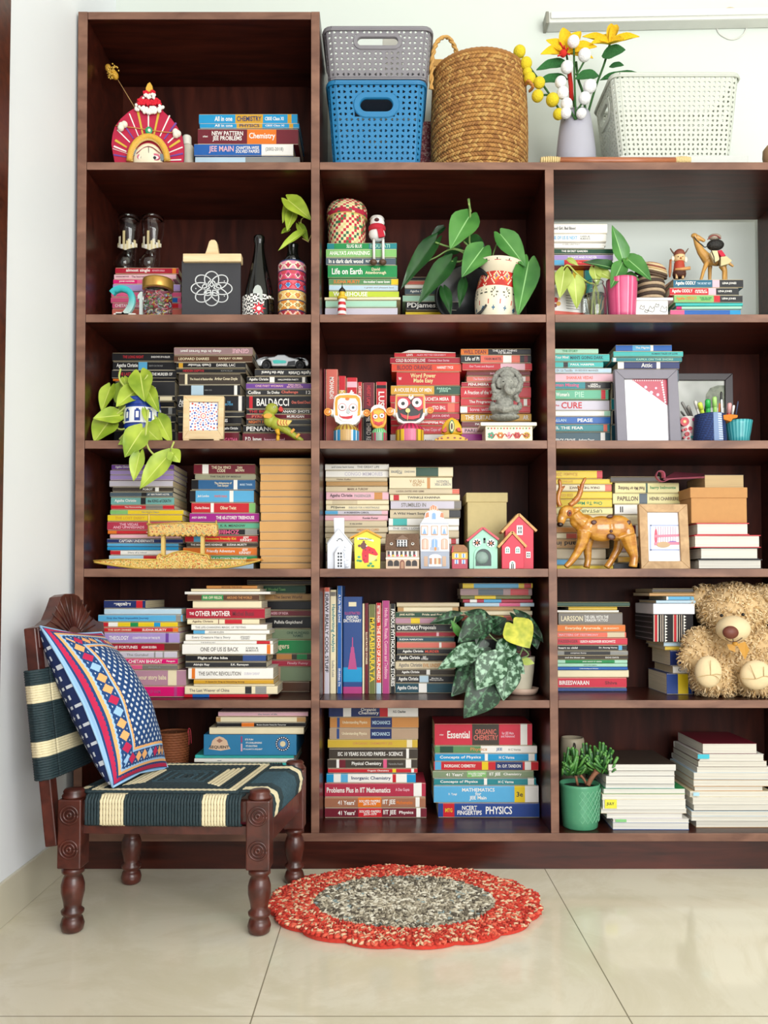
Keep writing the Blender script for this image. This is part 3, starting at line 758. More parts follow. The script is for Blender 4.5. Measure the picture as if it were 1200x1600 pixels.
stack('K', 626, .14, .13, 'of cream pile behind tall canal house', 'cream books behind the tall canal house', '''
373 688 125 cr|PDJames;.03;.2;gy;.5;r|=dgr;.42;.77|INNOCENCE;.24;.4;gy;.4;r
373 682 174 cr|CHILD/TYPE OF A;.32;.56;tn;.6;r|=ca;.6;.65|ROBERT FISK/TREASON;.72;.98;gy;.5;r
373 720 232 bg|=co;.9;1|LUCKA, DATES AND GEMS;.1;.5;br;.4
378 722 259 cr|=r;.05;.13|TWINKLE KHANNA;.25;.72;dg;.4
380 728 291 lp|STUMBLED IN;.15;.5;wg;.5|=wg;.9;1
378 725 334 bg|A Wild Heart Song;.05;.5;dg;.4|=dg;.84;1
370 717 377 w|=tq;.06;.26
370 717 416 w|THE GIRL I LOVED;.05;.5;gy;.5
372 718 440 bg
372 716 476 w|=r;.89;.96
370 715 508 rb
370 715 560 bg''')
stack('L', 678, .15, .13, 'of yellow pile behind the wooden deer', 'yellow books behind the wooden deer', '''
5 313 153 ye|=r;.9;1|Kinetic 2008;.1;.55;mu;.5;r
5 365 198 ye|TONIGHT;.2;.4;mu;.5
5 362 228 cr|=co;.9;1|ONKAI THE DEFIANCE;.35;.82;br;.4;r
5 365 266 ye|VOTED 833;.1;.4;mu;.4
5 365 307 ye|One To Metro;.4;.85;gr;.45;r
5 367 353 py|UPSTAIRS;.48;.84;ol;.5;r
5 360 390 bg
5 365 425 bg
5 350 456 ca
5 355 489 sal|=cr;.1;.3
5 350 521 tn|and in;.1;.5;k;.5;r
5 330 573 bg
5 375 629 bg|=sb;.1;.35
5 370 662 ye''')
stack('L', 678, .15, .13, 'of cream pile behind oak photo frame', 'cream books behind the oak photo frame', '''
355 620 186 bk
380 722 219 py|Real Me or Nothing;.05;.46;br;.5;r|=dgr;.48;.51|harry belmonte;.55;.95;gr;.4
367 760 276 py|PAPILLON;.06;.34;br;.45|=sl;.36;.47|HENRI CHARRIERE;.5;.9;br;.35
380 700 335 w|II;.09;.14;k;.6
380 700 391 cr
400 700 446 mr|=w;.3;.6
395 700 512 bg
390 700 562 rb
375 700 592 bg
395 700 616 mu
375 700 648 dg''')
stack('L', 678, .05, .2, 'of hardback pile under the kraft box', 'hardbacks under the kraft box', '''
820 1100 436 r
803 1160 500 r
835 1150 568 k
825 1170 630 k''', kind='hardback', flip=True, pages='e2ddd2')
stack('M', 640, .06, .2, 'of mixed pile behind the blue cushion', 'books piled behind the blue cushion', '''
135 340 150 nb|=r;.78;.93|शब्दकोश;.24;.65;w;.6
135 515 192 lb
105 520 222 sb|Stop the Next Impossible Journey;.1;.6;ib;.4|=gy;.92;.98
110 500 258 ye|=r;0;.12|=w;.12;.24|=gr;.4;.5|=cy;.7;.78
115 500 284 r|THE GOPI DIARIES;.1;.4;cr;.4|SUDHA MURTY;.54;.85;w;.5|=org;.93;1
120 505 310 lv|THEOLOGY;.1;.35;w;.5|CONSTITUTION OF THE ELITE;.4;.75;w;.5|=pu;.82;.86
130 505 363 cm|THE FORTUNES;.1;.45;w;.4|ADAM SILVERA;.5;.7;w;.4|=br;.8;1
140 497 403 lp|The Gurukul;.3;.6;gy;.4|=gy;.68;.7|=gy;.8;.82
150 497 437 hp|CHETAN BHAGAT;.3;.78;w;.6|Penguin;.84;.96;w;.4
150 500 468 wg|=pk;0;.5|MASALA;.55;.8;gy;.4
150 537 495 ma|your story baba;.4;.75;cr;.45|=cr;.77;.88
160 532 575 hp|THE BOOK OF RAM;.3;.68;fu;.35|=fu;.86;.9''')
stack('M', 632, .05, .13, 'of white pile beside the blue cushion', 'white books in the tall middle pile', '''
640 890 78 ca|BEYOND THE EDGE;.3;.7;br;.6
565 905 94 cr
533 955 108 w
545 900 122 br|=gr;.2;.5|FAR OFF FIELDS;.22;.48;cr;.5|AROUND THE WORLD;.55;.9;ca;.5
573 912 154 cr
540 928 190 cm|THE;.04;.1;w;.4|OTHER MOTHER;.115;.56;w;.6|Michel Bussi;.59;.86;mr;.5
545 900 243 cr|Agatha Christie;.07;.36;br;.55|=r;.52;.76|=mr;.43;.44
565 937 270 w|THE LIFE-CHANGING MAGIC OF TIDYING;.05;.72;gy;.4
575 950 298 w|=sb;0;.15|ADAM KLEIN;.2;.4;gy;.5
537 935 319 w|Every Creature Has a Story;.08;.56;gy;.5|JANAKI/LENIN;.68;.8;gy;.6
527 965 352 w|=r;.82;.97|THE SUBTLE ART;.15;.4;gy;.5
520 968 367 w|ONE OF US IS BACK;.2;.62;wg;.45|KAREN M./McMANUS;.7;.84;gy;.5|=org;.93;.97
535 940 419 k|Flight of the hilsa;.14;.53;w;.5|=ox;.7;.98
535 935 454 dg|Abhijit Ray;.1;.3;w;.5|S.K. Ramayan;.56;.78;w;.5
550 968 484 w|THE SATVIC REVOLUTION;.12;.62;wg;.45|=org;.04;.08|SUBAH SARAF;.66;.84;lp;.4
577 970 541 mu|A Quiet for Dog or Something Strong;.08;.7;br;.45
577 975 565 cr
533 990 574 cr|The Last Weaver of China;.05;.48;wg;.4|=dg;.65;.72|=gy;.76;.88
530 945 615 r|=bl;.1;.3''')
stack('M', 632, .186, .13, 'of shadowed pile beside the divider', 'books in the shadowed rear pile', '''
840 1165 50 bk
880 1130 76 dgr|A Wooded Town;.2;.6;lg;.4
890 1165 118 tn|The Secret World;.3;.8;br;.5
930 1160 152 k
925 1160 200 mr|MAKERS OF INDIA;.1;.5;pp;.5
915 1155 230 k|Pullela Gopichand;.25;.82;w;.35|with Priya Kumar;.33;.65;gy;.2
915 1160 291 pg|ONE HUNDRED/NAMES;.5;.95;dgr;.55
910 1160 346 gr|Strangers;.1;.55;cr;.55
910 1160 415 bk|=ca;.3;.6|=gr;.7;.9
905 1160 446 rs|Finally Funny;.5;.95;pp;.5
905 1155 478 pg|=ta;.2;.4
900 1150 552 br''')  # black book under the tan one stands for a dark shaded gap
RN = row('N', 612, .14, .165, 'of standing row beside the dictionary', 'standing books at the left', '''
33 49 90 co
50 80 88 lp|=co;0;.04|DRAW REALLY COOL STUFF;.06;.8;k;.65
82 112 100 cr|=wg;.02;.06|Handwriting Analysis;.14;.6;tl;.7|Sudha Kohli;.68;.84;gy;.4
116 142 80 bl|A Life Well Lived;.08;.34;w;.45|Shobhaa De;.75;.95;w;.4
145 240 134 ox h|=cy;.73;.88|=fu;.93;1|ILLUSTRATED;.155;.185;fu;.8;r|OXFORD/DICTIONARY;.195;.265;w;.92;r
241 251 168 cr
253 271 166 mr|ILLUSTRATED STORIES;.3;.7;cr;.5
273 306 171 ol|MAHABHARATA;.04;.98;ye;.72
308 335 164 ro|=lb;.88;1|=r;.0;.25|BETTER INDIA;.03;.22;w;.5|THE ECHO OF HUNDRED;.25;.85;w;.6
338 376 153 fu|Hindu Rites, Rituals, Customs and Traditions;.08;.84;pp;.5
378 404 168 k|FAMOUS MYTHOLOGICAL STORIES;.06;.92;w;.7''')
rt, g, l, h = RN[4]
b = B(); q = lambda f, a: g(f*l, 0, h*a)
for f0, f1, a in ((.75, .7, .24), (.7, .64, .2), (.64, .58, .15), (.58, .52, .1), (.52, .42, .03)):
    p0, p1, p2, p3 = q(f0, .5-a), q(f0, .5+a), q(f1, .5+a*.8), q(f1, .5-a*.8)
    b.hexa([p0+V((0,-.0007,0)), p1+V((0,-.0007,0)), p1, p0, p3+V((0,-.0007,0)), p2+V((0,-.0007,0)), p2, p3], M('fu', .4, 0))
b.build('spire_print', rt)
b = B(); p = q(.055, .3); p2 = q(.1, .7); b.box(min(p.x, p2.x), max(p.x, p2.x), p.y-.0008, p.y, p2.z, p.z, M('cr', .4, 0)); b.build('open_book_print', rt)
stack('N', 597, .15, .13, 'of dark pile left of satin vine', 'dark paperbacks left of the satin vine', '''
410 718 162 bg
415 715 184 tn|=cr;.1;.9
405 712 208 dgr|JANE AUSTEN;.06;.3;cr;.5|Pride and Prejudice;.4;.9;cr;.5
405 705 237 ma|=ye;.25;.4
405 705 268 dg|CHRISTMAS;.02;.36;w;.6|Proposals;.38;.66;w;.7
405 700 307 cm|=pp;.68;.72
412 695 331 dt|SUDHA NARAYAN;.04;.45;w;.4
410 700 357 sal|=w;.72;.76
410 700 388 dg|Agatha Christie;.1;.45;w;.6|MURDER;.48;.72;ro;.5
408 700 418 k|Agatha Christie;.05;.4;w;.7|SAD/CYPRESS;.42;.54;w;.6
405 700 453 bg|Agatha Christie;.05;.44;wg;.7|EVIL UNDER;.46;.76;ca;.6
405 695 491 bk|Agatha Christie;.1;.4;w;.6|=w;.52;.58
405 700 521 dg|Agatha Christie;.05;.38;w;.7|=lb;.4;.55|Murder in/Mesopotamia;.57;.8;w;.5
405 690 559 dt|Agatha Christie;.03;.38;w;.7|=w;.4;.54''')
stack('N', 597, .16, .14, 'of comic pile behind satin vine', 'comics and magazines behind the satin vine', '''
735 1080 66 ye|=sb;.16;.8|=r;.88;.98
725 1078 93 rb|=sl;.25;.6|=r;.7;.95
728 1072 128 ol|=ye;.2;.5
738 1082 146 rs|=sb;.3;.55|=w;.1;.2
745 1088 163 lb|=pk;.5;.8
725 1070 183 tn
725 1078 203 cr
730 1075 226 sal|=ye;.3;.6
730 1070 252 dg
735 1070 290 br
730 1070 340 dg
735 1072 400 mr
730 1070 460 bk
735 1070 530 br''')
stack('O', 650, .19, .12, 'of neat pile left of teddy bear', 'books in the neat pile left of the teddy', '''
70 460 172 dgr
132 392 199 gd
70 400 217 w
78 420 229 wg|LARSSON;.04;.38;cr;.45|THE GIRL WITH THE/DRAGON TATTOO;.4;.78;w;.55
70 435 295 org|Everyday Ayurveda;.09;.66;cr;.5|DR BHASWATI;.68;.9;cr;.3
70 440 334 co|=bg;.73;.98|MATTERS OF TESTIMONY;.03;.6;pp;.4
70 447 365 dkr|PASSENGER;.02;.3;mr;.45|ULRICH ALEXANDER BOSCHWITZ;.33;.83;w;.4
70 445 404 k|heart to child;.02;.3;w;.4|Dr. Anurag Verma;.6;.86;w;.4|=sb;.88;.93
70 450 434 gy|=dg;.1;.75|conspiracy theory;.16;.44;w;.4
70 450 459 bk|and the bluest sea;.1;.4;w;.4|DOG DAYS;.6;.95;w;.4
70 447 483 mt|=gr;.12;.82|AND AWAY IT GREW;.3;.7;w;.4
70 447 502 mt|nation came together;.25;.7;dg;.4
70 448 521 bl|Understanding and Wisdom;.2;.7;w;.5
72 453 538 cr h
72 443 579 dkr|BIREESWARAN;.03;.46;w;.45|Shiva;.65;.9;mr;.35
72 443 634 ox''')
stack('O', 645, .12, .17, 'of heap hidden partly behind teddy', 'books heaped behind the teddy bear', '''
640 800 386 lb
650 800 412 gd
675 800 432 nb
690 800 516 w|C;.25;.4;dg;.5
655 800 556 nt|=ye;.42;.8''')
stack('P', 720, .07, .22, 'of magazine pile behind the low chair', 'magazines and books behind the low chair', '''
455 1015 325 tq
450 1015 344 w|vivid;.2;.3;sl;.4
510 1015 366 tq|THE SCIENCE EXPERIMENTS BOOK;.12;.68;w;.5
475 1000 396 bg
490 985 410 w
480 990 455 bl
480 1000 520 cr
475 1000 590 gr
480 1005 650 mr''')
zsq = W('P', 700, 205, .07).z
stack('P', 205, .06, .22, 'on the blue game box', 'magazines on the blue game box', '''
585 1095 80 pp|the house of life;.4;.7;gy;.4
575 1085 108 tn|=cr;.05;.9
575 1080 140 k|=org;.28;.42|Modern Dossier Poems for Tomorrow;.45;.78;w;.3
535 1070 168 cr''', kind='magazine', zbase=zsq)
stack('Q', 592, .15, .155, 'of left exam pile on bottom shelf', 'exam books in the left bottom pile', '''
75 515 40 nb|=w;.16;.25|Organic/Chemistry;.33;.56;w;.7|=r;.57;.66|=w;.66;1|N.S. Chauhan;.72;.86;dg;.3
80 517 96 ca|=nb;.46;.7|MECHANICS;.48;.68;lb;.5|=ox;.08;.11|Understanding Physics;.14;.42;cr;.35
80 517 151 ta|=nb;.46;.7|MECHANICS;.48;.68;lb;.5|=ox;.08;.11|Understanding Physics;.14;.42;cr;.35
70 513 207 gd|ORGANIC CHEMISTRY JEE;.28;.72;ca;.4|=cr;.88;.94
75 513 250 bk|ISC 10 YEARS SOLVED PAPERS - SCIENCE;.1;.83;w;.4|=w;.87;.9
68 512 303 bk|=w;.1;.13|=mr;.13;.2|Physical Chemistry;.27;.6;w;.5|=pk;.62;.66|Narendra Avasthi;.68;.84;gy;.35|=w;.87;.93
70 512 350 r|Organic Chemistry;.42;.7;w;.5|=ye;.72;.76|=w;.93;.96
65 505 374 cy|=w;.08;.9|Inorganic Chemistry;.28;.72;nb;.5|=r;.74;.78|=sb;.16;.24
47 552 420 rs|Problems Plus in IIT Mathematics;.02;.65;w;.5|A Das Gupta;.7;.84;pp;.3|=w;.88;.96
50 552 490 te|41 Years';.13;.3;w;.45|=org;.33;.56|SOLVED PAPERS/2019-1979;.34;.55;w;.55|IIT JEE;.575;.7;w;.6|Mathematics;.71;.87;org;.35|=w;.9;.94
47 557 543 mr|41 Years';.13;.3;w;.45|=r;.33;.56|SOLVED PAPERS/2019-1979;.34;.55;w;.55|IIT JEE;.575;.7;w;.6|Physics;.73;.87;w;.4|=w;.9;.94''')
stack('Q', 585, .15, .155, 'of right exam pile on bottom shelf', 'exam books in the right bottom pile', '''
597 1078 128 dkr|arihant;.05;.09;w;.15|Essential;.13;.36;w;.4|=bk;.385;.66|ORGANIC/CHEMISTRY;.4;.65;sal;.6|for JEE Main/and Advanced;.68;.82;pp;.3|=w;.88;.95
598 1102 236 mgr|=w;.45;1|Physics;.33;.53;ca;.6|JEE;.6;.66;ib;.5|=dgr;.05;.18|H C Verma;.72;.84;gy;.3
597 1100 275 cy|Concepts of Physics;.03;.47;w;.5|H C Verma;.63;.78;w;.4|=w;.92;.98|=w;.49;.52
595 1110 315 r|=nb;.59;.85|INORGANIC CHEMISTRY;.1;.4;w;.4|=ye;.46;.52|Dr. O.P. TANDON;.61;.83;w;.4|=w;.87;.93|=sb;.01;.07
587 1085 361 pg|41 Years';.13;.3;w;.5|=lg;.34;.53|SOLVED PAPERS/2019-1979;.35;.52;w;.6|IIT JEE;.56;.67;w;.6|Chemistry;.7;.88;w;.5
593 1097 397 tl|Concepts of Physics;.03;.46;w;.5|H C Verma;.63;.78;w;.4|=w;.92;.98|=w;.49;.52
593 1110 434 sb|=ye;.77;.87|=w;.87;1|MATHEMATICS/for/JEE Main;.27;.58;w;.75|S. Tyagi;.14;.22;w;.15|3e;.79;.85;dg;.3
615 1115 520 nt|=r;.05;.16|MTG;.07;.14;ye;.3|NCERT/FINGERTIPS;.19;.43;w;.65|PHYSICS;.47;.73;w;.55''')
stack('R', 688, .035, .21, 'of notebook pile beside green pot', 'notebooks beside the green pot', '''
342 708 355 bk
346 700 392 w
332 702 418 gy
330 702 462 lb
318 757 487 gr
312 757 516 cr
312 760 545 w
305 765 596 bg
335 742 622 lp
370 778 648 w
370 778 668 bl''', kind='notebook', flip=True, pages='dddad2')
stack('R', 672, .05, .21, 'of taller notebook pile at right', 'notebooks in the taller right pile', '''
848 1140 246 mr
832 1178 302 w
825 1195 338 br
820 1212 372 w
803 1215 402 lb
800 1212 440 tn
803 1172 476 ca
782 1220 502 cr
795 1222 534 w
800 1220 570 bk
790 1222 606 lb
790 1222 634 w
812 1222 658 tn''', kind='notebook', flip=True, pages='d9d4c8')
# ---------------------------------------------------------------- chair, cushion, rug
CW = wood('chair_wood', '35150f', '5e2c22', .33, (9, 9, 9), .25, .15)
NBK, NFT, FBK, FFT = PF(113, 1455), PF(405, 1458), PF(205, 1380), PF(460, 1380)
def cp(s, t, z):
    p = NBK*(1-s)*(1-t)+NFT*s*(1-t)+FBK*(1-s)*t+FFT*s*t; return V((p.x, p.y, z))
SX = (NFT-NBK).normalized(); TX = (FBK-NBK).normalized()
chair = thing('low_chair', 'low carved brown wooden chair with black and cream woven rope seat', 'chair', cp(.5, .5, 0))
LEGP = [(.017,0),(.0235,.005),(.026,.018),(.022,.031),(.0175,.035),(.024,.041),(.025,.047),(.0185,.053),(.0205,.066),(.0255,.088),(.0255,.104),(.0215,.118),(.0175,.126),(.0245,.131),(.0245,.138),(.02,.144)]
for s, t in ((0, 0), (1, 0), (0, 1), (1, 1)):
    c = cp(s, t, 0); b = B(); b.lathe(LEGP, c, CW, 20); leg = b.build('leg', chair)
    b = B(); h = .0262
    b.obox(c+V((0,0,.2195)), SX*h, TX.cross(EZ).cross(EZ)*-h if 0 else V((-SX.y, SX.x, 0))*h, EZ*.0755, CW); blk = b.build('leg_block', leg, bevel=.003)
    b = B(); b.lathe([(.0255,.295),(.026,.300),(.022,.305),(.0235,.309),(.02,.314),(.004,.316)], c, CW, 20); b.build('finial', leg)
    if t == 0:
        n = V((SX.y, -SX.x, 0))
        for z in (.262, .187):
            b = B()
            for r, th in ((.0195, .0026), (.0125, .0026), (.0045, .0035)):
                q = [c+n*(h+.0006)+SX*(r*cos(a*pi/12))+EZ*(r*sin(a*pi/12))+V((0,0,z)) for a in range(25)]
                b.tube(q, th, CW, 6)
            b.build('carved_rosette', leg)
# rails under the weave
b = B()
for s0, t0, s1, t1 in ((0,0,1,0), (0,1,1,1), (0,0,0,1), (1,0,1,1)):
    a_, e_ = cp(s0, t0, .268), cp(s1, t1, .268); d = (e_-a_); nn = V((-d.y, d.x, 0)).normalized()
    b.obox((a_+e_)/2, d/2*.9, nn*.011, EZ*.022, CW)
    a_.z = e_.z = .226; b.obox((a_+e_)/2, d/2*.93, nn*.008, EZ*.009, CW)
b.build('rail', chair)
b = B(); a_, e_ = cp(1, .1, .225), cp(1, .9, .225)
b.obox((a_+e_)/2+SX*.016, (e_-a_)/2, SX*.006, EZ*.03, CW); b.build('front_apron', chair, bevel=.002)
DKR, CRR = M('21343a', .7, .6, 220, .5), M('e2d6b2', .75, .12, 220, .5)
BLR = M('33505c', .75, .5, 160, .5)
def rope(b, pts, r, m, n=6, tw=60):
    """a twisted cord: a tube whose girth swells along its length"""
    q = []; P0 = [V(p) for p in pts]
    for i in range(len(P0)-1):
        k = max(1, int((P0[i+1]-P0[i]).length/.006))
        q += [P0[i].lerp(P0[i+1], j/k) for j in range(k)]
    q.append(P0[-1]); b.tube(q, [r*(1.08 if i % 2 else .86) for i in range(len(q))], m, n)
b = B(); N = 52; zt = .3035; tn = -.075; tf = 1.075
for k in range(N):                                        # cords wrapped down over the near and far rails
    s = .085+.83*(k+.5)/N; m = CRR if (.165 < s < .285 or .715 < s < .835) else DKR
    for t0, t1 in ((tn, .06), (tf, .94)):
        rope(b, [cp(s, t1, zt-.004), cp(s, t0+(t1-t0)*.2, zt-.001), cp(s, t0, zt-.011), cp(s, t0, .243), cp(s, t0+(t1-t0)*.3, .238)], .0036, m)
for k in range(40):                                       # cords rolled over the front rail
    t = .06+.88*(k+.5)/40; m = CRR if (.1 < t < .2 or .8 < t < .9) else (BLR if .3 < t < .7 else DKR)
    rope(b, [cp(.86, t, zt), cp(1.0, t, zt+.001), cp(1.05, t, zt-.01), cp(1.062, t, .275), cp(1.05, t, .245)], .0036, m)
    rope(b, [cp(.12, t, zt), cp(0, t, zt), cp(-.04, t, .28), cp(-.04, t, .245)], .0036, m, 5)
seatc = {0: DKR, 1: CRR, 2: CRR, 3: DKR, 4: DKR, 5: DKR, 6: CRR, 7: CRR, 8: CRR, 9: CRR, 10: DKR, 11: BLR, 12: DKR, 13: BLR, 14: DKR, 15: BLR, 16: DKR, 17: BLR}
for k in range(18):                                       # concentric weave on top
    ds = .06+k*.0245; dt = .02+k*.0265; z = zt+.002
    m = seatc[k]
    s0, s1, t0, t1 = ds, .93-ds*.98, dt, 1-dt
    if s1 > s0:
        mn = m if k < 6 or k > 9 else DKR
        rope(b, [cp(s0, t0, z), cp(s1, t0, z)], .0044, mn); rope(b, [cp(s0, t1, z), cp(s1, t1, z)], .0044, mn)
        rope(b, [cp(s1, t0, z), cp(s1, t1, z)], .0048, m); rope(b, [cp(s0, t0, z), cp(s0, t1, z)], .0048, m)
b.obox(cp(.47, .5, zt-.006), (cp(.9, .5, 0)-cp(.05, .5, 0))/2, (cp(.5, .98, 0)-cp(.5, .02, 0))/2, EZ*.002, DKR)
b.build('woven_seat', chair)
# leaning back
B0, B1 = V((-.742, NBK.y, .19)), V((-.797, NBK.y, .672)); TV = FBK-NBK
LN = (B1-B0).normalized(); BN = V((LN.z, 0, -LN.x))
for t in (0, 1):
    b = B(); a_, e_ = B0+TV*t, B1+TV*t
    b.obox((a_+e_)/2, BN*.0135, EY*.017, (e_-a_)/2, CW); b.build('back_post', chair, bevel=.003)
b = B(); nb = 43; f0, f1 = P(80, 1216, NBK.y).z, P(60, 1046, NBK.y).z
for k in range(nb):
    f = (k+.5)/nb; z = f0+(f1-f0)*f; c0 = B0+LN*((z-B0.z)/LN.z)
    m = CRR if (.2 < f < .36 or .70 < f < .86) else DKR
    loop = []
    w_, e = .021, .027
    for (u, v) in ((w_, .03), (w_, .9), (w_*.8, 1.06), (0, 1.09), (-w_*.8, 1.06), (-w_, .9), (-w_, .03), (-w_*.8, -.06), (0, -.09), (w_*.8, -.06), (w_, .03)):
        loop.append(c0+BN*u+TV*v)
    rope(b, loop, .0036, m)
b.build('woven_back', chair)
prof = [(-.02,.625),(-.02,.672),(.1,.676),(.2,.688),(.29,.715),(.36,.74),(.43,.746),(.57,.746),(.64,.74),(.71,.715),(.8,.688),(.9,.676),(1.02,.672),(1.02,.625)]
b = B(); vs = []
for off in (.016, -.014):
    for t, z in prof: vs.append(B0+LN*((z-B0.z)/LN.z)+TV*t+BN*off)
n = len(prof); b.add(vs, [tuple(range(n)), tuple(range(n, 2*n))[::-1]]+[(i, i+n, (i+1) % n+n, (i+1) % n) for i in range(n)], CW)
crest = b.build('crest_rail', chair, bevel=.002)
b = B()
for k in range(15):
    a = pi*(k+.5)/15; r0, r1 = .03, .085+.025*sin(a)
    def q(r): 
        z = .638+r*sin(a)*.95; return B0+LN*((z-B0.z)/LN.z)+TV*(.5+r*cos(a)/.306*1.25)+BN*.0165
    b.tube([q(r0), q((r0+r1)/2), q(r1*.98)], [.002, .003, .002], CW, 5)
b.build('carved_fan', crest)
# cushion
Bn, Bf, Tn, Tf = P(176, 1236, -.395), P(262, 1206, -.155), P(63, 979, -.415), P(158, 988, -.145)
Bn.z += .009; Bf.z += .009
nrm = (Bf-Bn).cross(Tn-Bn).normalized()
if nrm.x < 0: nrm = -nrm
WN, HN, G_ = .30, .40, 150
NAVY, NAV2, LBL, CRM, ORG, WHT = M('18427a', .9, .15, 60), M('12275a', .9, .15, 60), M('9cc4ea', .9, .05), M('c22150', .9, .1), M('f0b070', .9, .08), M('d5dde6', .9, .05)
def cush_col(u, v):
    x, y = u*WN, v*HN; d = min(x, y*1.25, (HN-y)*1.25)
    if min(y, HN-y)*1.25 <= x: a = x
    else: a = y
    wob = .0016*abs(((a/.012) % 1)-.5)*2
    if d < .003: return LBL
    if d < .0055: return NAVY
    if d < .0145+wob: return CRM
    if d < .022: return NAVY
    if d < .029+wob*.5: return ORG
    if d < .033+wob*1.5: return LBL
    if .037 < d < .072:
        p = a/.029; k = int(p); fx = abs(p-k-.5)*2; fy = abs(d-.0545)/.0172
        if fx+fy < .95: return (ORG, LBL, CRM, ORG)[k % 4]
        if fx+fy > 1.55 and fy < .75: return WHT
        return NAVY
    if .0725 < d < .0765: return LBL
    if .0765 < d < .083+wob: return ORG
    if d >= .083:
        i = math.floor(y/.0115); q = (x/.023+(i % 2)*.5) % 1; r = (y/.0115) % 1
        if abs(q-.5)*2+abs(r-.5) < .46: return WHT
        return NAVY
    return NAVY
def back_col(u, v):
    x, y = math.sqrt(u)*WN*.9, v*HN; i = math.floor(y/.024); q = (x/.03+(i % 2)*.5) % 1; r = (y/.024) % 1
    return WHT if abs(q-.5)+abs(r-.5) < .28 else NAV2
def cushion_side(sign, bul, colf, g, ex=.45):
    b = B(); vs = []; fs = []; ms = []
    for j in range(g+1):
        for i in range(g+1):
            u, v = i/g, j/g
            pin = .028*(4*u*(1-u))*(abs(2*v-1)**3); pin2 = .028*(4*v*(1-v))*(abs(2*u-1)**3)
            uu = u+(pin2*(1 if u < .5 else -1)); vv = v+(pin*(1 if v < .5 else -1))
            p = Bn*(1-uu)*(1-vv)+Bf*uu*(1-vv)+Tn*(1-uu)*vv+Tf*uu*vv
            e = max(0, (sin(pi*u)*sin(pi*v)))**ex
            wr = .0025*sin(9*u+5*v)*e+.0015*sin(23*v-11*u)*e
            vs.append(p+nrm*(sign*(bul*e)+.014*sin(pi*v)+wr*(1 if sign > 0 else 0)))
    for j in range(g):
        for i in range(g):
            k = j*(g+1)+i; f = (k, k+1, k+g+2, k+g+1); fs.append(f if sign > 0 else f[::-1]); ms.append(colf((i+.5)/g, (j+.5)/g))
    b.add(vs, fs, ms, True); return b
cush = thing('cushion', 'dark blue block-printed cushion with bright diamond border leaning on chair back', 'cushion', (Bn+Bf)/2)
cushion_side(1, .072, cush_col, 210, .55).build('front_cover', cush)
cushion_side(-1, .084, back_col, 110, .36).build('back_cover', cush)
b = B(); b.tube([Bn, Bn.lerp(Tn, .25)+nrm*.01+(Bf-Bn)*.02, Bn.lerp(Tn, .5)+nrm*.014+(Bf-Bn)*.03, Bn.lerp(Tn, .75)+nrm*.01+(Bf-Bn)*.02, Tn, Tn.lerp(Tf, .5)-(Tn-Bn)*.03, Tf, Tf.lerp(Bf, .5)+nrm*.014-(Bf-Bn)*.03, Bf, Bf.lerp(Bn, .5)+(Tn-Bn)*.03, Bn], .0028, LBL, 6); b.build('piping', cush)
# rug
rc = V(((632-605)*2.0/1300, -.252, 0)); RA, RB = .324, .249
rug = thing('crochet_rug', 'oval crochet rug with grey centre and scalloped red border on floor', 'rug', rc)
REDS = [M('c4382a', .95, .25, 120), M('d9604a', .95, .2, 120), M('deb996', .95, .15, 90), M('a82a20', .95, .2, 120)]
GRYS = [M('8d8472', .95, .2, 90), M('b7ad98', .95, .15, 90), M('5b5348', .95, .2, 90), M('d6cfbd', .95, .1, 90), M('8b9a9a', .95, .15, 90)]
def scal(a, f): return 1+(.05*abs(sin(8*a+.4))**.7-.035)*max(0, (f-.62)/.38)
def stitches(j0, j1, pal, name, wts):
    b = B(); rnd = random.Random(5+j0); NR = 42
    for j in range(j0, j1):
        f = (j+.5)/NR; per = 2*pi*math.sqrt((RA*RA+RB*RB)/2)*f; n = max(6, int(per/.0066))
        for i in range(n):
            a = 2*pi*(i+.5*(j % 2)+rnd.uniform(-.2, .2))/n; s_ = scal(a, f)
            x, y = RA*f*s_*cos(a), RB*f*s_*sin(a)
            t = V((-RA*sin(a), RB*cos(a), 0)).normalized(); o = V((t.y, -t.x, 0)); d = (o+t*(.8 if i % 2 else -.8)+EZ*rnd.uniform(-.3, .3)).normalized()
            u = d.cross(EZ).normalized(); Q = Matrix((d, u, u.cross(d)*-1)).transposed()
            h = .011+rnd.uniform(0, .004)+(.004*sin(8*a)*max(0, f-.7) if f > .7 else 0)
            k = i//2+j*31
            b.sph(rc+V((x, y, h)), (.0092, .0029, .0038), random.Random(k*7+rnd.randint(0, 1)).choices(pal, wts(f))[0], 5, 4, Q)
    n = 128; f0, f1 = j0/NR, j1/NR*.985; vs = []
    for a_ in range(n):
        a = 2*pi*a_/n; vs.append(rc+V((RA*f1*scal(a, f1)*cos(a), RB*f1*scal(a, f1)*sin(a), .001)))
    vs += [v+V((0,0,.009)) for v in vs]
    if j0 == 0: b.add(vs, [tuple(range(n))[::-1], tuple(range(n, 2*n))]+[(i, (i+1) % n, (i+1) % n+n, i+n) for i in range(n)], pal[0])
    else:
        vi = []
        for a_ in range(n):
            a = 2*pi*a_/n; vi.append(rc+V((RA*f0*cos(a), RB*f0*sin(a), .001)))
        vi += [v+V((0,0,.009)) for v in vi]
        b.add(vs+vi, [f for i in range(n) for f in ((i, (i+1) % n, (i+1) % n+n, i+n), (i+n, (i+1) % n+n, (i+1) % n+3*n, i+3*n), ((i+1) % n, i, i+2*n, (i+1) % n+2*n))], pal[0])
    return b.build(name, rug)
stitches(0, 28, GRYS, 'rug_centre', lambda f: (3, 3, 4.5*f, 4*(1-f)+.4, f))
stitches(28, 42, REDS, 'rug_border', lambda f: (4, 3.4, 3.0, 1.6))
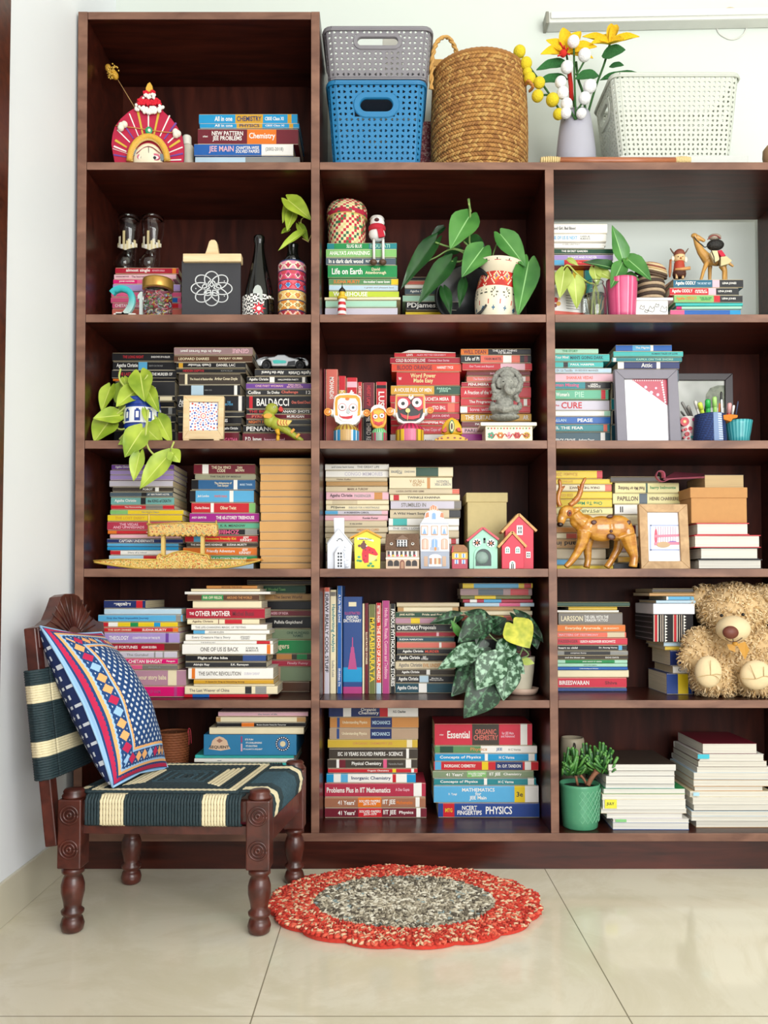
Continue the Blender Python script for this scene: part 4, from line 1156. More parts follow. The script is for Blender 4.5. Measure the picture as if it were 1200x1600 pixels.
# white knob on the left wall
b = B(); zk = V((XW, -.25, .63)); b.lathe([(.016,0),(.016,.004),(.009,.008),(.009,.018),(.017,.022),(.018,.03),(.012,.035)], zk, M('f2f2ee', .3, .02), 20, axis=(1,0,0))
tag(b.build('wall_hook', loc=zk), 'white round knob fixed on left wall behind chair back', 'hook')
# ---------------------------------------------------------------- top left box: fan mask, flower stem, small jar
def base_thing(name, label, cat, cr, x, dep, z, group=None):
    p = W(cr, x, 0, dep); return thing(name, label, cat, (p.x, dep, z), group)
Z1 = BT[1]+.0004
t = base_thing('fan_mask', 'crimson fan headdress mask with striped rays, gold halo and painted face', 'mask', 'f1', 610, .05, Z1)
FC = (615, 1290)                                           # centre of the rays, zoom pixels
fan = [(215,1305),(170,1200),(150,1080),(165,960),(195,860),(270,760),(360,680),(440,630),(470,540),(520,480),(600,455),(690,480),(760,560),(800,670),(900,760),(975,860),(1035,980),(1058,1100),(1058,1220),(1040,1305)]
b = B(); ppx(b, 'f1', fan, .055, .064, M('b5163f', .7, .2, 50), z0=Z1); b.build('fan', t, bevel=.001)
b = B()
for a, r0, r1, w_, c in ((112,330,650,7,'w'),(102,330,650,14,'gd'),(90,330,640,9,'w'),(78,330,640,14,'gd'),(65,340,640,8,'w'),(124,335,600,10,'pu'),(135,330,560,9,'w'),(148,320,500,15,'gd'),(157,300,480,10,'w'),(170,270,450,10,'pu'),(161,260,480,3,'w'),(186,240,440,9,'w'),(200,230,400,15,'gd'),
    (54,335,600,11,'pu'),(43,330,540,9,'w'),(33,310,480,15,'gd'),(22,270,470,7,'w'),(12,260,450,11,'pu'),(2,240,420,8,'w')):
    if 180 < a: continue
    d, o_ = (cos(a*pi/180), -sin(a*pi/180)), (sin(a*pi/180), cos(a*pi/180))
    q = [(FC[0]+d[0]*r+o_[0]*s, FC[1]+d[1]*r+o_[1]*s) for r, s in ((r0, -w_*.7), (r1*.98, -w_), (r1*.98, w_), (r0, w_*.7))]
    ppx(b, 'f1', q, .0535, .0552, M(c, .6))
b.build('ray_ribbons', t)
b = B(); tpx(b, 'f1', [(205,850),(420,875),(620,905),(800,930),(1000,945)], .052, 7, M('ca', .5)); b.build('cross_stick', t)
b = B()
for x, y in ((280,850),(315,835),(270,880),(955,930),(985,950),(960,965)): b.sph(W('f1', x, y, .048), 42*mpp('f1', .05), M('e8e2d2', .9, .1), 10, 6)
b.build('shell_tufts', t)
b = B(); rn = random.Random(3)
for i in range(70):
    f = rn.random(); x = 455+345*f; y = 620+40*sin(pi*f)+rn.uniform(-35, 35); b.sph(W('f1', x, y, .046), 20*mpp('f1', .05), M('e9e6de', .9, .1), 8, 5)
for i in range(26):
    x = 550+155*rn.random(); b.sph(W('f1', x, 480+rn.uniform(-25, 30), .046), 17*mpp('f1', .05), M('e9e6de', .9, .1), 8, 5)
b.build('white_fringe', t)
b = B()
for i in range(60):
    f = rn.random(); x = 490+280*f; y = 560+rn.uniform(-38, 30); b.sph(W('f1', x, y, .048), 20*mpp('f1', .05), M('d3182e', .9, .15), 8, 5)
for i in range(30): b.sph(W('f1', 550+145*rn.random(), 440+rn.uniform(-25, 22), .048), 16*mpp('f1', .05), M('d3182e', .9, .15), 8, 5)
b.build('red_fringe', t)
b = B(); ppx(b, 'f1', [(585,425),(578,380),(600,325),(632,300),(660,345),(668,395),(660,425)], .046, .056, M('d9a93c', .4)); b.build('gold_tip', t, bevel=.002)
b = B(); k = mpp('f1', .05); b.sph(W('f1', 620, 912, .05), (48*k, .004, 52*k), M('1f9a63', .3), 14, 8); b.sph(W('f1', 625, 908, .046), (20*k, .003, 22*k), M('w', .2), 10, 6); b.build('jewel', t)
b = B(); tpx(b, 'f1', [(615+235*cos(a)*1.0, 1300-310*sin(a)) for a in [pi*i/24 for i in range(25)]], .047, 42, M('d9a63a', .5, .25, 200, .4), 8)
for i in range(40):
    a = pi*(i+.5)/40; tpx(b, 'f1', [(615+195*cos(a), 1300-265*sin(a)), (615+272*cos(a), 1300-352*sin(a))], .043, 6, M('efd28a', .5), 5)
b.clamp(Z1); b.build('gold_halo', t)
b = B(); c = W('f1', 615, 1300, .056); b.sph(c, (195*k, .022, 235*k), M('f0e2c6', .5), 20, 12); b.clamp(Z1); face = b.build('face', t)
b = B()
for s in (-1, 1):
    ppx(b, 'f1', disc(615+s*78, 1240, 66, 44), .0375, .042, M('c9627a', .5)); ppx(b, 'f1', disc(615+s*78, 1248, 48, 24), .0365, .042, M('w', .4)); ppx(b, 'f1', disc(615+s*78, 1250, 19), .0355, .042, M('k', .3))
    tpx(b, 'f1', arc2([(615, 1110), (615+s*60, 1130), (615+s*150, 1200)]), .039, 6, M('8a2a3a', .5), 5)
    ppx(b, 'f1', disc(615+s*165, 1185+(s > 0)*60, 34, 44), .045, .052, M('7d8a92', .4))
tpx(b, 'f1', [(618, 1110), (618, 1225)], .036, 4, M('3a3a4a', .5), 5)
b.clamp(Z1); b.build('painted_eyes', face)
t = base_thing('dried_pod', 'gold dried seed head on thin stick leaning behind the mask', 'dried flower', 'f1', 430, .09, Z1)
b = B(); tpx(b, 'f1', [(235,280),(430,600),(560,830),(700,1100)], [.095, .09, .085, .08], [5, 6, 6, 6], M('b9925e', .7)); b.build('stick', t)
b = B(); b.sph(W('f1', 190, 215, .096), (48*k, 48*k, 70*k), M('c9982a', .6, .4, 200, .8), 14, 10, roty(-.5)); b.sph(W('f1', 112, 130, .097), (40*k, 40*k, 50*k), M('b98a2a', .6, .4, 200, .8), 12, 8)
for i in range(60): b.sph(W('f1', 165+rn.gauss(0, 38), 185+rn.gauss(0, 42), .07+rn.uniform(0, .02)+.012), 11*k, M('d9b04a', .6), 6, 4)
b.build('seed_head', t)
t = base_thing('small_jar', 'small off-white capped jar between the mask and exam books', 'jar', 'f1', 1110, .15, Z1)
b = B(); lpx(b, 'f1', 1110, .15, [(75,1330),(75,1130),(60,1105),(52,1100)], M('c9c2b2', .4), 24, Z1); b.build('body', t)
b = B(); lpx(b, 'f1', 1098, .15, [(54,1098),(56,1085),(56,1000),(48,985)], M('e6e2d6', .4), 24); b.build('cap', t)
# ---------------------------------------------------------------- on top of the bookcase
def px_basket(name, label, cr, x0b, x1b, x0t, x1t, ytop, dep, hd, z0, col, group, fh=True, cell=.0165):
    pb, pt_ = W(cr, x0b, ytop, dep), W(cr, x0t, ytop, dep); k = mpp(cr, dep)
    zt = W(cr, x0t, ytop, dep).z
    return lattice_basket(name, label, W(cr, (x0t+x1t)/2, ytop, dep).x, dep, z0, (x1b-x0b)/2*k, (x1t-x0t)/2*k, hd*.9, hd, zt-z0, col, group, fh, cell=cell), zt
GB = 'plastic lattice baskets on the bookcase top'
bb, zb_ = px_basket('storage_basket', 'blue plastic lattice basket under the grey basket', 'B', 118, 552, 95, 588, 402, .03, .1, Z1, '1f74a6', GB)
gb, zg_ = px_basket('storage_basket', 'grey plastic lattice basket stacked on the blue one', 'B', 100, 606, 76, 620, 136, .028, .105, zb_+.012, '7d7a80', GB)
cx = W('B', 340, 0, .1).x
t = base_thing('white_box', 'small white box seen through hand hole of grey basket', 'box', 'B', 410, .1, zb_+.02)
b = B(); p0, p1 = W('B', 372, 205, .1), W('B', 470, 245, .1); b.box(p0.x, p1.x, .08, .14, zb_+.0205, p0.z, M('ivory', .5)); b.build('box_body', t, bevel=.002)
b = B(); p0, p1 = W('B', 555, 600, .25), W('B', 592, 800, .25); 
t = base_thing('booklet', 'red patterned booklet standing in the gap beside blue basket', 'book', 'B', 570, .25, Z1)
b.box(p0.x, p1.x+.02, .25, .262, Z1, p0.z, voro('red_print', ['a84a55', 'c87a80', '8a3540', 'd9b0a8'], 220)); b.build('cover', t)
# woven basket with rope handles
t = base_thing('woven_basket', 'large round tan woven grass basket with rope handle', 'basket', 'B', 848, .152, Z1)
k = mpp('B', .152); c = W('B', 848, 600, .152); ztop = W('B', 848, 388, .152).z; hb = ztop-Z1
tan = [M('ab7a3e', .75, .3, 120, .5), M('986834', .75, .3, 120, .5), M('bd9252', .75, .25, 120, .5), M('8a5a2a', .75, .3, 120, .5)]
b = B(); rn = random.Random(8); NR, NC = 27, 100; rad = lambda v: (238+13*sin(pi*v*.8+.3)-6*v)*k*.965
for j in range(NR):
    for i in range(NC):
        v = (j+.5)/NR; a = 2*pi*(i+.5*(j % 2))/NC; r = rad(v); o_ = V((cos(a), sin(a), 0)); tt = V((-sin(a), cos(a), 0))
        d = (tt+EZ*(.55 if j % 2 else -.55)).normalized(); u = o_.cross(d)
        Q = Matrix((d, u, o_)).transposed()
        b.sph(V((c.x, .152, Z1))+o_*r+EZ*(hb*v), (.0104, .0058, .0028), rn.choices(tan, (4, 3, 3, 1))[0], 6, 3, Q)
b.lathe([(rad(0)*.98, Z1), (rad(.3)*.985, Z1+hb*.3), (rad(.6)*.985, Z1+hb*.6), (rad(1)*.98, ztop), (rad(1)*.94, ztop-.002), (rad(.5)*.94, Z1+hb*.5), (rad(0)*.9, Z1+.01)], (c.x, .152, 0), tan[3], 40); b.build('woven_wall', t)
b = B(); pts = [V((c.x+rad(1)*cos(2*pi*i/60), .152+rad(1)*sin(2*pi*i/60), ztop+.001)) for i in range(61)]; rope(b, pts, .006, tan[1], 8); b.build('rim', t)
def twist(b, pts, r, m):
    q = arc([tuple(p) for p in pts], 10)
    for ph in (0, pi):
        o_ = []
        for i, p in enumerate(q): o_.append(p+V((cos(i*.9+ph)*r*.6, sin(i*.9+ph)*r*.6, 0)))
        b.tube(o_, r*.75, m, 6)
b = B(); twist(b, [W('B', 612, 440, .09), W('B', 616, 300, .09), W('B', 640, 210, .1), W('B', 690, 184, .11), W('B', 730, 240, .13), W('B', 747, 330, .16), W('B', 745, 400, .2)], .0058, M('c99a55', .8, .3, 150, .4)); b.build('rope_handle', t)
b = B(); twist(b, [W('B', 1080, 420, .09), W('B', 1092, 400, .07), W('B', 1112, 430, .08), W('B', 1096, 450, .1)], .004, M('b97a3a', .8, .3, 150, .4)); b.build('rope_loop', t)
t = base_thing('cardboard_box', 'flat kraft cardboard box standing behind the woven basket', 'box', 'B', 700, .3, Z1)
b = B(); p0, p1 = W('B', 625, 330, .3), W('B', 785, 400, .3); b.box(p0.x, p1.x, .296, .325, Z1, p0.z, M('c9a05e', .8)); b.build('box_body', t, bevel=.001)
b = B(); p0, p1 = W('B', 622, 298, .3), W('B', 788, 331, .3); b.box(p0.x, p1.x, .293, .328, p1.z, p0.z, M('b98a48', .8)); b.build('lid', t, bevel=.001)
# vase and crocheted flowers
t = base_thing('vase', 'plain pale grey tapered ceramic vase holding crochet flowers', 'vase', 'C', 300, .13, Z1)
b = B(); lpx(b, 'C', 300, .13, [(88,760),(93,745),(92,715),(86,660),(78,600),(70,555),(66,538),(62,538),(60,545),(66,600),(70,700)], M('a9a8b4', .45, .05), 36, Z1, caps=True); b.build('vase_body', t)
STM, LFG = M('2f5a2a', .9, .3, 120, .6), M('2f6a35', .95, .45, 260, 1.0)
YEL, WHB, YLB, REDY = M('e8bf1e', .95, .2, 240, .8), M('eeeef0', .95, .12, 300, 1.0), M('dcc628', .95, .2, 300, 1.0), M('c8281e', .95, .1)
k = mpp('C', .13)
def petal(b, cr, bp, tp, w, d0, d1, m): leafp(b, cr, bp, tp, w, d0, d1, m, heart=0, cup=.25, droop=.12)
t = base_thing('crochet_lily', 'yellow crochet lily with red stamens at left of vase', 'crochet flower', 'C', 250, .12, Z1, 'crochet flowers in the vase')
b = B()
for tp, w, d in (((142,240),62,.07),((165,178),60,.09),((243,118),66,.1),((325,135),58,.1),((398,205),64,.08),((378,258),58,.06)): petal(b, 'C', (252,250), tp, w, .1, d, YEL)
b.build('petals', t)
b = B()
for tp in ((225,200),(245,215),(215,262),(262,225),(270,255)): tpx(b, 'C', [(252,250), tp], [.095, .06], 4, REDY, 5)
b.sph(W('C', 240, 250, .075), 18*k, REDY, 10, 6); b.build('stamens', t)
b = B(); tpx(b, 'C', arc2([(255,255),(268,330),(285,450),(298,560)]), .125, 5, STM); tpx(b, 'C', [(268,340),(276,400),(278,470)], .1, 11, REDY); b.build('stem', t)
b = B(); leafp(b, 'C', (262,295), (122,312), 62, .11, .07, LFG, heart=0); leafp(b, 'C', (262,370), (122,372), 60, .11, .08, LFG, heart=0); b.build('foliage', t)
t = base_thing('crochet_lily', 'tall yellow crochet lily above white basket, seen from side', 'crochet flower', 'C', 440, .13, Z1, 'crochet flowers in the vase')
b = B()
for tp, w, d in (((340,158),46,.09),((378,190),44,.07),((470,98),46,.13),((497,100),40,.14),((598,158),44,.1),((520,175),50,.07),((420,150),46,.15)): petal(b, 'C', (455,208), tp, w, .12, d, YEL)
b.build('petals', t)
b = B(); tpx(b, 'C', arc2([(458,208),(432,300),(395,400),(365,500),(350,560)]), .13, 6, STM); tpx(b, 'C', arc2([(300,290),(310,370),(330,430),(345,520)]), .13, 6, STM); b.build('stem', t)
b = B(); leafp(b, 'C', (420,262), (528,225), 88, .13, .09, LFG, heart=0); leafp(b, 'C', (455,312), (522,300), 44, .14, .11, LFG, heart=0); leafp(b, 'C', (412,375), (622,335), 48, .13, .06, LFG, heart=0); leafp(b, 'C', (405,350), (303,358), 66, .13, .09, LFG, heart=0); b.build('foliage', t)
def balls(name, label, lst, m, stems, dep):
    t = base_thing(name, label, 'crochet flower', 'C', lst[0][0], dep, Z1, 'crochet flowers in the vase')
    for x, y, r in lst: b = B(); b.sph(W('C', x, y, dep-.03), r*k, m, 18, 12); b.build('crochet_ball', t)
    b = B()
    for s in stems: tpx(b, 'C', arc2(s), dep-.02, 5, STM)
    b.build('stem', t)
balls('crochet_berry_sprig', 'sprig of white crochet balls standing in the grey vase', [(288,195,28),(340,258,30),(258,315,29),(228,385,27),(238,435,28),(256,487,27),(365,405,31),(340,460,28),(252,530,26),(325,532,24)], WHB,
    [[(290,225),(292,330),(295,440),(300,560)], [(340,285),(315,330),(300,350)], [(365,430),(330,480),(305,520)], [(256,500),(280,530),(298,560)]], .1)
balls('crochet_berry_sprig', 'sprig of yellow crochet balls drooping left from grey vase', [(35,242,29),(65,297,29),(72,338,22),(83,367,28),(128,388,27),(120,450,28),(190,468,31),(218,535,26)], YLB,
    [[(45,262),(100,340),(150,405),(200,480),(250,560)], [(125,450),(160,445),(185,455)]], .11)
# white basket on a white file box, rain stick in front
t = base_thing('file_box', 'low white box under the white basket', 'box', 'C', 960, .05, Z1)
p0, p1 = W('C', 500, 0, .05), W('C', 1098, 0, .05); zf_ = W('C', 900, 727, .05).z
b = B(); b.box(p0.x, p1.x, .05, .27, Z1, zf_, M('c9cac6', .4)); b.build('box_body', t, bevel=.003)
px_basket('storage_basket', 'white plastic lattice basket with end hand holes', 'C', 500, 1035, 462, 1075, 345, .06, .098, zf_+.0004, 'c4c8be', GB, False, .0145)
t = base_thing('rain_stick', 'brown bamboo rain stick with pale bound ends lying along front edge', 'rain stick', 'C', 485, .017, Z1)
y_ = .016; r_ = .0105
b = B(); a_, e_ = W('C', 222, 740, y_), W('C', 765, 740, y_); a_.z = e_.z = Z1+r_; b.tube([a_, a_.lerp(e_, .3), a_.lerp(e_, .62), e_], [r_*.95, r_, r_*.97, r_*.95], wood('bamboo', '8a4a2c', 'b26d48', .35, (3, 40, 40)), 16); b.build('tube', t)
for x0, x1 in ((138, 222), (765, 832)):
    b = B()
    for i in range(9):
        f = i/8; p = W('C', x0+(x1-x0)*f, 740, y_); p.z = Z1+r_*1.1; rr = r_*(.8+.35*sin(pi*(.15+.7*f)))
        b.tube([p+V((-.0024, 0, 0)), p, p+V((.0024, 0, 0))], [rr*.88, rr, rr*.88], M('d9c08a', .8, .25, 200, .5), 14)
    b.build('cord_binding', t)
t = base_thing('clay_jar', 'brown rounded clay jar at far right end of bookcase top', 'jar', 'C', 1215, .06, Z1)
b = B(); lpx(b, 'C', 1222, .06, [(34,762),(46,735),(44,705),(28,685),(20,682)], M('8a6a4a', .5), 24, Z1); b.build('jar_body', t)
# unlit tube light on the wall
t = thing('tube_light', 'unlit white tube-light batten fixed on rear wall above the white basket', 'lamp', (W('C', 700, 95, YB).x, YB, W('C', 700, 95, YB).z))
a_, e_ = W('C', 165, 105, YB-.025), W('C', 1420, 80, YB-.025); d = (e_-a_); u = V((-d.z, 0, d.x)).normalized()
b = B(); b.obox((a_+e_)/2, d/2, EY*.024, u*.0155*1.1, M('d4d5d0', .35, .03)); hs = b.build('housing', t, bevel=.004)
b = B(); b.obox((a_+e_)/2+V((0,-.026,.004)), d/2*.985, EY*.004, u*.0105, M('e6e7e2', .3, .02)); b.build('diffuser', t, bevel=.002)
b = B(); b.obox(a_-d.normalized()*.004, d.normalized()*.005, EY*.0255, u*.019, M('8d8c80', .4)); b.build('end_cap', t, bevel=.002)
b = B(); b.tube(arc([W('C', x, y, YB-.003) for x, y in ((955,120),(975,160),(1030,185),(1080,165),(1105,118))]), .0022, M('d9d9d2', .5), 6); b.tube(arc([W('C', x, y, YB-.003) for x, y in ((985,50),(1020,36),(1060,45))]), .0018, M('c9b896', .5), 6); b.build('cable', t)
# ---------------------------------------------------------------- second row
Z2 = BT[2]+.0004
zpk = W('D', 300, 498, .135).z+.0006
GL = glassmat()
for x, lab in ((0, 'left boot-shaped clear beer glass printed with city skyline'), (118, 'right boot-shaped clear beer glass printed with city skyline')):
    t = base_thing('boot_glass', lab, 'glass', 'D', 250+x, .18, zpk, 'boot-shaped glasses on the pink pile')
    k = mpp('D', .18); b = B(); cs = []
    prof = [(500,-14,34,48),(488,-14,50,60),(465,-10,50,54),(445,0,40,42),(420,6,33,34),(395,8,34,34),(370,6,42,42),(330,6,51,50),(285,6,54,54),(256,6,53,53)]
    vs = []; n = 28
    for y, dx, rx, ry in prof:
        c = W('D', 252+x+dx, y, .18)
        if y == 500: c.z = zpk
        for i in range(n): a = 2*pi*i/n; vs.append(c+V((rx*k*cos(a), ry*k*sin(a), 0)))
    L_ = len(prof)
    inner = [V((p.x, p.y, p.z)) for p in vs[2*n:]]
    fs = [(j*n+i, j*n+(i+1) % n, (j+1)*n+(i+1) % n, (j+1)*n+i) for j in range(L_-1) for i in range(n)]+[tuple(range(n))[::-1]]
    b.add(vs, fs, GL, True); b.build('glass_wall', t, solid=.0022)
    b = B(); rn = random.Random(4)
    for i in range(13):
        a = -pi/2+(i-6)*.16; y0 = 397-4*abs(i-6); y1 = 375-rn.choice((8, 20, 34, 50, 75 if i in (5, 6) else 25)); cx_ = W('D', 258+x, y0, .18)
        p = V((cx_.x+55*k*cos(a), .18+55*k*sin(a), 0)); tt = V((-sin(a), cos(a), 0)); z0, z1 = W('D', 258, y0, .125).z, W('D', 258, y1, .125).z
        b.obox(p+V((0,0,(z0+z1)/2)), tt*.0036, V((cos(a), sin(a), 0))*.0006, EZ*abs(z1-z0)/2, M(rn.choice(('d9d6cc', 'd6cfb8', 'c9b98a', 'e8e6e0')), .35))
    b.build('skyline_print', t)
def grad(a, c, f): return ''.join('%02x' % int(int(a[i:i+2], 16)*(1-f)+int(c[i:i+2], 16)*f) for i in (0, 2, 4))
t = base_thing('number_ornament', 'teal to white number 2 ornament in front of pink pile', 'ornament', 'D', 230, .05, Z2, 'number ornaments')
b = B(); pts = arc2([(174,628),(192,612),(225,604),(258,618),(274,650),(268,690),(245,725),(215,760),(195,790)], 5); lo = W('D', 230, 790, .05).z
def n2(x, y): p = W('D', x, y, .05); return V((p.x, .05, max(p.z, Z2+.012)))
for i in range(len(pts)-1):
    p, q = n2(*pts[i]), n2(*pts[i+1]); d = (q-p)
    if d.length < 1e-5: continue
    u = V((-d.z, 0, d.x)).normalized(); f = min(1, max(0, (pts[i][1]-620)/120))
    b.obox((p+q)/2, d*.56, EY*.006, u*.0085, M(grad('2fb2b8', 'e6e2da', f), .5, 0))
p = n2(195, 800); b.box(p.x-.006, W('D', 300, 0, .05).x, .044, .056, Z2, Z2+.017, M('e6e2da', .5, 0)); b.build('numeral', t)
t = base_thing('number_ornament', 'pale number 1 ornament between the 2 and sweet jar', 'ornament', 'D', 313, .06, Z2, 'number ornaments')
b = B(); ppx(b, 'D', [(308,760),(308,650),(300,655),(300,635),(314,618),(324,618),(324,760)], .06, .07, M('c6cfcc', .5), z0=Z2); b.build('numeral', t)
t = base_thing('sweet_jar', 'glass jar with gold lid filled with coloured paper curls', 'jar', 'D', 398, .075, Z2)
b = B(); lpx(b, 'D', 398, .075, [(62,775),(70,765),(72,740),(72,640),(66,618),(62,612)], GL, 32, Z2); b.build('glass_wall', t)
b = B(); lpx(b, 'D', 400, .075, [(74,612),(76,608),(76,572),(72,562),(60,560)], M('b98f45', .35, .1, 60, 0, .6), 32); b.build('lid', t)
b = B(); rn = random.Random(9); c = W('D', 398, 690, .075); k = mpp('D', .075)
for i in range(190):
    a = rn.uniform(0, 2*pi); r = 58*k*math.sqrt(rn.random()); z = rn.uniform(Z2+.01, W('D', 398, 632, .075).z)
    o_ = V((c.x+r*cos(a), .075+r*sin(a), z)); d = V((rn.uniform(-1, 1), rn.uniform(-1, 1), rn.uniform(-1, 1))).normalized(); e = d.orthogonal().normalized()
    b.tube([o_+d*.006*cos(q)+e*.006*sin(q) for q in (0, .8, 1.6, 2.4, 3.2)], .0019, M(rn.choice(('d8404e', 'e8a0ae', 'efe3c0', 'e0c040', '7fb86b', 'e9e4dc', 'd9789a', 'b0c8d8')), .6), 5)
b.build('paper_curls', t)
t = base_thing('hand_clip_board', 'black chalkboard with white looped kolam held in wooden clip', 'decoration', 'D', 662, .05, Z2)
b = B(); ppx(b, 'D', [(518,765),(808,765),(808,466),(518,466)], .055, .062, M('35353a', .7, .1), z0=Z2+.002); brd = b.build('board', t)
b = B(); ppx(b, 'D', rect(523, 811, 429, 469), .044, .074, wood('pale_pine', 'd9b98a', 'ecd4aa', .55, (3, 30, 30))); b.build('clip_bar', t, bevel=.002)
b = B(); ppx(b, 'D', [(632,432),(640,410),(652,370),(662,361),(680,361),(690,372),(700,432)], .048, .07, wood('pale_pine', 'd9b98a', 'ecd4aa')); b.build('clip_handle', t, bevel=.002)
b = B(); ppx(b, 'D', rect(508, 812, 728, 734), .048, .07, M('e0c79a', .6), z0=Z2) if 0 else b.box(W('D', 512, 0, .05).x, W('D', 812, 0, .05).x, .048, .072, Z2, Z2+.004, M('e0c79a', .6)); b.build('foot', t)
b = B(); kc = (665, 603)
for off, A_, B_, n_ in ((0, 60, 36, 8/3), (.3, 28, 17, 5/2)):
    pts = []
    for i in range(361):
        a = (6 if n_ > 2.6 else 4)*pi*i/360; r = A_+B_*cos(n_*a); pts.append((kc[0]+1.05*r*cos(a+off), kc[1]-.88*r*sin(a+off)))
    tpx(b, 'D', pts, .0545, 3.0, M('dfe2e4', .7), 5)
for i in range(10):
    a = 2*pi*i/10; r = 78 if i % 2 else 45; b.sph(W('D', kc[0]+r*cos(a), kc[1]-r*.8*sin(a), .0545), 3.2*mpp('D', .05), M('dfe2e4', .7), 8, 4)
b.build('kolam_line', brd)
t = base_thing('bottle', 'black glass bottle with white netted band and red star', 'bottle', 'D', 897, .07, Z2)
b = B(); lpx(b, 'D', 898, .07, [(74,780),(77,765),(76,680),(70,620),(52,540),(38,480),(28,430),(24,395),(24,380),(28,374),(28,350),(22,344),(16,344)], M('0b0c0a', .08, 0), 36, Z2); bt = b.build('glass_body', t)
def net(u, z, j): return M('w', .5, 0) if int(u*60+j*1.5) % 4 and int(u*60-j*1.5+400) % 4 else M('k', .5, 0)
b = B(); k = mpp('D', .07); zz = [W('D', 0, y, .07).z for y in range(780, 652, -6)]
zz = sorted({max(z, Z2) for z in zz}); b.lathe([(78.2*k, z) for z in zz], (W('D', 898, 0, .07).x, .07, 0), M('w', .5), 72, paint=net, caps=False); b.build('net_band', bt)
b = B(); pts = []
for i in range(16):
    a = 2*pi*i/16; r = 36 if i % 2 == 0 else 16; pts.append((898+r*cos(a), 700-r*sin(a)))
ppx(b, 'D', pts, .07-80*k, .07-76*k, M('cf2438', .4)); ppx(b, 'D', disc(898, 700, 10), .07-81*k, .07-78*k, M('w', .4)); b.build('star_motif', bt)
b = B(); ppx(b, 'D', [(868,652),(870,610),(880,590),(893,584),(906,590),(915,610),(917,652)], .07-76*k, .07-66*k, M('b9c0bc', .3)); b.build('label_arch', bt)
# painted bottle with cutting
t = base_thing('painted_bottle', 'bottle with bright painted bands holding lime green vine cutting', 'vase', 'D', 1065, .08, Z2)
cols_ = {0: ['c2304a', 'e8d9c0', '8a2a3a', 'd98aa0'], 1: ['7a3550', 'd9507f', 'f0e4c8', 'c2404a'], 2: ['2f6fb0', 'c2243c', '8ab4dc', 'e05a6a'], 3: ['d9a03a', 'efd9a0', 'c8502a', 'e9c070'], 4: ['cfa050', 'f0e0b0', '7a5a2a', 'd98a30'], 5: ['c2243c', 'e9c0b0', 'e0802a', 'a01a30']}
def bands(u, z, j):
    bd = min(5, int((z-Z2)/(W('D', 0, 485, .08).z-Z2)*6)); fr = ((z-Z2)/(W('D', 0, 485, .08).z-Z2)*6) % 1
    if fr > .88: return M('2b3f6a', .5, 0)
    q = (u*9) % 1; d = abs(q-.5)*2+abs(fr-.45)*2
    return M(cols_[5-bd][0 if d < .45 else (2 if d < .6 else (1 if d < 1.0 else 3))], .5, 0)
b = B(); k = mpp('D', .08); zz = [Z2+(W('D', 0, 482, .08).z-Z2)*i/48 for i in range(49)]
b.lathe([((70-(6 if i > 46 else 0))*k, z) for i, z in enumerate(zz)], (W('D', 1065, 0, .08).x, .08, 0), M('k', .4), 90, paint=bands, caps=True); b.build('painted_body', t)
b = B(); lpx(b, 'D', 1065, .08, [(56,482),(34,450),(27,430),(26,395),(30,388)], M('101210', .1, 0), 24); b.build('neck', t)
LIME, LIV = leafmat('lime_leaf', '7d9a22', 'b4c845', 16, .42), M('c9d470', .5, .05)
b = B(); tpx(b, 'g6', arc2([(245,915),(255,800),(275,750),(268,660),(300,560)]), .08, 7, M('c9c87a', .5)); tpx(b, 'g6', arc2([(335,915),(310,820),(285,780),(275,740)]), .075, 6, M('c9c87a', .5)); tpx(b, 'g6', arc2([(380,450),(390,400),(420,380)]), .07, 5, M('b9b860', .5)); tpx(b, 'g6', [(400,630),(470,670),(505,590)], .07, 6, M('c9b070', .5)); b.build('stem', t)
b = B()
for bp, tp, w, d0, d1 in (((225,165),(500,378),235,.075,.03),((290,320),(215,520),150,.09,.06),((400,560),(112,745),105,.07,.03),((360,470),(470,660),110,.09,.07),((250,200),(160,430),110,.1,.08),((235,520),(150,560),80,.1,.08)): leafp(b, 'g6', bp, tp, w, d0, d1, LIME, LIV)
b.clamp(None, -9, None, ux('a0', Z2)-.003); b.build('foliage', t)
# --- middle compartment
zge = W('E', 250, 373, .11).z+.0006
t = base_thing('plaited_box', 'round lidded palm-leaf box in red, cream and green check', 'basket', 'E', 165, .17, zge)
def plait(u, z, j):
    i = int(u*44); h_ = (i*7+j*13+(i//3)*(j//2)) % 10
    if (i+j) % 2: return M('e9d9a8', .7, 0) if h_ > 1 else M('3f7a45', .7, 0)
    return M('c02840', .7, 0) if h_ > 3 else (M('d9c98a', .7, 0) if h_ > 1 else M('2f6a4a', .7, 0))
k = mpp('E', .17); b = B(); c = W('E', 165, 300, .17)
zz = [zge+(W('E', 0, 250, .17).z-zge)*i/12 for i in range(13)]; b.lathe([((88+8*sin(pi*i/12))*k, z) for i, z in enumerate(zz)], (c.x, .17, 0), M('e9d9a8', .7), 44, paint=plait); b.build('box_body', t)
def plait2(u, z, j): return M('b82040', .7, 0) if j < 3 and (int(u*44)+j) % 5 else plait(u, z, j)
zz = [W('E', 0, 268-70*i/9, .17).z for i in range(10)]; b = B(); b.lathe([((102-(.6*max(0, i-4)**2.0))*k, z) for i, z in enumerate(zz)], (c.x, .17, 0), M('d9c070', .7), 44, paint=plait2); b.build('lid', t)
t = base_thing('shelf_sitter', 'white bird figure in red scarf with dangling legs on green pile', 'figurine', 'E', 313, .135, zge)
k = mpp('E', .13); b = B(); b.sph(W('E', 313, 335, .14), (42*k, 34*k, 40*k), M('eceae6', .6)); b.sph(W('E', 314, 280, .14), (37*k, 32*k, 34*k), M('eceae6', .6)); bd = b.build('body', t)
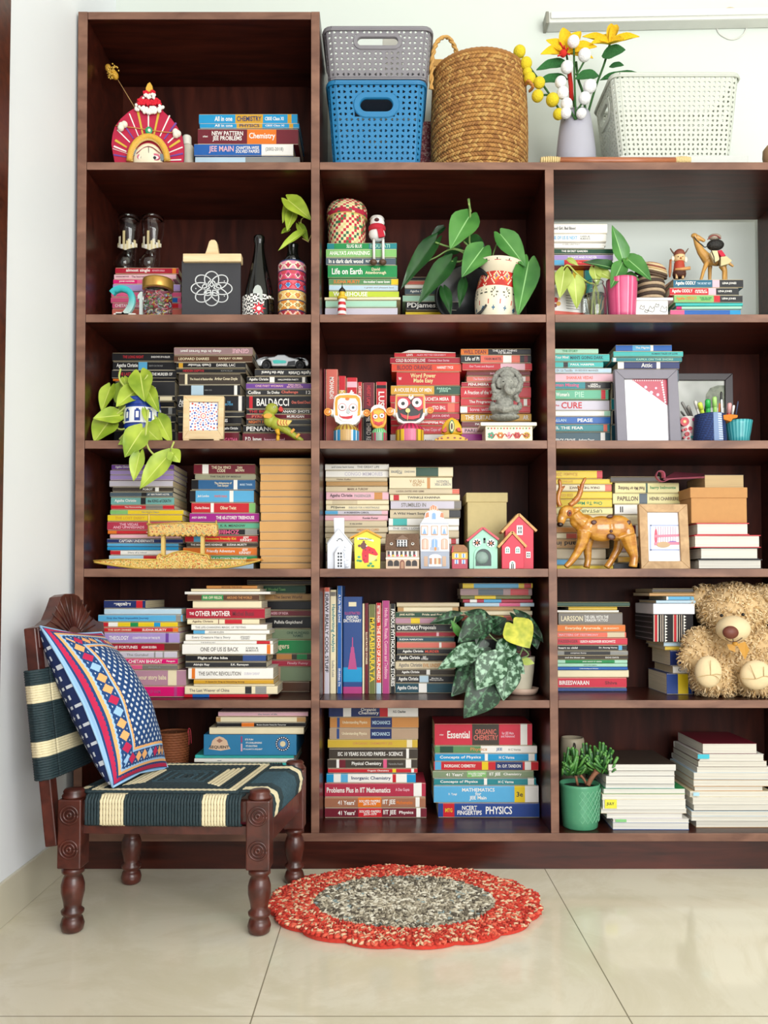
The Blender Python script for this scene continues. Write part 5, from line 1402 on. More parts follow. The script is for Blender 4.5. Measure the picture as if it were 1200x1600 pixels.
b = B(); lpx(b, 'E', 313, .14, [(40,322),(43,312),(43,302),(38,295)], M('c2283a', .9), 24); ppx(b, 'E', [(312,305),(340,300),(352,345),(322,350)], .118, .124, M('c2283a', .9)); b.build('scarf', t)
b = B(); b.sph(W('E', 312, 268, .128), (14*k, .016, 10*k), M('5a2a2a', .6), 10, 6); lpx(b, 'E', 313, .14, [(37,262),(30,252),(14,246),(2,244)], M('dcd8d2', .6), 20); b.build('beak_and_cap', t)
for x in (297, 343):
    b = B(); tpx(b, 'E', [(x, 358), (x, 372), (x+1, 460)], [.105, .098, .098], 7, M('e6e4e0', .6)); lg = b.build('leg', t)
    b = B(); b.sph(W('E', x-2, 473, .092), (19*k, .011, 15*k), M('5a4030', .5), 12, 6); b.build('boot', lg)
t = base_thing('lighthouse_ornament', 'small red and white lighthouse ornament before the green pile', 'ornament', 'E', 140, .06, Z2)
b = B(); lpx(b, 'E', 140, .06, [(24,770),(22,727),(20,690),(18,657)], M('w', .5), 24, Z2, paint=None); 
b = B(); k = mpp('E', .06); zz = [Z2+(W('E', 0, 657, .06).z-Z2)*i/14 for i in range(15)]
b.lathe([((25-7*i/14)*k, z) for i, z in enumerate(zz)], (W('E', 141, 0, .06).x, .06, 0), M('w', .5), 24, paint=lambda u, z, j: M('c2242e' if (j//2) % 2 else 'w', .45, 0)); b.build('tower', t)
b = B(); lpx(b, 'E', 141, .06, [(20,657),(25,655),(25,645),(15,643),(14,625),(17,622)], M('ddb52a', .5), 20); lpx(b, 'E', 141, .06, [(18,622),(16,610),(5,598),(2,590),(1.5,575)], M('1b1b1b', .5), 20); b.build('lantern', t)
# painted pot plant
t = base_thing('potted_philodendron', 'green leafy plant in tilted pot painted with red diamonds', 'potted plant', 'E', 900, .1, Z2)
CRM_, k = M('ece2c8', .4, .04), mpp('E', .1)
def potp(u, z, j):
    f = j/40
    q = (u*12) % 1; 
    if f > .84:
        d = math.hypot((q-.5)*1.0, (f-.91)*7); return M('c22a30', .4, 0) if d < .24 else (M('2f4a3a', .4, 0) if d < .29 else CRM_)
    if .82 < f <= .84 or .5 < f < .52 or .28 < f < .295: return M('8a3a2a', .4, 0)
    if f > .52:
        g2 = (f-.52)/.3; d = abs(q-.5)*2+abs(g2-.5)*2
        return M('7a4a9a', .4, 0) if d < .25 else (M('e09a30', .4, 0) if d < .5 else (M('efe4c8', .4, 0) if d < .62 else (M('c83a2a', .4, 0) if d < 1 else (M('efe4c8', .4, 0) if d < 1.1 else M('b82a24', .4, 0)))))
    if f > .295:
        g2 = (f-.295)/.205; a = math.atan2((g2-.5), (q-.5)*1.2); d = math.hypot((q-.5)*1.2, g2-.5)
        return M('4a4a3a', .4, 0) if d < .42 and abs(sin(4*a)) < .3 else CRM_
    d = math.hypot((q-.5)*1.4, (f-.15)*7); return M('3a6a8a', .4, 0) if d < .2 else (M('c23a2a', .4, 0) if abs(q-.0) < .1 and f > .22 else CRM_)
b = B(); axis = V((.09, 0, 1)).normalized(); c = W('E', 893, 0, .1); c.z = Z2
H_ = W('E', 0, 492, .1).z-Z2; pr = []
for i in range(41):
    f = i/40; r = 98+18*sin(pi*min(1, f*1.25))-(8 if .82 < f < .86 else 0)+(24 if f > .86 else 0)*((f-.86)/.14)
    pr.append((r*k*.97, H_*f+.004))
pr += [(pr[-1][0]*.93, H_), (pr[-1][0]*.86, H_*.8)]
b.lathe(pr, c, CRM_, 128, axis=axis, paint=lambda u, z, j: potp(u, z, j) if j < 40 else CRM_); b.clamp(Z2, -9); b.build('pot', t)
b = B(); b.lathe([(pr[-1][0]*1.02, 0), (.001, .004)], c+axis*(H_*.86), M('3a2a1e', 1), 24, axis=axis); b.build('soil', t)
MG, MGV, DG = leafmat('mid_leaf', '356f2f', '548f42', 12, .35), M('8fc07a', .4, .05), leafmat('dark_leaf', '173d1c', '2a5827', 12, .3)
b = B()
for s, r in (([(865,500),(800,450),(770,380),(772,300),(772,225),(765,160)], 6), ([(850,500),(800,440),(730,415),(660,395),(600,375)], 5), ([(850,500),(760,460),(720,470),(680,470)], 5), ([(845,500),(700,410),(600,450),(515,490)], 4), ([(880,500),(885,440),(905,380),(925,337)], 3.5), ([(840,500),(845,460),(838,405)], 5), ([(1000,500),(1040,480),(1060,472)], 4), ([(860,500),(780,410),(740,370)], 5)): tpx(b, 'E', arc2(s), .09, r, M('6f8f4a', .5, .2))
tpx(b, 'E', [(760,160),(768,190),(776,225)], .09, [2, 6, 4], M('a9c070', .5)); b.build('stem', t)
b = B()
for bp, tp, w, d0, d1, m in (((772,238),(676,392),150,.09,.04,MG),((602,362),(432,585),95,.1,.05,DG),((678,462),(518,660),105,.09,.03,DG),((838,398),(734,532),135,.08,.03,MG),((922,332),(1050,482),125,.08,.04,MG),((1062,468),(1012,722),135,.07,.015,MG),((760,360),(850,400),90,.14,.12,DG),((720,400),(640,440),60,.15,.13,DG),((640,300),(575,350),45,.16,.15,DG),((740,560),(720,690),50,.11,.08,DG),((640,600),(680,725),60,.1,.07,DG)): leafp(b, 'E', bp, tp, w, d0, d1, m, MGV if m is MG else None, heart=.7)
b.clamp(Z2+.001, -.003, None, ux('b0', Z2)-.004); b.build('foliage', t)
t = base_thing('nursery_pot', 'black plastic nursery pot lying sideways left of painted pot', 'pot', 'E', 735, .12, Z2)
b = B(); c = W('E', 738, 625, .075); k = mpp('E', .1); ax = V((-.35, -1, .1)).normalized(); u = ax.cross(EZ).normalized(); w2 = u.cross(ax)
r0 = c.z-Z2-.001; c.z = Z2+r0*1.02
for ring, off in (((r0, r0*.93), 0),):
    b.lathe([(r0*.72, -.09), (r0*.98, -.004), (r0, 0), (r0*.92, 0), (r0*.66, -.085)], c, M('16181a', .4), 32, axis=ax)
b.build('pot_wall', t)
# --- right compartment
t = base_thing('booklet', 'white booklet with red food print facing out under white pile', 'book', 'F', 125, .06, Z2)
b = B(); ppx(b, 'F', [(8,830),(212,830),(208,640),(8,655)], .075, .083, M('e9e6e0', .4), z0=Z2); bk_ = b.build('cover', t)
b = B(); ppx(b, 'F', [(8,795),(211,800),(211,785),(8,768)], .0742, .0752, M('d0503a', .4))
for x, y, r, c_ in ((62,715,14,'c22a2a'),(78,735,12,'d9a040'),(60,745,10,'7a2a2a'),(80,710,8,'e0c080')): ppx(b, 'F', disc(x, y, r), .074, .0752, M(c_, .4))
for i in range(6): tpx(b, 'F', [(118, 690+i*14), (190, 697+i*14)], .0745, 1.6, M('a9a8a4', .5), 4)
b.build('cover_print', bk_)
t = base_thing('water_jar', 'clear glass jar of water rooting pale vine cuttings', 'jar', 'F', 270, .06, Z2)
b = B(); lpx(b, 'F', 270, .06, [(58,815),(63,800),(63,700),(60,660),(48,640),(46,625),(50,622)], GL, 32, Z2, caps=False); b.build('glass_wall', t, solid=.002)
b = B(); lpx(b, 'F', 270, .06, [(56,812),(58,800),(58,700),(55,690)], GL, 28, Z2+.004); b.build('water', t)
b = B()
for s in ([(255,810),(262,720),(270,650),(285,610)], [(290,810),(285,720),(278,640),(240,625),(205,600),(170,570),(130,530),(105,545),(100,580),(130,600)], [(275,800),(268,700),(272,640)]): tpx(b, 'F', arc2(s), .055, 5, M('a9b450', .5))
for i in range(14): tpx(b, 'F', arc2([(262+i, 800), (245+i*4, 740+(i*37) % 50), (240+i*5, 690+(i*23) % 40)]), .06, 1.8, M('c9b890', .6), 4)
b.build('stem', t)
b = B(); YG = leafmat('pale_vine_leaf', '8a9c35', 'b9c86a', 14, .45)
for bp, tp, w, d0, d1 in (((108,560),(88,695),95,.05,.02),((165,602),(180,752),100,.05,.015),((268,545),(290,632),70,.06,.04),((290,560),(372,600),70,.06,.04),((130,498),(185,528),36,.06,.05),((60,570),(50,640),60,.07,.06)): leafp(b, 'F', bp, tp, w, d0, d1, YG, M('d0d890', .5))
b.clamp(Z2+.001, -.9, ux('b1', Z2)+.003); b.build('foliage', t)
t = base_thing('pink_pot_plant', 'glossy green plant in streaked pink pot', 'potted plant', 'F', 418, .07, Z2)
b = B(); pk_ = [M('d2557f', .35), M('e58aa8', .35), M('c23f6c', .35)]
lpx(b, 'F', 418, .07, [(70,815),(73,790),(79,700),(83,625),(82,612),(76,612),(72,640)], pk_[0], 60, Z2, paint=lambda u, z, j: pk_[(int(u*60)*7) % 3 if (int(u*30)*11) % 4 < 2 else 0]); b.build('pot', t)
b = B(); lpx(b, 'F', 418, .07, [(74,640),(2,638)], M('3a2a1e', 1), 24); b.build('soil', t)
b = B()
for s in ([(420,640),(425,560),(428,500)], [(415,640),(400,580),(385,545)], [(425,640),(440,560),(445,490)], [(420,640),(418,580),(418,520)]): tpx(b, 'F', arc2(s), .065, 6, M('5a8a3a', .5))
b.build('stem', t)
b = B()
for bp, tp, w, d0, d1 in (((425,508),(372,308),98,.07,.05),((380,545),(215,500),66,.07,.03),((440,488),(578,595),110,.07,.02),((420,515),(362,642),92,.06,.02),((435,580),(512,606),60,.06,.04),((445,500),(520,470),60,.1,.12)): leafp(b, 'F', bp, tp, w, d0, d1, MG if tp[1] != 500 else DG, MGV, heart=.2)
b.build('foliage', t)
t = base_thing('drawn_box', 'white box with black line drawings beside the pink pot', 'box', 'F', 580, .07, Z2)
b = B(); p0, p1 = W('F', 480, 720, .07), W('F', 664, 720, .07); b.box(p0.x, p1.x, .07, .19, Z2, p0.z, M('ecebe6', .5)); bx_ = b.build('box_body', t, bevel=.001)
b = B(); p2 = W('F', 470, 702, .066), W('F', 692, 702, .066); b.box(p2[0].x, p2[1].x, .066, .195, p0.z, p2[0].z, M('f0eeea', .5)); b.build('lid', t, bevel=.0015)
b = B()
for x, y, r in ((525,755,12),(575,765,16),(640,765,18),(605,745,10),(548,775,9)): tpx(b, 'F', arc2([(x-r, y+r*.5), (x-r*.4, y-r), (x+r*.3, y-r*.2), (x+r, y-r*.8), (x+r*.7, y+r*.8), (x-r, y+r*.5)], 5), .0695, 1.3, M('6a6a68', .6), 4)
b.build('line_drawing', bx_)
zcb = p2[0].z+.0005
t = base_thing('coil_basket', 'round coiled basket with dark stripes and tilted lid on white box', 'basket', 'F', 570, .13, zcb)
b = B(); k = mpp('F', .13); c = W('F', 560, 0, .13); hz = W('F', 0, 590, .13).z-zcb
for i in range(9):
    z = zcb+hz*(i+.5)/9; r = (58+14*sin(pi*(i+1)/10))*k
    pts = [V((c.x+r*cos(2*pi*q/30), .13+r*sin(2*pi*q/30), z)) for q in range(31)]; b.tube(pts, hz/17, M('b9a184' if i % 2 else '4a3c34', .8, .2, 200, .5), 6, False)
b.lathe([(50*k, zcb), (64*k, zcb+hz*.4), (58*k, zcb+hz)], (c.x, .13, 0), M('6a5848', .9), 24); b.build('coil_body', t)
b = B(); lc = W('F', 572, 585, .125); ax = V((.22, -.3, 1)).normalized()
for i in range(9):
    f = i/8; r = (80*cos(f*1.35)+3)*k; z = 70*sin(f*1.5)*k*.9; e1 = ax.orthogonal().normalized(); e2 = ax.cross(e1)
    b.tube([lc+ax*z+e1*(r*cos(2*pi*q/30))+e2*(r*sin(2*pi*q/30)) for q in range(31)], 5.4*k, M(('c9a97a', '8a4a3a', 'd9c29a')[i % 3] if i > 1 else '5a4638', .8, .2, 200, .5), 6, False)
b.lathe([(78*k, 0), (70*k, 30*k), (40*k, 55*k), (1*k, 62*k)], lc, M('8a6a4a', .9), 24, axis=ax); b.build('lid', t)
t = base_thing('wooden_wedge', 'brown wooden board leaning behind the mystery pile', 'board', 'F', 660, .24, Z2)
b = B(); ppx(b, 'F', [(628,800),(632,650),(690,605),(720,600),(720,800)], .25, .262, M('8a5a3a', .5, .2, 20), z0=Z2); b.build('board', t, bevel=.002)
zag = W('F', 700, 602, .1).z+.0006
t = base_thing('horned_figure', 'small wooden peg warrior with horned helmet and red tunic', 'figurine', 'f6', 290, .13, zag)
k = mpp('f6', .13); WDN = M('c9935a', .5, .15); 
b = B(); lpx(b, 'f6', 290, .13, [(88,800),(92,780),(90,740),(80,690),(72,610),(62,592)], M('b8432f', .5, .15), 24); b.build('tunic', t)
b = B(); lpx(b, 'f6', 292, .13, [(66,592),(76,570),(78,520),(72,495)], M('e3c08e', .5), 24); b.sph(W('f6', 315, 535, .13-80*k), 17*k, M('b9773f', .5), 8, 6)
for x in (275, 340): b.sph(W('f6', x, 515, .13-74*k), 8*k, M('2a1a12', .4), 8, 6)
hd = b.build('head', t)
b = B(); lpx(b, 'f6', 290, .13, [(80,500),(80,480),(66,440),(40,420),(4,415)], M('8a4a3a', .5), 24); hl = b.build('helmet', t)
for s, a in ((-1, (158, 398)), (1, (420, 398))): b = B(); tpx(b, 'f6', [(290+s*70, 480), ((290+s*70+a[0])/2, 445), a], .13, [13, 11, 7], M('6a5040', .5)); b.build('horn', hl)
b = B(); b.sph(W('f6', 195, 545, .13), (26*k, 22*k, 40*k), M('e6dccb', .8)); b.sph(W('f6', 382, 560, .13), (26*k, 22*k, 46*k), M('e6dccb', .8)); b.build('hair_tufts', t)
b = B(); tpx(b, 'f6', [(165,560),(160,650),(155,740),(152,815)], .115, [16, 20, 22, 10], M('a8623a', .5)); b.build('arm_with_club', t)
b = B(); tpx(b, 'f6', [(230,700),(340,695),(445,682)], .085, [14, 24, 26], WDN); b.build('arm_with_board', t)
b = B(); lpx(b, 'f6', 290, .13, [(86,815),(96,775),(92,735)], M('5a3226', .6), 20)
for x in (250, 340): tpx(b, 'f6', [(x, 760), (x, 822), (x, 836)], .12, [18, 18, 24], M('e0b884', .5))
b.build('legs_and_skirt', t)
t = base_thing('camel_figurine', 'standing wooden camel with carved black saddle and red cloth', 'figurine', 'f6', 780, .14, zag)
CM = M('c2914a', .35, .18, 40); q = lambda x, y, d=.14: W('f6', x, y, d); k = mpp('f6', .14); zz = lambda p: V((p.x, p.y, zag+.002))
rods = [([q(690,600,.13), q(640,720,.125), zz(q(600,830,.12))], [40*k, 27*k, 22*k]), ([q(740,580,.155), q(730,700,.16), zz(q(725,830,.16))], [40*k, 30*k, 22*k]), ([q(900,640,.13), q(940,720,.13), zz(q(930,830,.125))], [50*k, 34*k, 24*k]), ([q(920,640,.16), q(950,730,.165), zz(q(960,830,.165))], [46*k, 34*k, 24*k]),
    ([q(700,560), q(600,440), q(545,330), q(520,250)], [80*k, 58*k, 42*k, 34*k]), ([q(500,225), q(560,240), q(640,285)], [40*k, 34*k, 24*k]), ([q(980,580), q(1030,630), q(1072,660)], [26*k, 20*k, 16*k])]
blob('body', t, [(q(720,570), (95*k, 70*k, 85*k)), (q(830,560), (140*k, 80*k, 95*k)), (q(920,590), (80*k, 70*k, 85*k)), (q(505,215), (48*k, 34*k, 38*k)), (q(640,285), (28*k, 24*k, 24*k))], CM, .0016, 5, rods)
b = B(); b.sph(q(810,350), (125*k, 85*k, 80*k), M('23211f', .5, .5, 300, 1.0), 20, 12); sd = b.build('saddle', t)
b = B(); b.sph(q(800,235), (95*k, 60*k, 48*k), M('a89a8a', .5, .3, 200, .6), 16, 10); tpx(b, 'f6', arc2([(700,270),(760,215),(830,215),(890,260)]), .14-58*k, 9, M('8a3a34', .5)); b.build('saddle_cap', sd)
b = B(); ppx(b, 'f6', [(840,430),(900,420),(960,500),(900,520)], .055+.05, .115, M('c2243e', .8)); ppx(b, 'f6', [(760,430),(840,430),(870,560),(800,600),(740,470)], .105, .115, M('d9c9a0', .8)); ppx(b, 'f6', [(890,520),(970,510),(1050,575),(1000,620),(890,650)], .105, .115, M('cfc092', .8)); b.build('saddle_cloth', t)
b = B(); tpx(b, 'f6', arc2([(500,230),(560,300),(620,350),(665,380),(740,330)]), .14-45*k, 7, M('1a1a1a', .5)); b.build('bridle', t); b = B(); tpx(b, 'f6', [(740,400),(790,520),(800,600),(840,650),(880,540)], .103, 6, M('2a2018', .5)); b.build('saddle_strap', t)
b = B(); b.sph(q(540,218,.14-34*k), 7*k, M('1a120c', .3), 8, 6); b.build('eye', t)
# ---------------------------------------------------------------- third row
Z3 = BT[3]+.0004
t = base_thing('potted_pothos', 'lime heart-leaf vine spilling from blue and white pot over shelf edge', 'potted plant', 'G', 330, .09, Z3)
def bw(u, z, j):
    f = (z-Z3)/(W('G', 0, 392, .09).z-Z3)
    if f > .76 or f < .42: return M('1f3f9a', .25, 0) if int(f*40) % 4 else M('16307a', .25, 0)
    q = (u*10) % 1; g2 = (f-.42)/.34; d = abs(math.hypot((q-.5)*1.3, g2-.5)-.3)
    return M('24408f', .25, 0) if d < .1 or math.hypot((q-.5)*1.3, g2-.5) < .08 else M('eceef0', .25, 0)
b = B(); k = mpp('G', .09); zt = W('G', 0, 392, .09).z
b.lathe([((74+18*sin(pi*(.12+.76*i/30)))*k, Z3+(zt-Z3)*i/30) for i in range(31)]+[(74*k, zt), (70*k, zt-.01)], (W('G', 330, 0, .09).x, .09, 0), M('1f3f9a', .25), 80, paint=bw); b.build('pot', t)
b = B(); b.lathe([(72*k, zt-.008), (.001, zt-.004)], (W('G', 330, 0, .09).x, .09, 0), M('3a2a1e', 1), 20); b.build('soil', t)
b = B(); ST_ = M('b4c060', .5, .1)
for s in ([(300,400),(215,300),(216,240)], [(320,400),(320,330),(350,270)], [(300,400),(250,420),(215,450),(160,490)], [(330,400),(300,520),(240,560),(210,590)], [(360,400),(380,470),(395,490)], [(180,520),(215,540),(245,530),(230,500)]): tpx(b, 'G', arc2(s), .06, 5, ST_)
tpx(b, 'Z', arc2([(232,640),(228,680),(232,700),(243,713),(250,722),(262,715),(270,700)]), -.024, 1.7, ST_); tpx(b, 'Z', arc2([(243,713),(235,722),(245,730),(262,712)]), -.02, 1.3, ST_); tpx(b, 'Z', [(262,712),(268,700),(272,690)], -.015, 1.5, ST_)
b.build('vine', t)
LM, LMV = leafmat('lime_leaf', '7d9a22', 'b4c845', 16, .42), M('c9d470', .5, .05)
b = B()
for bp, tp, w, d0, d1 in (((312,262),(330,392),125,.07,.02),((165,330),(118,445),82,.09,.05),((222,320),(188,402),80,.1,.07),((302,338),(192,418),112,.07,.02),((345,335),(402,448),78,.06,.02),((232,285),(245,330),44,.09,.08),((212,470),(82,478),98,.06,.015),((165,492),(82,592),135,.07,.02),((335,528),(420,606),100,.04,-.005),((402,482),(462,598),98,.06,.01),((330,556),(205,606),98,.03,-.02),((240,420),(262,490),90,.09,.06),((332,440),(350,512),30,.03,.01)): leafp(b, 'G', bp, tp, w, d0, d1, LM, LMV)
for bp, tp, w, d0, d1 in (((222,672),(193,713),44,-.022,-.035),((218,708),(207,751),25,-.03,-.04),((262,712),(216,762),36,-.03,-.05),((268,706),(281,722),24,-.03,-.035)): leafp(b, 'Z', bp, tp, w, d0, d1, LM, LMV)
b.clamp(Z3+.001, -.004); b.build('foliage', t)
# star tile
t = base_thing('framed_tile', 'square star-pattern tile in pale wooden frame on small feet', 'picture frame', 'G', 624, .05, Z3)
PN = wood('pale_pine', 'd9b98a', 'ecd4aa', .55, (3, 30, 30))
o4, i4 = [(522,588),(722,588),(726,376),(526,372)], [(552,545),(695,545),(698,404),(554,402)]
def frame4(parent, cr, o4, i4, y0, y1, m, name='frame', z0=None):
    b = B()
    for i in range(4):
        j = (i+1) % 4; ppx(b, cr, [o4[i], o4[j], i4[j], i4[i]], y0, y1, m)
    b.clamp(Z4 if cr == 'L' else Z3, -9); return b.build(name, parent, bevel=.0012)
frame4(t, 'G', o4, i4, .05, .068, PN)
b = B(); g_ = 66; p00, p10, p11, p01 = [W('G', *q, .06) for q in i4]; vs, fs, ms = [], [], []
def tilec(u, v):
    x, y = u-.5, v-.5; r = math.hypot(x, y); a = math.atan2(y, x)
    if r < .03: return 'e8c070'
    for rr, n_, sz, c1, c2, ph in ((.085, 10, .021, 'd0503a', 'd0503a', 0), (.16, 10, .026, '3a5fc0', 'c83a3a', .3), (.235, 20, .019, 'd0503a', '4a6fd0', 0), (.31, 10, .034, '2f4fb0', '2f4fb0', .3), (.31, 10, .024, 'c83a3a', 'c83a3a', 0), (.39, 20, .024, 'c83a3a', '3a5fc0', .15), (.47, 20, .03, '2f4fb0', 'c83a3a', 0), (.56, 20, .034, '3a5fc0', 'd0503a', .1), (.64, 16, .03, 'c83a3a', '2f4fb0', .1)):
        i = round((a-ph)/(2*pi/n_)); aa = i*2*pi/n_+ph
        if math.hypot(x-rr*cos(aa), y-rr*sin(aa)) < sz: return c1 if i % 2 == 0 else c2
    return 'eceff4'
for j in range(g_+1):
    for i in range(g_+1): u, v = i/g_, j/g_; vs.append(p00*(1-u)*(1-v)+p10*u*(1-v)+p11*u*v+p01*(1-u)*v)
for j in range(g_):
    for i in range(g_): q = j*(g_+1)+i; fs.append((q, q+1, q+g_+2, q+g_+1)); ms.append(M(tilec((i+.5)/g_, (j+.5)/g_), .25, 0))
b.add(vs, fs, ms); b.build('tile', t, solid=.003)
b = B()
for x in (545, 695): p = W('G', x, 0, .05); b.box(p.x-.008, p.x+.008, .046, .085, Z3, W('G', 0, 586, .05).z, PN)
b.build('stand', t)
# parrot
t = base_thing('parrot_figurine', 'green and yellow painted parrot with red beak', 'figurine', 'g4', 560, .05, Z3)
q = lambda x, y, d=.05: W('g4', x, y, d); k = mpp('g4', .05); GP = M('a0a636', .45, .25, 120)
blob('body', t, [(q(505,915), (95*k, 75*k, 88*k)), (q(445,1000), (70*k, 62*k, 70*k)), (q(480,1080), (95*k, 80*k, 100*k)), (q(570,1130), (120*k, 85*k, 90*k), roty(.5)), (q(680,1190), (100*k, 60*k, 60*k), roty(.6))], GP, .0016, 6, [([q(640,1170), q(760,1250), q(870,1330), q(960,1372)], [70*k, 55*k, 44*k, 22*k])])
b = B(); ppx(b, 'g4', [(600,925),(615,880),(640,875),(668,910),(660,945),(630,950),(608,940)], .042, .056, M('c22a20', .4)); b.build('beak', t, bevel=.001)
b = B(); b.tube([q(440+75*cos(a)*1.05+10, 995+32*sin(a), .05-.0) + V((0, -72*k*sin(a) if 0 else 0, 0)) for a in [pi*i/8 for i in range(9)]], 20*k, M('d98a30', .5), 8); ppx(b, 'g4', [(385,1000),(390,1040),(470,1050),(515,1015),(500,985),(430,975)], .05-80*k, .05-55*k, M('dd9a35', .5)); b.build('collar', t, bevel=.001)
b = B(); ppx(b, 'g4', [(575,1090),(600,1060),(690,1065),(800,1078),(770,1120),(730,1160),(640,1160),(585,1140)], .05-100*k, .05-70*k, M('d9c060', .5)); wg_ = b.build('wing', t, bevel=.002)
b = B()
for x in (600, 640, 680, 720): tpx(b, 'g4', [(x, 1075), (x-12, 1115), (x+8, 1150)], .05-102*k, 6, M('c8643a', .5), 5)
b.build('wing_barring', wg_)
b = B(); b.sph(q(545,885,.05-72*k), (22*k, 8*k, 17*k), M('c9d0a0', .4), 10, 6); b.sph(q(548,885,.05-79*k), 8*k, M('1a1a1a', .3), 8, 5); b.build('eye', t)
b = B(); tpx(b, 'g4', [(580,1210),(605,1290)], .045, [40, 26], M('e0a825', .5)); p = q(595,1300,.045); b.tube([p, V((p.x-.001, p.y, Z3+.003))], [24*k, 28*k], M('e0a825', .5), 8); b.build('foot', t)
for x0, y0 in ((770,1220),(845,1290)): b = B(); ppx(b, 'g4', [(x0,y0+20),(x0+45,y0-30),(x0+70,y0-10),(x0+22,y0+50)], .05-62*k, .05-30*k, M('dd9a35', .5)); b.build('tail_band', t)
# toy car
zcar = W('G', 1000, 240, .1).z+.0006
t = base_thing('toy_car', 'silver and teal toy racing car on top of black books', 'toy car', 'g4', 650, .12, zcar)
b = B(); ppx(b, 'g4', [(270,205),(330,175),(400,155),(470,160),(540,155),(590,128),(690,128),(750,160),(830,180),(900,165),(980,175),(1030,215),(1042,260),(1030,290),(990,295),(975,240),(915,190),(855,240),(845,295),(500,295),(490,230),(430,185),(370,235),(360,295),(310,290),(285,240)], .115, .165, M('b6b8ba', .25, .04, 20, 0, .5)); b.build('body', t, bevel=.003)
b = B(); ppx(b, 'g4', [(515,215),(560,205),(700,215),(720,240),(690,255),(530,258)], .1142, .116, M('3fb8b0', .4)); ppx(b, 'g4', [(740,230),(840,215),(840,285),(720,290)], .1142, .116, M('1a1c20', .4)); b.build('livery', t)
for x in (430, 915):
    for d in (.113, .155): b = B(); c = W('g4', x, 252, .12); kk = mpp('g4', .12); b.lathe([(62*kk, -.006), (64*kk, -.003), (64*kk, .008), (40*kk, .0085), (38*kk, .004), (10*kk, .004)], V((c.x, d+.006, zcar+64*kk)), M('141416', .6), 28, axis=(0, -1, 0)); b.build('wheel', t)
b = B(); ppx(b, 'g4', [(265,128),(275,120),(275,210),(265,215)], .12, .16, M('3a3c40', .4)); b.build('rear_wing', t)
b = B(); ppx(b, 'g4', [(560,160),(600,118),(690,115),(740,160)], .128, .152, M('1a1c22', .1)); b.build('cockpit', t, bevel=.003)
# --- idols
def idol(label, cr, head, hc, z0, dep, eyes, mouth, dome, cols, arms, extra=None):
    t = base_thing('painted_idol', label, 'figurine', cr, dome[0], dep, z0, 'painted wooden idols'); k = mpp(cr, dep)
    b = B(); cx, hw, yt, yb = dome
    zt = W(cr, 0, yt, dep).z; c = W(cr, cx, 0, dep); N_ = 14
    def dc(u, z, j):
        if j > N_*.62: return M(cols[0] if int(u*40) % 2 else cols[1], .4, 0)
        q = abs(((u-.75+.5) % 1)-.5); return M(cols[2], .4, 0) if q < .07 and int(u*160) % 2 else (M(cols[3], .4, 0) if q < .07 else M(cols[4] if int(u*44) % 3 else cols[5], .4, 0))
    pr = [((hw*(1 if j < 9 else math.cos((j-9)/5*1.0)))*k, z0+(zt-z0)*j/N_) for j in range(N_+1)]
    b.lathe(pr, (c.x, dep, 0), M(cols[4], .4), 160, paint=dc); b.build('robe', t)
    b = B(); ppx(b, cr, head, dep-.014, dep+.014, M(hc[0], .4)); hd = b.build('head', t, bevel=.003)
    y1 = dep-.0145
    for i, (pts, m) in enumerate(hc[1]): b = B(); ppx(b, cr, pts, y1-.0012*(i+1), y1+.001, M(m, .35)); b.build('painted_face' if i else 'face_border', hd)
    y2 = y1-.0012*(len(hc[1])+1)
    for ex, ey, er in eyes:
        b = B()
        ppx(b, cr, disc(ex, ey, er+5, er+4), y2, y1, M('c2243a', .35)); ppx(b, cr, disc(ex, ey, er, er-1), y2-.001, y1, M('w', .35)); ppx(b, cr, disc(ex, ey, er*.36), y2-.002, y1, M('k', .3)); b.build('eye', hd)
    b = B(); ppx(b, cr, mouth, y2, y1, M('c2202e', .35)); b.build('mouth', hd)
    for ax_, ay_, bx2, by2, r in arms:
        b = B(); tpx(b, cr, [(ax_, ay_), ((ax_+bx2)/2, by2+8), (bx2, by2)], [dep, dep-.004, dep-.01], [r*.8, r*.9, r*.85], M(hc[2], .4), 10); am = b.build('arm', t)
        b = B(); ppx(b, cr, disc(bx2, by2, r), dep-.016, dep-.004, M('e0902a', .4)); tpx(b, cr, [(bx2+r*.6*cos(a), by2+r*.6*sin(a)) for a in [2*pi*i/12 for i in range(13)]], dep-.0165, 3, M('c05a20', .4), 5); b.build('hand_disc', am)
    return t, hd, y2
wh = [(215,425),(160,390),(135,310),(140,200),(150,130),(185,105),(240,95),(310,93),(320,60),(335,60),(340,95),(390,108),(425,140),(435,220),(435,310),(410,380),(370,420),(290,435)]
inn = [(230,385),(190,350),(180,260),(185,170),(215,145),(285,150),(370,150),(395,190),(395,270),(380,350),(330,385),(285,392)]
brd_ = [(200,330),(160,325),(155,200),(165,140),(200,118),(290,112),(380,118),(415,150),(422,220),(418,320),(390,335),(395,300),(300,290),(185,300)]
t, hd, y2 = idol('white-faced square wooden idol with orange hand discs', 'f2', wh, ('efece8', [(brd_, 'dd9a28'), (inn, 'efece8')], 'efece8'), Z3, .05, [(232,240,36),(345,245,38)], [(200,310),(215,335),(270,338),(320,332),(342,320),(335,355),(290,365),(240,360),(205,340)], (275, 135, 430, 620), ('b9a03a', '8a5a2a', 'd9b070', '9a7a4a', '2a86b8', 'd8e6ee'), [(160,330,82,290,40),(420,330,487,300,36)])
b = B(); ppx(b, 'f2', [(285,250),(275,295),(300,310),(315,295),(300,250)], y2-.002, y2+.002, M('b9c0c4', .4)); ppx(b, 'f2', disc(285, 155, 22, 16), y2, y2+.003, M('d9702a', .4)); b.build('nose_and_mark', hd)
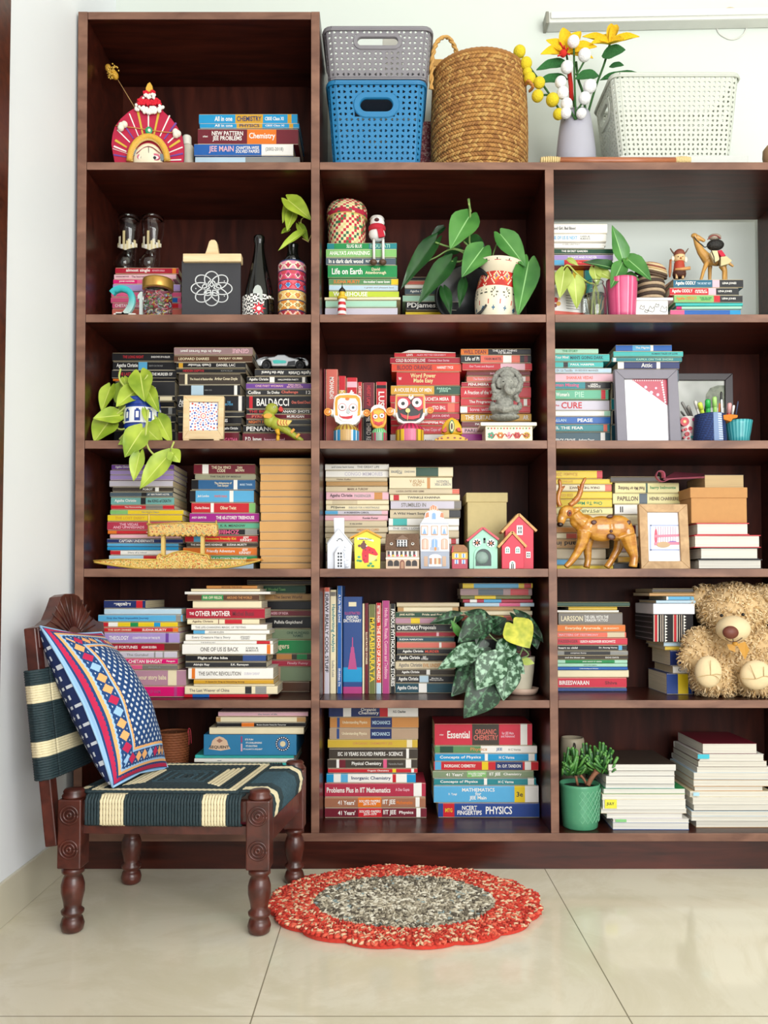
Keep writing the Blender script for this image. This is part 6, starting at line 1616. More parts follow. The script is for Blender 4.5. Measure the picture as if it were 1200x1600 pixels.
yh = [(600,470),(550,445),(525,390),(520,300),(530,250),(560,220),(610,212),(655,225),(685,265),(695,330),(690,400),(665,450)]
t, hd, y2 = idol('small yellow-faced wooden idol between the two larger idols', 'f2', yh, ('dd9a28', [([(610,440),(560,415),(540,350),(545,290),(610,285),(675,290),(680,350),(660,415)], 'd9502a'), ([(612,425),(572,405),(555,340),(560,285),(612,270),(665,285),(668,345),(655,405)], 'e8b030')], 'efece8'), Z3, .045, [(577,338,24),(645,330,25)], [(568,385),(610,400),(655,385),(650,415),(615,428),(575,415)], (617, 82, 462, 620), ('3f9a5a', '9ad0a0', 'b9c0bc', '2f7a4a', 'b82a5a', '3f9a5a'), [])
b = B(); ppx(b, 'f2', [(525,300),(535,250),(565,222),(612,214),(655,226),(682,262),(690,300),(660,262),(612,245),(560,262)], y2-.001, y2+.006, M('efece8', .4)); b.build('white_turban', hd)
bh = [(870,415),(810,390),(785,320),(780,270),(785,120),(800,105),(1080,105),(1095,120),(1098,280),(1085,360),(1040,400),(950,420)]
t, hd, y2 = idol('black-faced square wooden idol with big round eyes', 'f2', bh, ('efece8', [([(790,300),(788,112),(1090,112),(1092,300),(1060,290),(1060,140),(815,140),(812,290)], 'dd9a3a'), ([(870,385),(820,350),(806,290),(806,130),(1072,130),(1075,300),(1055,350),(1000,385)], '1b1a1c'), ([(806,230),(806,130),(930,140),(945,200),(900,250),(830,270)], 'c2263c'), ([(965,200),(985,140),(1072,130),(1075,250),(1030,280),(985,250)], 'c2263c')], 'efece8'), Z3, .05, [(865,203,54),(1010,193,50)], [(835,300),(870,320),(950,335),(1020,325),(1045,300),(1035,350),(970,368),(890,365),(850,340)], (935, 148, 420, 620), ('c8245a', '8a1a3a', 'd98aa8', 'b82a5a', 'e0b82a', '8a6a1a'), [(800,330,730,285,42),(1085,320,1150,272,34)])
b = B(); ppx(b, 'f2', disc(915, 275, 24), y2-.003, y2+.002, M('d9d080', .4)); ppx(b, 'f2', [(930,110),(945,135),(970,110),(975,140),(945,165),(920,140)], y2-.002, y2+.004, M('efe6d0', .4)); tpx(b, 'f2', [(920,290),(908,380)], y2-.002, 5, M('d9c080', .4)); b.build('nose_and_mark', hd)
# crown, casket, stone elephant-headed statue
t = base_thing('crown_ornament', 'small yellow dome crown ornament with red painted drops', 'ornament', 'f3', 238, .04, Z3)
b = B(); lpx(b, 'f3', 240, .05, [(112,725),(108,690),(100,640),(70,590),(35,565),(8,550)], M('dfae22', .4, .15, 60), 28, sy=.35); dm = b.build('dome', t)
b = B(); ppx(b, 'f3', [(60,815),(400,815),(408,770),(350,745),(310,725),(240,715),(170,725),(130,745),(65,770)], .035, .055, M('dfae22', .4, .15, 60), z0=Z3); b.build('brim', t, bevel=.002)
k = mpp('f3', .04); b = B()
for pts, m, l in (((lambda: disc(240, 640, 28, 68))(), '2f6a3a', .024), (disc(240, 640, 19, 54), 'efe0a0', .0232), (disc(240, 640, 11, 36), '3a1a1a', .0225), ([(140,690),(180,640),(190,690),(165,705)], 'b82a20', .03), ([(290,660),(300,690),(340,695),(320,650)], 'b82a20', .03)): ppx(b, 'f3', pts, l, l+.02, M(m, .4))
for x, y in ((95,770),(135,765),(200,760),(270,760),(330,765),(385,772)): ppx(b, 'f3', disc(x, y, 13, 9), .0342, .036, M('8a2a1a', .4))
b.build('painted_drops', t)
t = base_thing('painted_casket', 'cream painted casket with flowers under the stone statue', 'box', 'f3', 835, .04, Z3)
b = B(); p0, p1 = W('f3', 590, 640, .03), W('f3', 1080, 640, .03); b.box(p0.x, p1.x, .03, .115, Z3, p0.z, M('e9e0c0', .4)); cb = b.build('casket_body', t, bevel=.001)
b = B(); q0, q1 = W('f3', 540, 598, .022), W('f3', 1125, 598, .022); b.box(q0.x, q1.x, .022, .123, p0.z, q0.z, M('efe8d2', .4)); b.build('lid', t, bevel=.0015); zgs = q0.z+.0004
b = B(); rn = random.Random(2)
for i in range(14): ppx(b, 'f3', disc(620+i*33, 662, 9), .0292, .031, M(('3a7a4a', 'b82a2a', 'b82a2a', '8a8a4a')[i % 4], .4))
for x, c_, n_ in ((650,'2f8a6a',5),(745,'d9822a',6),(835,'d88aa0',4),(920,'b82a2a',6),(1020,'d9a02a',7)):
    for i in range(n_): a = 2*pi*i/n_; ppx(b, 'f3', disc(x+24*cos(a), 735-22*sin(a), 15), .0292, .031, M(c_, .4))
    ppx(b, 'f3', disc(x, 735, 10), .0286, .031, M('c23a2a' if x != 745 else 'e9e0c0', .4))
for x in (700, 790, 875, 970): tpx(b, 'f3', arc2([(x-30,760),(x,720),(x+30,750)]), .0295, 5, M('b8422a', .4), 5)
b.build('flower_painting', cb)
t = base_thing('stone_statue', 'grey stone seated elephant-headed god statue on painted casket', 'statue', 'f3', 805, .065, zgs)
q = lambda x, y, d=.065: W('f3', x, y, d); k = mpp('f3', .065); SG = M('94948c', .95, .6, 160, 1.0)
E_ = lambda x, y, rx, rz, ry, d=.065, *Q: (q(x, y, d), (rx*k, ry*k, rz*k), *Q)
bl_ = [E_(790,545,160,40,110), E_(795,500,150,28,100), E_(700,455,80,40,70,.05), E_(880,455,80,40,70,.05), E_(790,455,120,50,80,.06), E_(790,400,95,75,75,.062), E_(800,320,100,75,60), E_(815,190,85,85,60,.058), E_(735,185,34,60,22,.058), E_(895,185,36,62,22,.058), E_(815,110,80,50,40,.07), E_(815,75,50,30,30,.07), E_(945,430,28,45,40), E_(665,420,30,42,40)]
bl_ += [E_(820+135*cos(a), 190-140*sin(a), 34, 34, 24, .085) for a in [pi*(-.25+1.5*i/18) for i in range(19)]]
bl_ += [E_(820, 190, 125, 130, 14, .09)]
rods = [(arc([q(820,215,.04), q(815,255,.03), q(840,285,.026), q(880,275,.028), q(885,250,.03)], 4), [36*k-.0002*i for i in range(17)]), ([q(730,290,.06), q(680,270,.055), q(665,200,.055)], [34*k, 28*k, 24*k]), ([q(870,290,.06), q(930,260,.055), q(950,190,.055)], [34*k, 28*k, 24*k]), ([q(725,330,.06), q(670,350,.045), q(690,300,.035)], [32*k, 26*k, 24*k]), ([q(880,330,.06), q(930,370,.045), q(900,310,.035)], [32*k, 26*k, 24*k]), ([q(700,440,.04), q(780,470,.022), q(860,455,.03)], [34*k, 34*k, 30*k])]
blob('figure', t, bl_, SG, .0013, 1, rods, zgs)
b = B()
for s in (-1, 1): b.sph(q(815+s*38, 175, .065-62*k-.004), (10*k, 5*k, 7*k), M('3a3a36', .9), 8, 5)
tpx(b, 'f3', [(700,520),(790,535),(885,518)], .065-100*k, 5, SG); tpx(b, 'f3', arc2([(765,140),(815,120),(865,140)]), .065-52*k, 6, SG); b.build('carved_detail', t)
zpp = W('H', 560, 158, .15).z+.0005
t = base_thing('folded_paper', 'creased white paper lying on top of the red pile', 'paper', 'H', 560, .16, zpp)
b = B(); b.prism([(W('H', x, 0, .16).x, zpp+z) for x, z in ((432,0),(700,0),(700,.0012),(600,.004),(520,.0085),(470,.008))], .16, .26, M('e6dcd8', .7)); b.build('sheet', t)
# --- right compartment: frames, pen pots
t = base_thing('picture_frame', 'large grey photo frame holding white and red paper', 'picture frame', 'I', 555, .07, Z3)
o4, i4 = [(394,665),(738,665),(714,264),(378,264)], [(447,645),(676,645),(663,314),(431,314)]
frame4(t, 'I', o4, i4, .07, .09, M('77737f', .45, .08)); b = B(); ppx(b, 'I', i4, .0805, .088, M('ecebf0', .3)); pic = b.build('picture', t)
b = B(); ppx(b, 'I', [(470,318),(661,318),(674,465)], .0795, .081, M('b3475a', .4)); ppx(b, 'I', [(650,318),(661,318),(674,465),(667,460)], .079, .08, M('c22a4a', .4))
for x, y, r in ((545,360,8),(575,388,9),(600,365,6),(610,400,8)): ppx(b, 'I', disc(x, y, r), .0788, .08, M('d9c0d8', .4))
for i in range(9): ppx(b, 'I', disc(632+i*2.2, 335+i*13, 5), .0788, .08, M('e9e6ec', .4), )
for i in range(14): ppx(b, 'I', disc(478+i*12, 324, 4), .0788, .08, M('e9c8cc', .4))
b.build('red_corner_print', pic)
t = base_thing('picture_frame', 'dark framed misty landscape photo behind the pen pots', 'picture frame', 'I', 860, .22, Z3)
o4, i4 = [(690,670),(1018,670),(1012,285),(690,285)], [(700,660),(972,660),(972,322),(700,322)]
frame4(t, 'I', o4, i4, .22, .24, M('2a2126', .4)); b = B(); ppx(b, 'I', i4, .228, .236, leafmat('misty_photo', '8d9088', 'c6c8c2', 9, .3)); pic = b.build('picture', t)
b = B(); ppx(b, 'I', [(865,470),(868,400),(890,365),(930,350),(972,350),(972,470)], .2272, .2285, leafmat('photo_tree', '4a5240', '7d8470', 60, .4)); b.build('photo_tree', pic)
def cup(name, label, cr, x, dep, prof, m, paint=None, n=48):
    t = base_thing(name, label, 'pen holder', cr, x, dep, Z3); b = B(); lpx(b, cr, x, dep, prof, m, n, Z3, paint=paint); b.build('cup', t); return t
t = cup('floral_cup', 'white cup with red flower print holding grey pens', 'g5', 250, .13, [(84,680),(88,640),(94,520),(98,395),(92,395),(84,500),(78,630)], M('ece2dc', .4)); k = mpp('g5', .13); b = B()
for x, y, r, c_ in ((225,440,52,'c2263a'),(290,520,24,'c2263a'),(255,585,27,'b82030'),(240,530,17,'c2263a'),(330,415,18,'c83a7a'),(205,540,14,'c2263a'),(300,560,12,'d98a9a'),(310,620,16,'3a8a8a'),(220,625,14,'c2263a'),(270,635,14,'c2263a')): ppx(b, 'g5', disc(x, y, r), .13-97*k, .13-60*k, M(c_, .4))
ppx(b, 'g5', disc(225, 440, 20), .13-98.5*k, .13-60*k, M('d9b05a', .4)); ppx(b, 'g5', disc(225, 440, 9), .13-99.5*k, .13-60*k, M('efe0c0', .4)); b.build('flower_print', t)
dn = ['16264f', '1d3266', '22407a', '8a9ab8', 'c9d0dc']
def den(u, z, j):
    a = ((u-.75+.5) % 1)-.5
    if -.02 < a < .075: return M(dn[4] if (j % 2 and a > .035) else '7d93b8', .8, 0)
    return M(dn[j % 2] if (int(u*90)+j*3) % 7 else dn[2], .8, 0)
t = cup('denim_pot', 'dark blue denim pen pot with pale seam', 'g5', 520, .085, [(190-.55*(i*13)/2.6*.3, 690-i*13) for i in range(26)]+[(150,360),(145,400)], M(dn[0], .8), den, 100)
t = cup('teal_bowl', 'ribbed turquoise ceramic bowl beside the denim pot', 'g5', 855, .09, [(118,680),(125,630),(140,560),(152,480),(160,440),(152,440),(140,500),(120,600)], M('2f8f98', .25), lambda u, z, j: M('2f8f98' if int(u*48) % 2 else '5fb4ba', .25, 0))
def pen(label, cr, pts, dep, r, col, cap=None, d1=None):
    t = base_thing('pen', label, 'pen', cr, pts[0][0], dep, Z3+.004, 'pens in the pen pots')
    a_, e_ = W(cr, *pts[0], dep), W(cr, *pts[1], d1 or dep+.012); k = mpp(cr, dep); dd = (a_-e_)
    zb2 = Z3+.006; f = (e_.z-zb2)/max(.01, abs(dd.z)); lo = e_-dd*max(0, f*.92)
    b = B(); b.tube([lo, a_-dd.normalized()*.004, a_], [r*k, r*k, r*k*.6], M(col, .35), 10); b.build('barrel', t)
    if cap: b = B(); m_ = a_-dd*.55; b.tube([m_, a_-dd.normalized()*.003, a_+dd.normalized()*.001], [r*k*1.12, r*k*1.12, r*k*.7], M(cap, .35), 10); b.build('cap', t)
for a in (('grey pen leaning left in floral cup, tallest there', 'g5', ((188,210),(290,395)), .13, 17, '8a8784', None), ('grey pen standing in floral cup, right of tallest', 'g5', ((262,258),(312,395)), .125, 17, '7d7a78', 'a8a4a0'), ('short dark grey pen at left of floral cup', 'g5', ((180,320),(235,395)), .13, 12, '5a5855', None), ('white marker at left inside denim pot', 'g5', ((345,200),(395,365)), .085, 17, 'e2e0da', 'cfcdc8'), ('lime highlighter leaning in denim pot', 'g5', ((398,220),(440,365)), .08, 24, 'c3d840', 'd0e050'), ('green felt marker standing in denim pot', 'g5', ((492,182),(500,365)), .08, 28, '2faa4a', '2faa4a'),
    ('pale green marker tallest in denim pot', 'g5', ((572,152),(580,365)), .08, 24, '9ccf6a', 'a8d87a'), ('orange pencil standing in denim pot', 'g5', ((632,225),(625,365)), .085, 10, 'c8703a', None), ('white and blue pen in denim pot', 'g5', ((655,180),(660,365)), .08, 12, 'e6e8ec', None), ('black brush handle standing in denim pot', 'g5', ((652,90),(648,365)), .095, 12, '1a1a1a', None), ('dark pen leaning between denim pot markers', 'g5', ((470,240),(452,365)), .1, 9, '2a2a30', None),
    ('red crayon standing in turquoise bowl', 'g5', ((750,225),(730,440)), .095, 24, 'c8323a', 'd9a0a0'), ('green and white pen in turquoise bowl', 'g5', ((800,252),(765,440)), .09, 13, '2f9a4a', 'e9e8e4'), ('dark blue pencil leaning right in turquoise bowl', 'g5', ((850,200),(810,440)), .095, 8, '2a3a5a', None)): pen(*a)
t = base_thing('orange_block', 'small orange crochet block resting on turquoise bowl rim', 'ornament', 'g5', 755, .075, W('g5', 0, 440, .07).z)
b = B(); ppx(b, 'g5', [(680,415),(675,362),(760,352),(850,362),(845,395),(790,405),(770,440),(725,428)], .05, .085, M('c87a2a', .9, .3, 200, .6)); b.build('block', t, bevel=.002)
# ---------------------------------------------------------------- fourth row
Z4 = BT[4]+.0004
GF = voro('gold_filigree', ['ecd48a', 'e0bc62', 'c85a3a', 'e9cb78', '8a9a5a', 'ecd48a', 'd99a4a', 'efdc9a'], 330, .4, 'c79a40')
GD = M('d9b456', .35, .15, 60, 0, .3)
t = base_thing('gold_boat', 'long gilded model boat with canopy before the storybooks', 'model boat', 'g3', 600, .035, Z4)
hull = [(25,330),(110,318),(300,316),(445,320),(452,295),(475,278),(500,285),(510,300),(540,278),(590,266),(640,262),(700,268),(740,285),(760,298),(775,280),(795,288),(802,320),(1000,322),(1150,314),(1155,322),(1060,350),(900,374),(760,392),(640,396),(400,394),(200,372),(60,348)]
b = B(); ppx(b, 'g3', hull, .028, .06, GF); b.clamp(Z4); b.build('hull', t, bevel=.0015)
b = B(); tpx(b, 'g3', arc2([(30,335),(200,362),(400,384),(640,390),(800,384),(1000,360),(1150,320)]), .0265, 8, GD); tpx(b, 'g3', [(25,326),(200,316),(445,318)], .0265, 5, GD); tpx(b, 'g3', [(802,318),(1000,320),(1152,316)], .0265, 5, GD)
tpx(b, 'g3', arc2([(450,318),(455,295),(475,280),(505,295),(560,272),(640,262),(730,280),(770,285),(790,290),(802,318)]), .0265, 5, GD); b.clamp(Z4); tpx(b, 'g3', [(1050,325),(1100,318),(1155,320)], .0262, 9, M('c27a2a', .4)); b.build('gilt_edge', t)
for x in (490, 754): b = B(); ppx(b, 'g3', [(x-12,290),(x+12,290),(x+11,155),(x-11,155)], .036, .05, M('d9b96a', .5)); b.build('canopy_post', t)
b = B(); rp = [(398,150),(396,82),(620,70),(850,78),(852,150)]; zig = [(398+454*(1-i/26), 150+(14 if i % 2 else 0)) for i in range(27)]
ppx(b, 'g3', [(398,84),(620,76),(850,82)]+zig, .03, .056, voro('roof_filigree', ['c88a4a', 'd9b070', 'b85a3a', 'c8a060', '8a8a6a'], 240, .5, 'e0c070')); b.build('canopy', t, bevel=.001)
b = B(); tpx(b, 'g3', [(394,82),(620,72),(855,80)], .03, 5, GD); tpx(b, 'g3', [(394,148)]+[(x, y-2) for x, y in zig[::-1]], .0285, 4, GD); b.build('canopy_trim', t)
for x, y0, y1 in ((397,5,165),(848,55,162)): b = B(); tpx(b, 'g3', [(x,y1),(x,y0+20),(x,y0)], .036, [9, 7, 4], GD); tpx(b, 'g3', [(x-14, y0+75), (x+14, y0+75)], .036, 8, GD); b.build('finial_post', t)
# --- little houses
def house(name, label, cr, x, dep, body, m, thick=.035, cat='model house', z0=Z4):
    t = base_thing(name, label, cat, cr, x, dep, z0, 'model houses on the cream shelf'); b = B(); ppx(b, cr, body, dep, dep+thick, m, z0=z0); o = b.build('walls', t, bevel=.001); return t, o
def dec(parent, name, cr, dep, lst):
    b = B()
    for pts, c, l in lst: ppx(b, cr, pts, dep-l, dep+.0005, M(c, .4) if isinstance(c, str) else c)
    if cr in ('f4', 'f5'): b.clamp(Z4)
    return b.build(name, parent)
Rr = rect
WHT_ = M('dfe3ec', .35, .04)
t, o = house('white_house', 'white ceramic chapel house with chimney, leftmost of the model houses', 'f4', 195, .03, [(72,720),(72,432),(190,288),(315,442),(302,720)], WHT_, .05)
b = B(); ppx(b, 'f4', [(140,340),(134,185),(238,182),(238,340)], .045, .07, WHT_); b.build('chimney', t, bevel=.001)
b = B(); tpx(b, 'f4', [(68,440),(190,290),(320,448)], .03, 9, WHT_, 6); b.build('roof_edge', t)
b = B(); ppx(b, 'f4', [(145,720),(145,535),(190,468),(232,532),(230,720)], .02, .031, WHT_, z0=Z4); tpx(b, 'f4', [(138,540),(190,465),(240,535)], .021, 7, WHT_, 6); b.build('porch', t)
dec(o, 'window_holes', 'f4', .02, [(disc(x, y, 9, 11), '20242c', .0006) for x in (182, 208) for y in (535, 568, 600, 632, 660)]); dec(o, 'gable_holes', 'f4', .03, [(disc(x, y, 6), '30343c', .0006) for x, y in ((170,408),(182,395),(196,390),(210,396),(220,408))])
b = B(); tpx(b, 'f4', [(250,680),(252,600),(245,540)], .029, 7, WHT_); 
for x, y, r in ((250,560,18),(268,590,20),(240,600,18),(258,630,22),(270,660,18),(245,500,14),(250,470,12)): b.sph(W('f4', x, y, .03), (r*mpp('f4', .03), .003, r*mpp('f4', .03)), WHT_, 10, 6)
b.build('tree_relief', t)
t, o = house('yellow_house', 'yellow birdhouse-shaped house with red ladybird', 'f4', 465, .03, [(345,720),(335,375),(465,310),(598,378),(592,720)], M('e6dd3c', .4, .06), .03)
b = B()
for a, c in (((300,388),(462,308)), ((462,308),(605,382))):
    p, q_ = W('f4', *a, .025), W('f4', *c, .025); d = q_-p; u = V((-d.z, 0, d.x)).normalized(); b.obox((p+q_)/2+u*.0015+V((0,.02,0)), d/2, EY*.022, u*.0022, M('dd9a20', .4))
b.build('roof', t)
dec(o, 'ladybird_painting', 'f4', .03, [([(425,480),(475,462),(540,490),(575,545),(555,558),(480,535),(478,625),(440,630),(418,600),(412,540)], 'cf2036', .0008), (disc(430,460,30,34), '6a3a3a', .0012), (disc(388,460,14), '6a3a3a', .001), (disc(432,420,12), '6a3a3a', .001), (disc(460,462,7), 'ffffff', .002), ([(480,545),(570,562),(545,600),(485,625)], 'e6dc8a', .001)]+[(disc(x, y, 5), '3a1a1a', .0014) for x, y in ((450,500),(490,500),(520,525),(450,560),(435,595))])
dec(o, 'flower_painting', 'f4', .03, [(disc(x, y, 16, 11), c, .0009) for x, y, c in ((385,570,'3f9a8a'),(400,610,'2f8a6a'),(375,605,'4aa06a'),(500,635,'2f9a7a'),(480,655,'3f9a5a'),(520,660,'3f9a5a'),(550,600,'8a9a3a'))])
b = B(); ppx(b, 'f4', arc2([(368,380),(410,378),(460,382),(530,402)])+arc2([(528,420),(460,400),(410,396),(370,402)]), .0285, .031, M('eceae4', .4)); sg = b.build('sign', o)
text(sg, 'Sweet Summer', W('f4', 448, 392, .0283), EX, EZ, 130*mpp('f4', .03), 15*mpp('f4', .03), 'nb')
t, o = house('timber_cottage', 'brown-roofed cottage house with flower boxes and arches', 'f4', 812, .035, [(650,720),(650,490),(978,490),(978,720)], M('dcc0a4', .4, .06), .03)
b = B(); ppx(b, 'f4', [(640,502),(652,340),(975,340),(985,502)], .026, .068, M('6a4f3c', .7, .45, 220, .8)); rf = b.build('roof', t, bevel=.0015)
dec(rf, 'dormer', 'f4', .026, [([(740,400),(815,350),(885,400)], '7a5c45', .006), (Rr(755,865,392,470), '3a2a24', .004), (Rr(762,858,398,466), 'e6e6e8', .0046)]+[(Rr(x, x+18, y, y+18), '2a2c34', .0052) for x in (770, 800, 830) for y in (404, 428, 448)]+[(disc(x, 440, 15, 13), 'e9e4dc', .003) for x in (705, 915)]+[(disc(x, 438, 9, 8), '2a2424', .0036) for x in (705, 915)])
dec(o, 'window_row', 'f4', .035, [(Rr(655,975,508,582), 'b8a89a', .001)]+[(Rr(x, x+20, 515, 560), '3a3238', .0014) for x in range(668, 960, 42)]+[(Rr(x+21, x+38, 512, 565), 'f0ece6', .0016) for x in range(668, 940, 42)]+[(disc(x+10, 556, 13, 9), c, .002) for x, c in zip(range(672, 960, 42), ('c23a3a', 'e0b82a', 'c23a5a', 'e0b82a', 'c23a3a', '3a7a4a', 'c22a3a'))]+[(Rr(648,980,576,592), 'eee6dc', .0026)])
dec(o, 'arches', 'f4', .035, [(disc(x, 628, 26, 26, 16, 0, pi)+[(x-26, 660), (x+26, 660)], '2a1c18', .0012) for x in (695, 755, 873, 933)]+[(disc(812, 632, 24, 32, 16, 0, pi)+[(788, 690), (836, 690)], '7a3a2a', .0014), (disc(812, 636, 15, 22, 16, 0, pi)+[(797, 685), (827, 685)], 'b88a6a', .0018)])
# canal house
ch = [(45,800),(40,560),(38,350),(75,300),(85,250),(120,225),(132,190),(160,170),(198,188),(212,225),(250,245),(264,300),(303,348),(312,560),(315,800)]
t, o = house('canal_house', 'tall white Dutch gabled house with blue-grey shopfront', 'f5', 180, .03, ch, M('dee0e6', .4, .05), .03)
dec(o, 'gable_tiles', 'f5', .03, [([(85,295),(95,250),(118,240),(122,285)], 'd9805a', .0012), ([(225,285),(235,245),(255,250),(260,295)], 'd9805a', .0012), ([(118,228),(135,192),(160,174),(195,190),(210,228),(185,220),(160,215),(140,222)], 'd97a52', .0012)]+[([(x,228),(x+4,185),(x+8,185),(x+10,228)], 'f0c8b0', .0016) for x in (128, 148, 168, 188)])
WB, WF = '7fa6d6', 'b98a74'
dec(o, 'windows', 'f5', .03, [(disc(168, 262, 24, 24, 12, 0, pi)+[(144, 312), (192, 312)], 'c9ced8', .001), (disc(168, 266, 17, 18, 12, 0, pi)+[(151, 306), (185, 306)], WB, .0015)]
    +[(Rr(x-32, x+32, 368, 458), 'c09a80', .001) for x in (80, 174, 265)]+[(Rr(x-24, x+24, 376, 446), 'eceef4', .0015) for x in (80, 174, 265)]+[([(x-18,445),(x,385),(x+18,445)], WB, .002) for x in (80, 174, 265)]
    +[(disc(x, 510, 32, 22, 12, 0, pi)+[(x-32, 590), (x+32, 590)], 'c8a088' if x != 174 else 'b0b8c8', .001) for x in (85, 174, 266)]+[(disc(x, 512, 24, 16, 12, 0, pi)+[(x-24, 582), (x+24, 582)], 'e0b0a0' if x != 174 else WB, .0016) for x in (85, 174, 266)]+[(Rr(x-2, x+2, 495, 585), 'f0ece8', .002) for x in (85, 174, 266)])
dec(o, 'shopfront', 'f5', .03, [(Rr(46,313,606,800), '9aa2b4', .001), (Rr(42,313,600,610), 'c9ccd6', .002), (Rr(40,310,468,476), 'c4c8d2', .0015), (Rr(40,306,342,350), 'b4bac8', .0015), (disc(180, 665, 58, 30, 14, 0, pi)+[(122, 672), (238, 672)], 'eef0f2', .004), (Rr(130,230,672,730), 'b8805a', .002), (Rr(150,170,672,730), 'eceae4', .0026), (Rr(190,210,672,730), 'e0c8a8', .0026), (Rr(120,240,730,752), 'e9ecf0', .0034), (Rr(75,110,655,750), 'c0a088', .002), (Rr(248,282,655,750), 'c0a088', .002), (disc(182, 585, 10, 18), 'dd8a3a', .003), (Rr(135,220,570,600), 'a8b0c4', .0022)])
t, o = house('small_house', 'tiny red and yellow house with brown roof, smallest of the model houses', 'f5', 412, .04, [(338,800),(338,600),(486,600),(486,800)], M('b8304a', .4, .06), .03)
dec(o, 'yellow_storey', 'f5', .04, [(Rr(338,486,612,680), 'dfae2a', .001)]); dec(o, 'windows', 'f5', .04, [(Rr(x-17, x+17, y, y+38), 'e9eef4', .0016) for x in (380, 446) for y in (630, 688)]+[(Rr(x-7, x+7, y, y+38), '5a8ac8', .002) for x in (380, 446) for y in (630, 688)])
b = B(); ppx(b, 'f5', [(332,615),(342,560),(380,545),(450,548),(480,575),(492,615)], .034, .076, M('9a6a48', .6, .3, 120)); ppx(b, 'f5', [(332,620),(340,552),(352,556),(350,620)], .033, .036, M('b8303a', .4)); b.build('roof', t, bevel=.001)
# mint birdhouse
t, o = house('mint_birdhouse', 'mint ceramic birdhouse with red roof and two white flowers', 'f5', 632, .03, [(500,800),(498,510),(628,400),(765,505),(765,800)], M('8fcab0', .3, .05), .05)
b = B()
for a, c in (((482,512),(628,390)), ((628,390),(774,500))):
    p, q_ = W('f5', *a, .025), W('f5', *c, .025); d = q_-p; u = V((-d.z, 0, d.x)).normalized(); b.obox((p+q_)/2+u*.001+V((0,.028,0)), d/2, EY*.03, u*.003, M('c23040', .35))
b.build('roof', t)
arch = lambda x, r, yt, yb: disc(x, yt+r, r, r, 16, 0, pi)+[(x-r, yb), (x+r, yb)]
dec(o, 'arch_frame', 'f5', .03, [(arch(633, 90, 560, 800), '9ad2ba', .004)]); dec(o, 'arch_opening', 'f5', .026, [(arch(633, 73, 585, 745), '2a3a38', .0012)]); dec(o, 'keyhole', 'f5', .03, [(Rr(633,652,488,532), '22302c', .0012), (disc(642,492,11), '22302c', .0012)])
b = B(); b.sph(W('f5', 618, 670, .026), (62*mpp('f5', .03), .006, 62*mpp('f5', .03)), M('7d958c', .4, .3, 80), 16, 10); b.build('glass_pebble', t)
fl = []
for x, y in ((572,528),(703,533)):
    fl += [(disc(x+24*cos(2*pi*i/7), y-22*sin(2*pi*i/7), 17), 'f0f0ee', .004) for i in range(7)]+[(disc(x, y, 12), 'b8603a', .0055)]
dec(o, 'clay_flowers', 'f5', .03, fl)
# red house
t, o = house('red_house', 'red double house with tan roofs, rightmost of model houses', 'f5', 960, .035, [(842,800),(838,410),(970,272),(1102,400),(1102,800)], M('c8203e', .45, .06), .035)
b = B(); ppx(b, 'f5', [(806,800),(804,560),(905,445),(1012,560),(1012,800)], .018, .034, M('cf2442', .45, .06), z0=Z4); fw_ = b.build('front_wing', t, bevel=.001)
for nm, segs, d0, d1 in (('roof', (((806,430),(966,260)), ((966,260),(1132,418))), .03, .026), ('front_roof', (((772,570),(903,425)), ((903,425),(1036,566))), .013, .014)):
    b = B()
    for a, c in segs:
        p, q_ = W('f5', *a, d0), W('f5', *c, d0); d = q_-p; u = V((-d.z, 0, d.x)).normalized(); b.obox((p+q_)/2+V((0, d1, 0)), d/2, EY*d1, u*.0032, wood('roof_pine', 'b98a50', 'd9ac70', .6, (20, 20, 20)))
    b.build(nm, t)
dec(o, 'window', 'f5', .035, [(Rr(945,1000,365,455), 'f0f0ee', .0015)]+[(Rr(x, x+12, y, y+28), '1f2a2a', .002) for x in (958, 978) for y in (378, 412)]); dec(o, 'window', 'f5', .035, [(Rr(1033,1073,612,670), 'f0f0ee', .0015)]+[(Rr(x, x+11, y, y+16), '1f2a2a', .002) for x in (1040, 1056) for y in (622, 644)])
for x in (858, 954): dec(fw_, 'window', 'f5', .018, [(arch(x, 23, 565, 628), 'f0f0ee', .0015)]+[(Rr(x+dx, x+dx+11, y, y+16), '3a8a7a', .002) for dx in (-14, 3) for y in (582, 602)])
dec(fw_, 'door', 'f5', .018, [(arch(904, 28, 698, 800), 'f0f0ee', .0015), (Rr(892,902,725,800), '1f2424', .002), (Rr(907,917,725,800), '1f2424', .002), (disc(904,716,10,7), '3a8a7a', .002)])
# kraft boxes
def lidbox(label, cr, xb0, xb1, xl0, xl1, ytop, ylid, dep, dd, z0, col):
    t = base_thing('kraft_box', label, 'box', cr, (xb0+xb1)/2, dep, z0); a_, e_ = W(cr, xb0, ylid, dep), W(cr, xb1, ylid, dep); b = B(); b.box(a_.x, e_.x, dep, dep+dd, z0, a_.z, M(col, .8, .08, 60)); b.build('box_body', t, bevel=.0015)
    p, q_ = W(cr, xl0, ytop, dep-.003), W(cr, xl1, ytop, dep-.003); b = B(); b.box(p.x, q_.x, dep-.003, dep+dd+.003, W(cr, 0, ylid, dep).z-.001, p.z, M(col, .8, .08, 60)); b.build('lid', t, bevel=.0015)
lidbox('tall pale kraft box with lid behind mint birdhouse', 'f5', 482, 850, 470, 860, 58, 145, .15, .12, Z4, 'cdbb86')
zl = W('L', 0, 436, .05).z+.0006
lidbox('tan kraft box with lid on top of the hardbacks', 'L', 788, 1086, 783, 1090, 245, 300, .06, .17, zl, 'bd8a55')
zo = W('L', 0, 245, .057).z+.0006
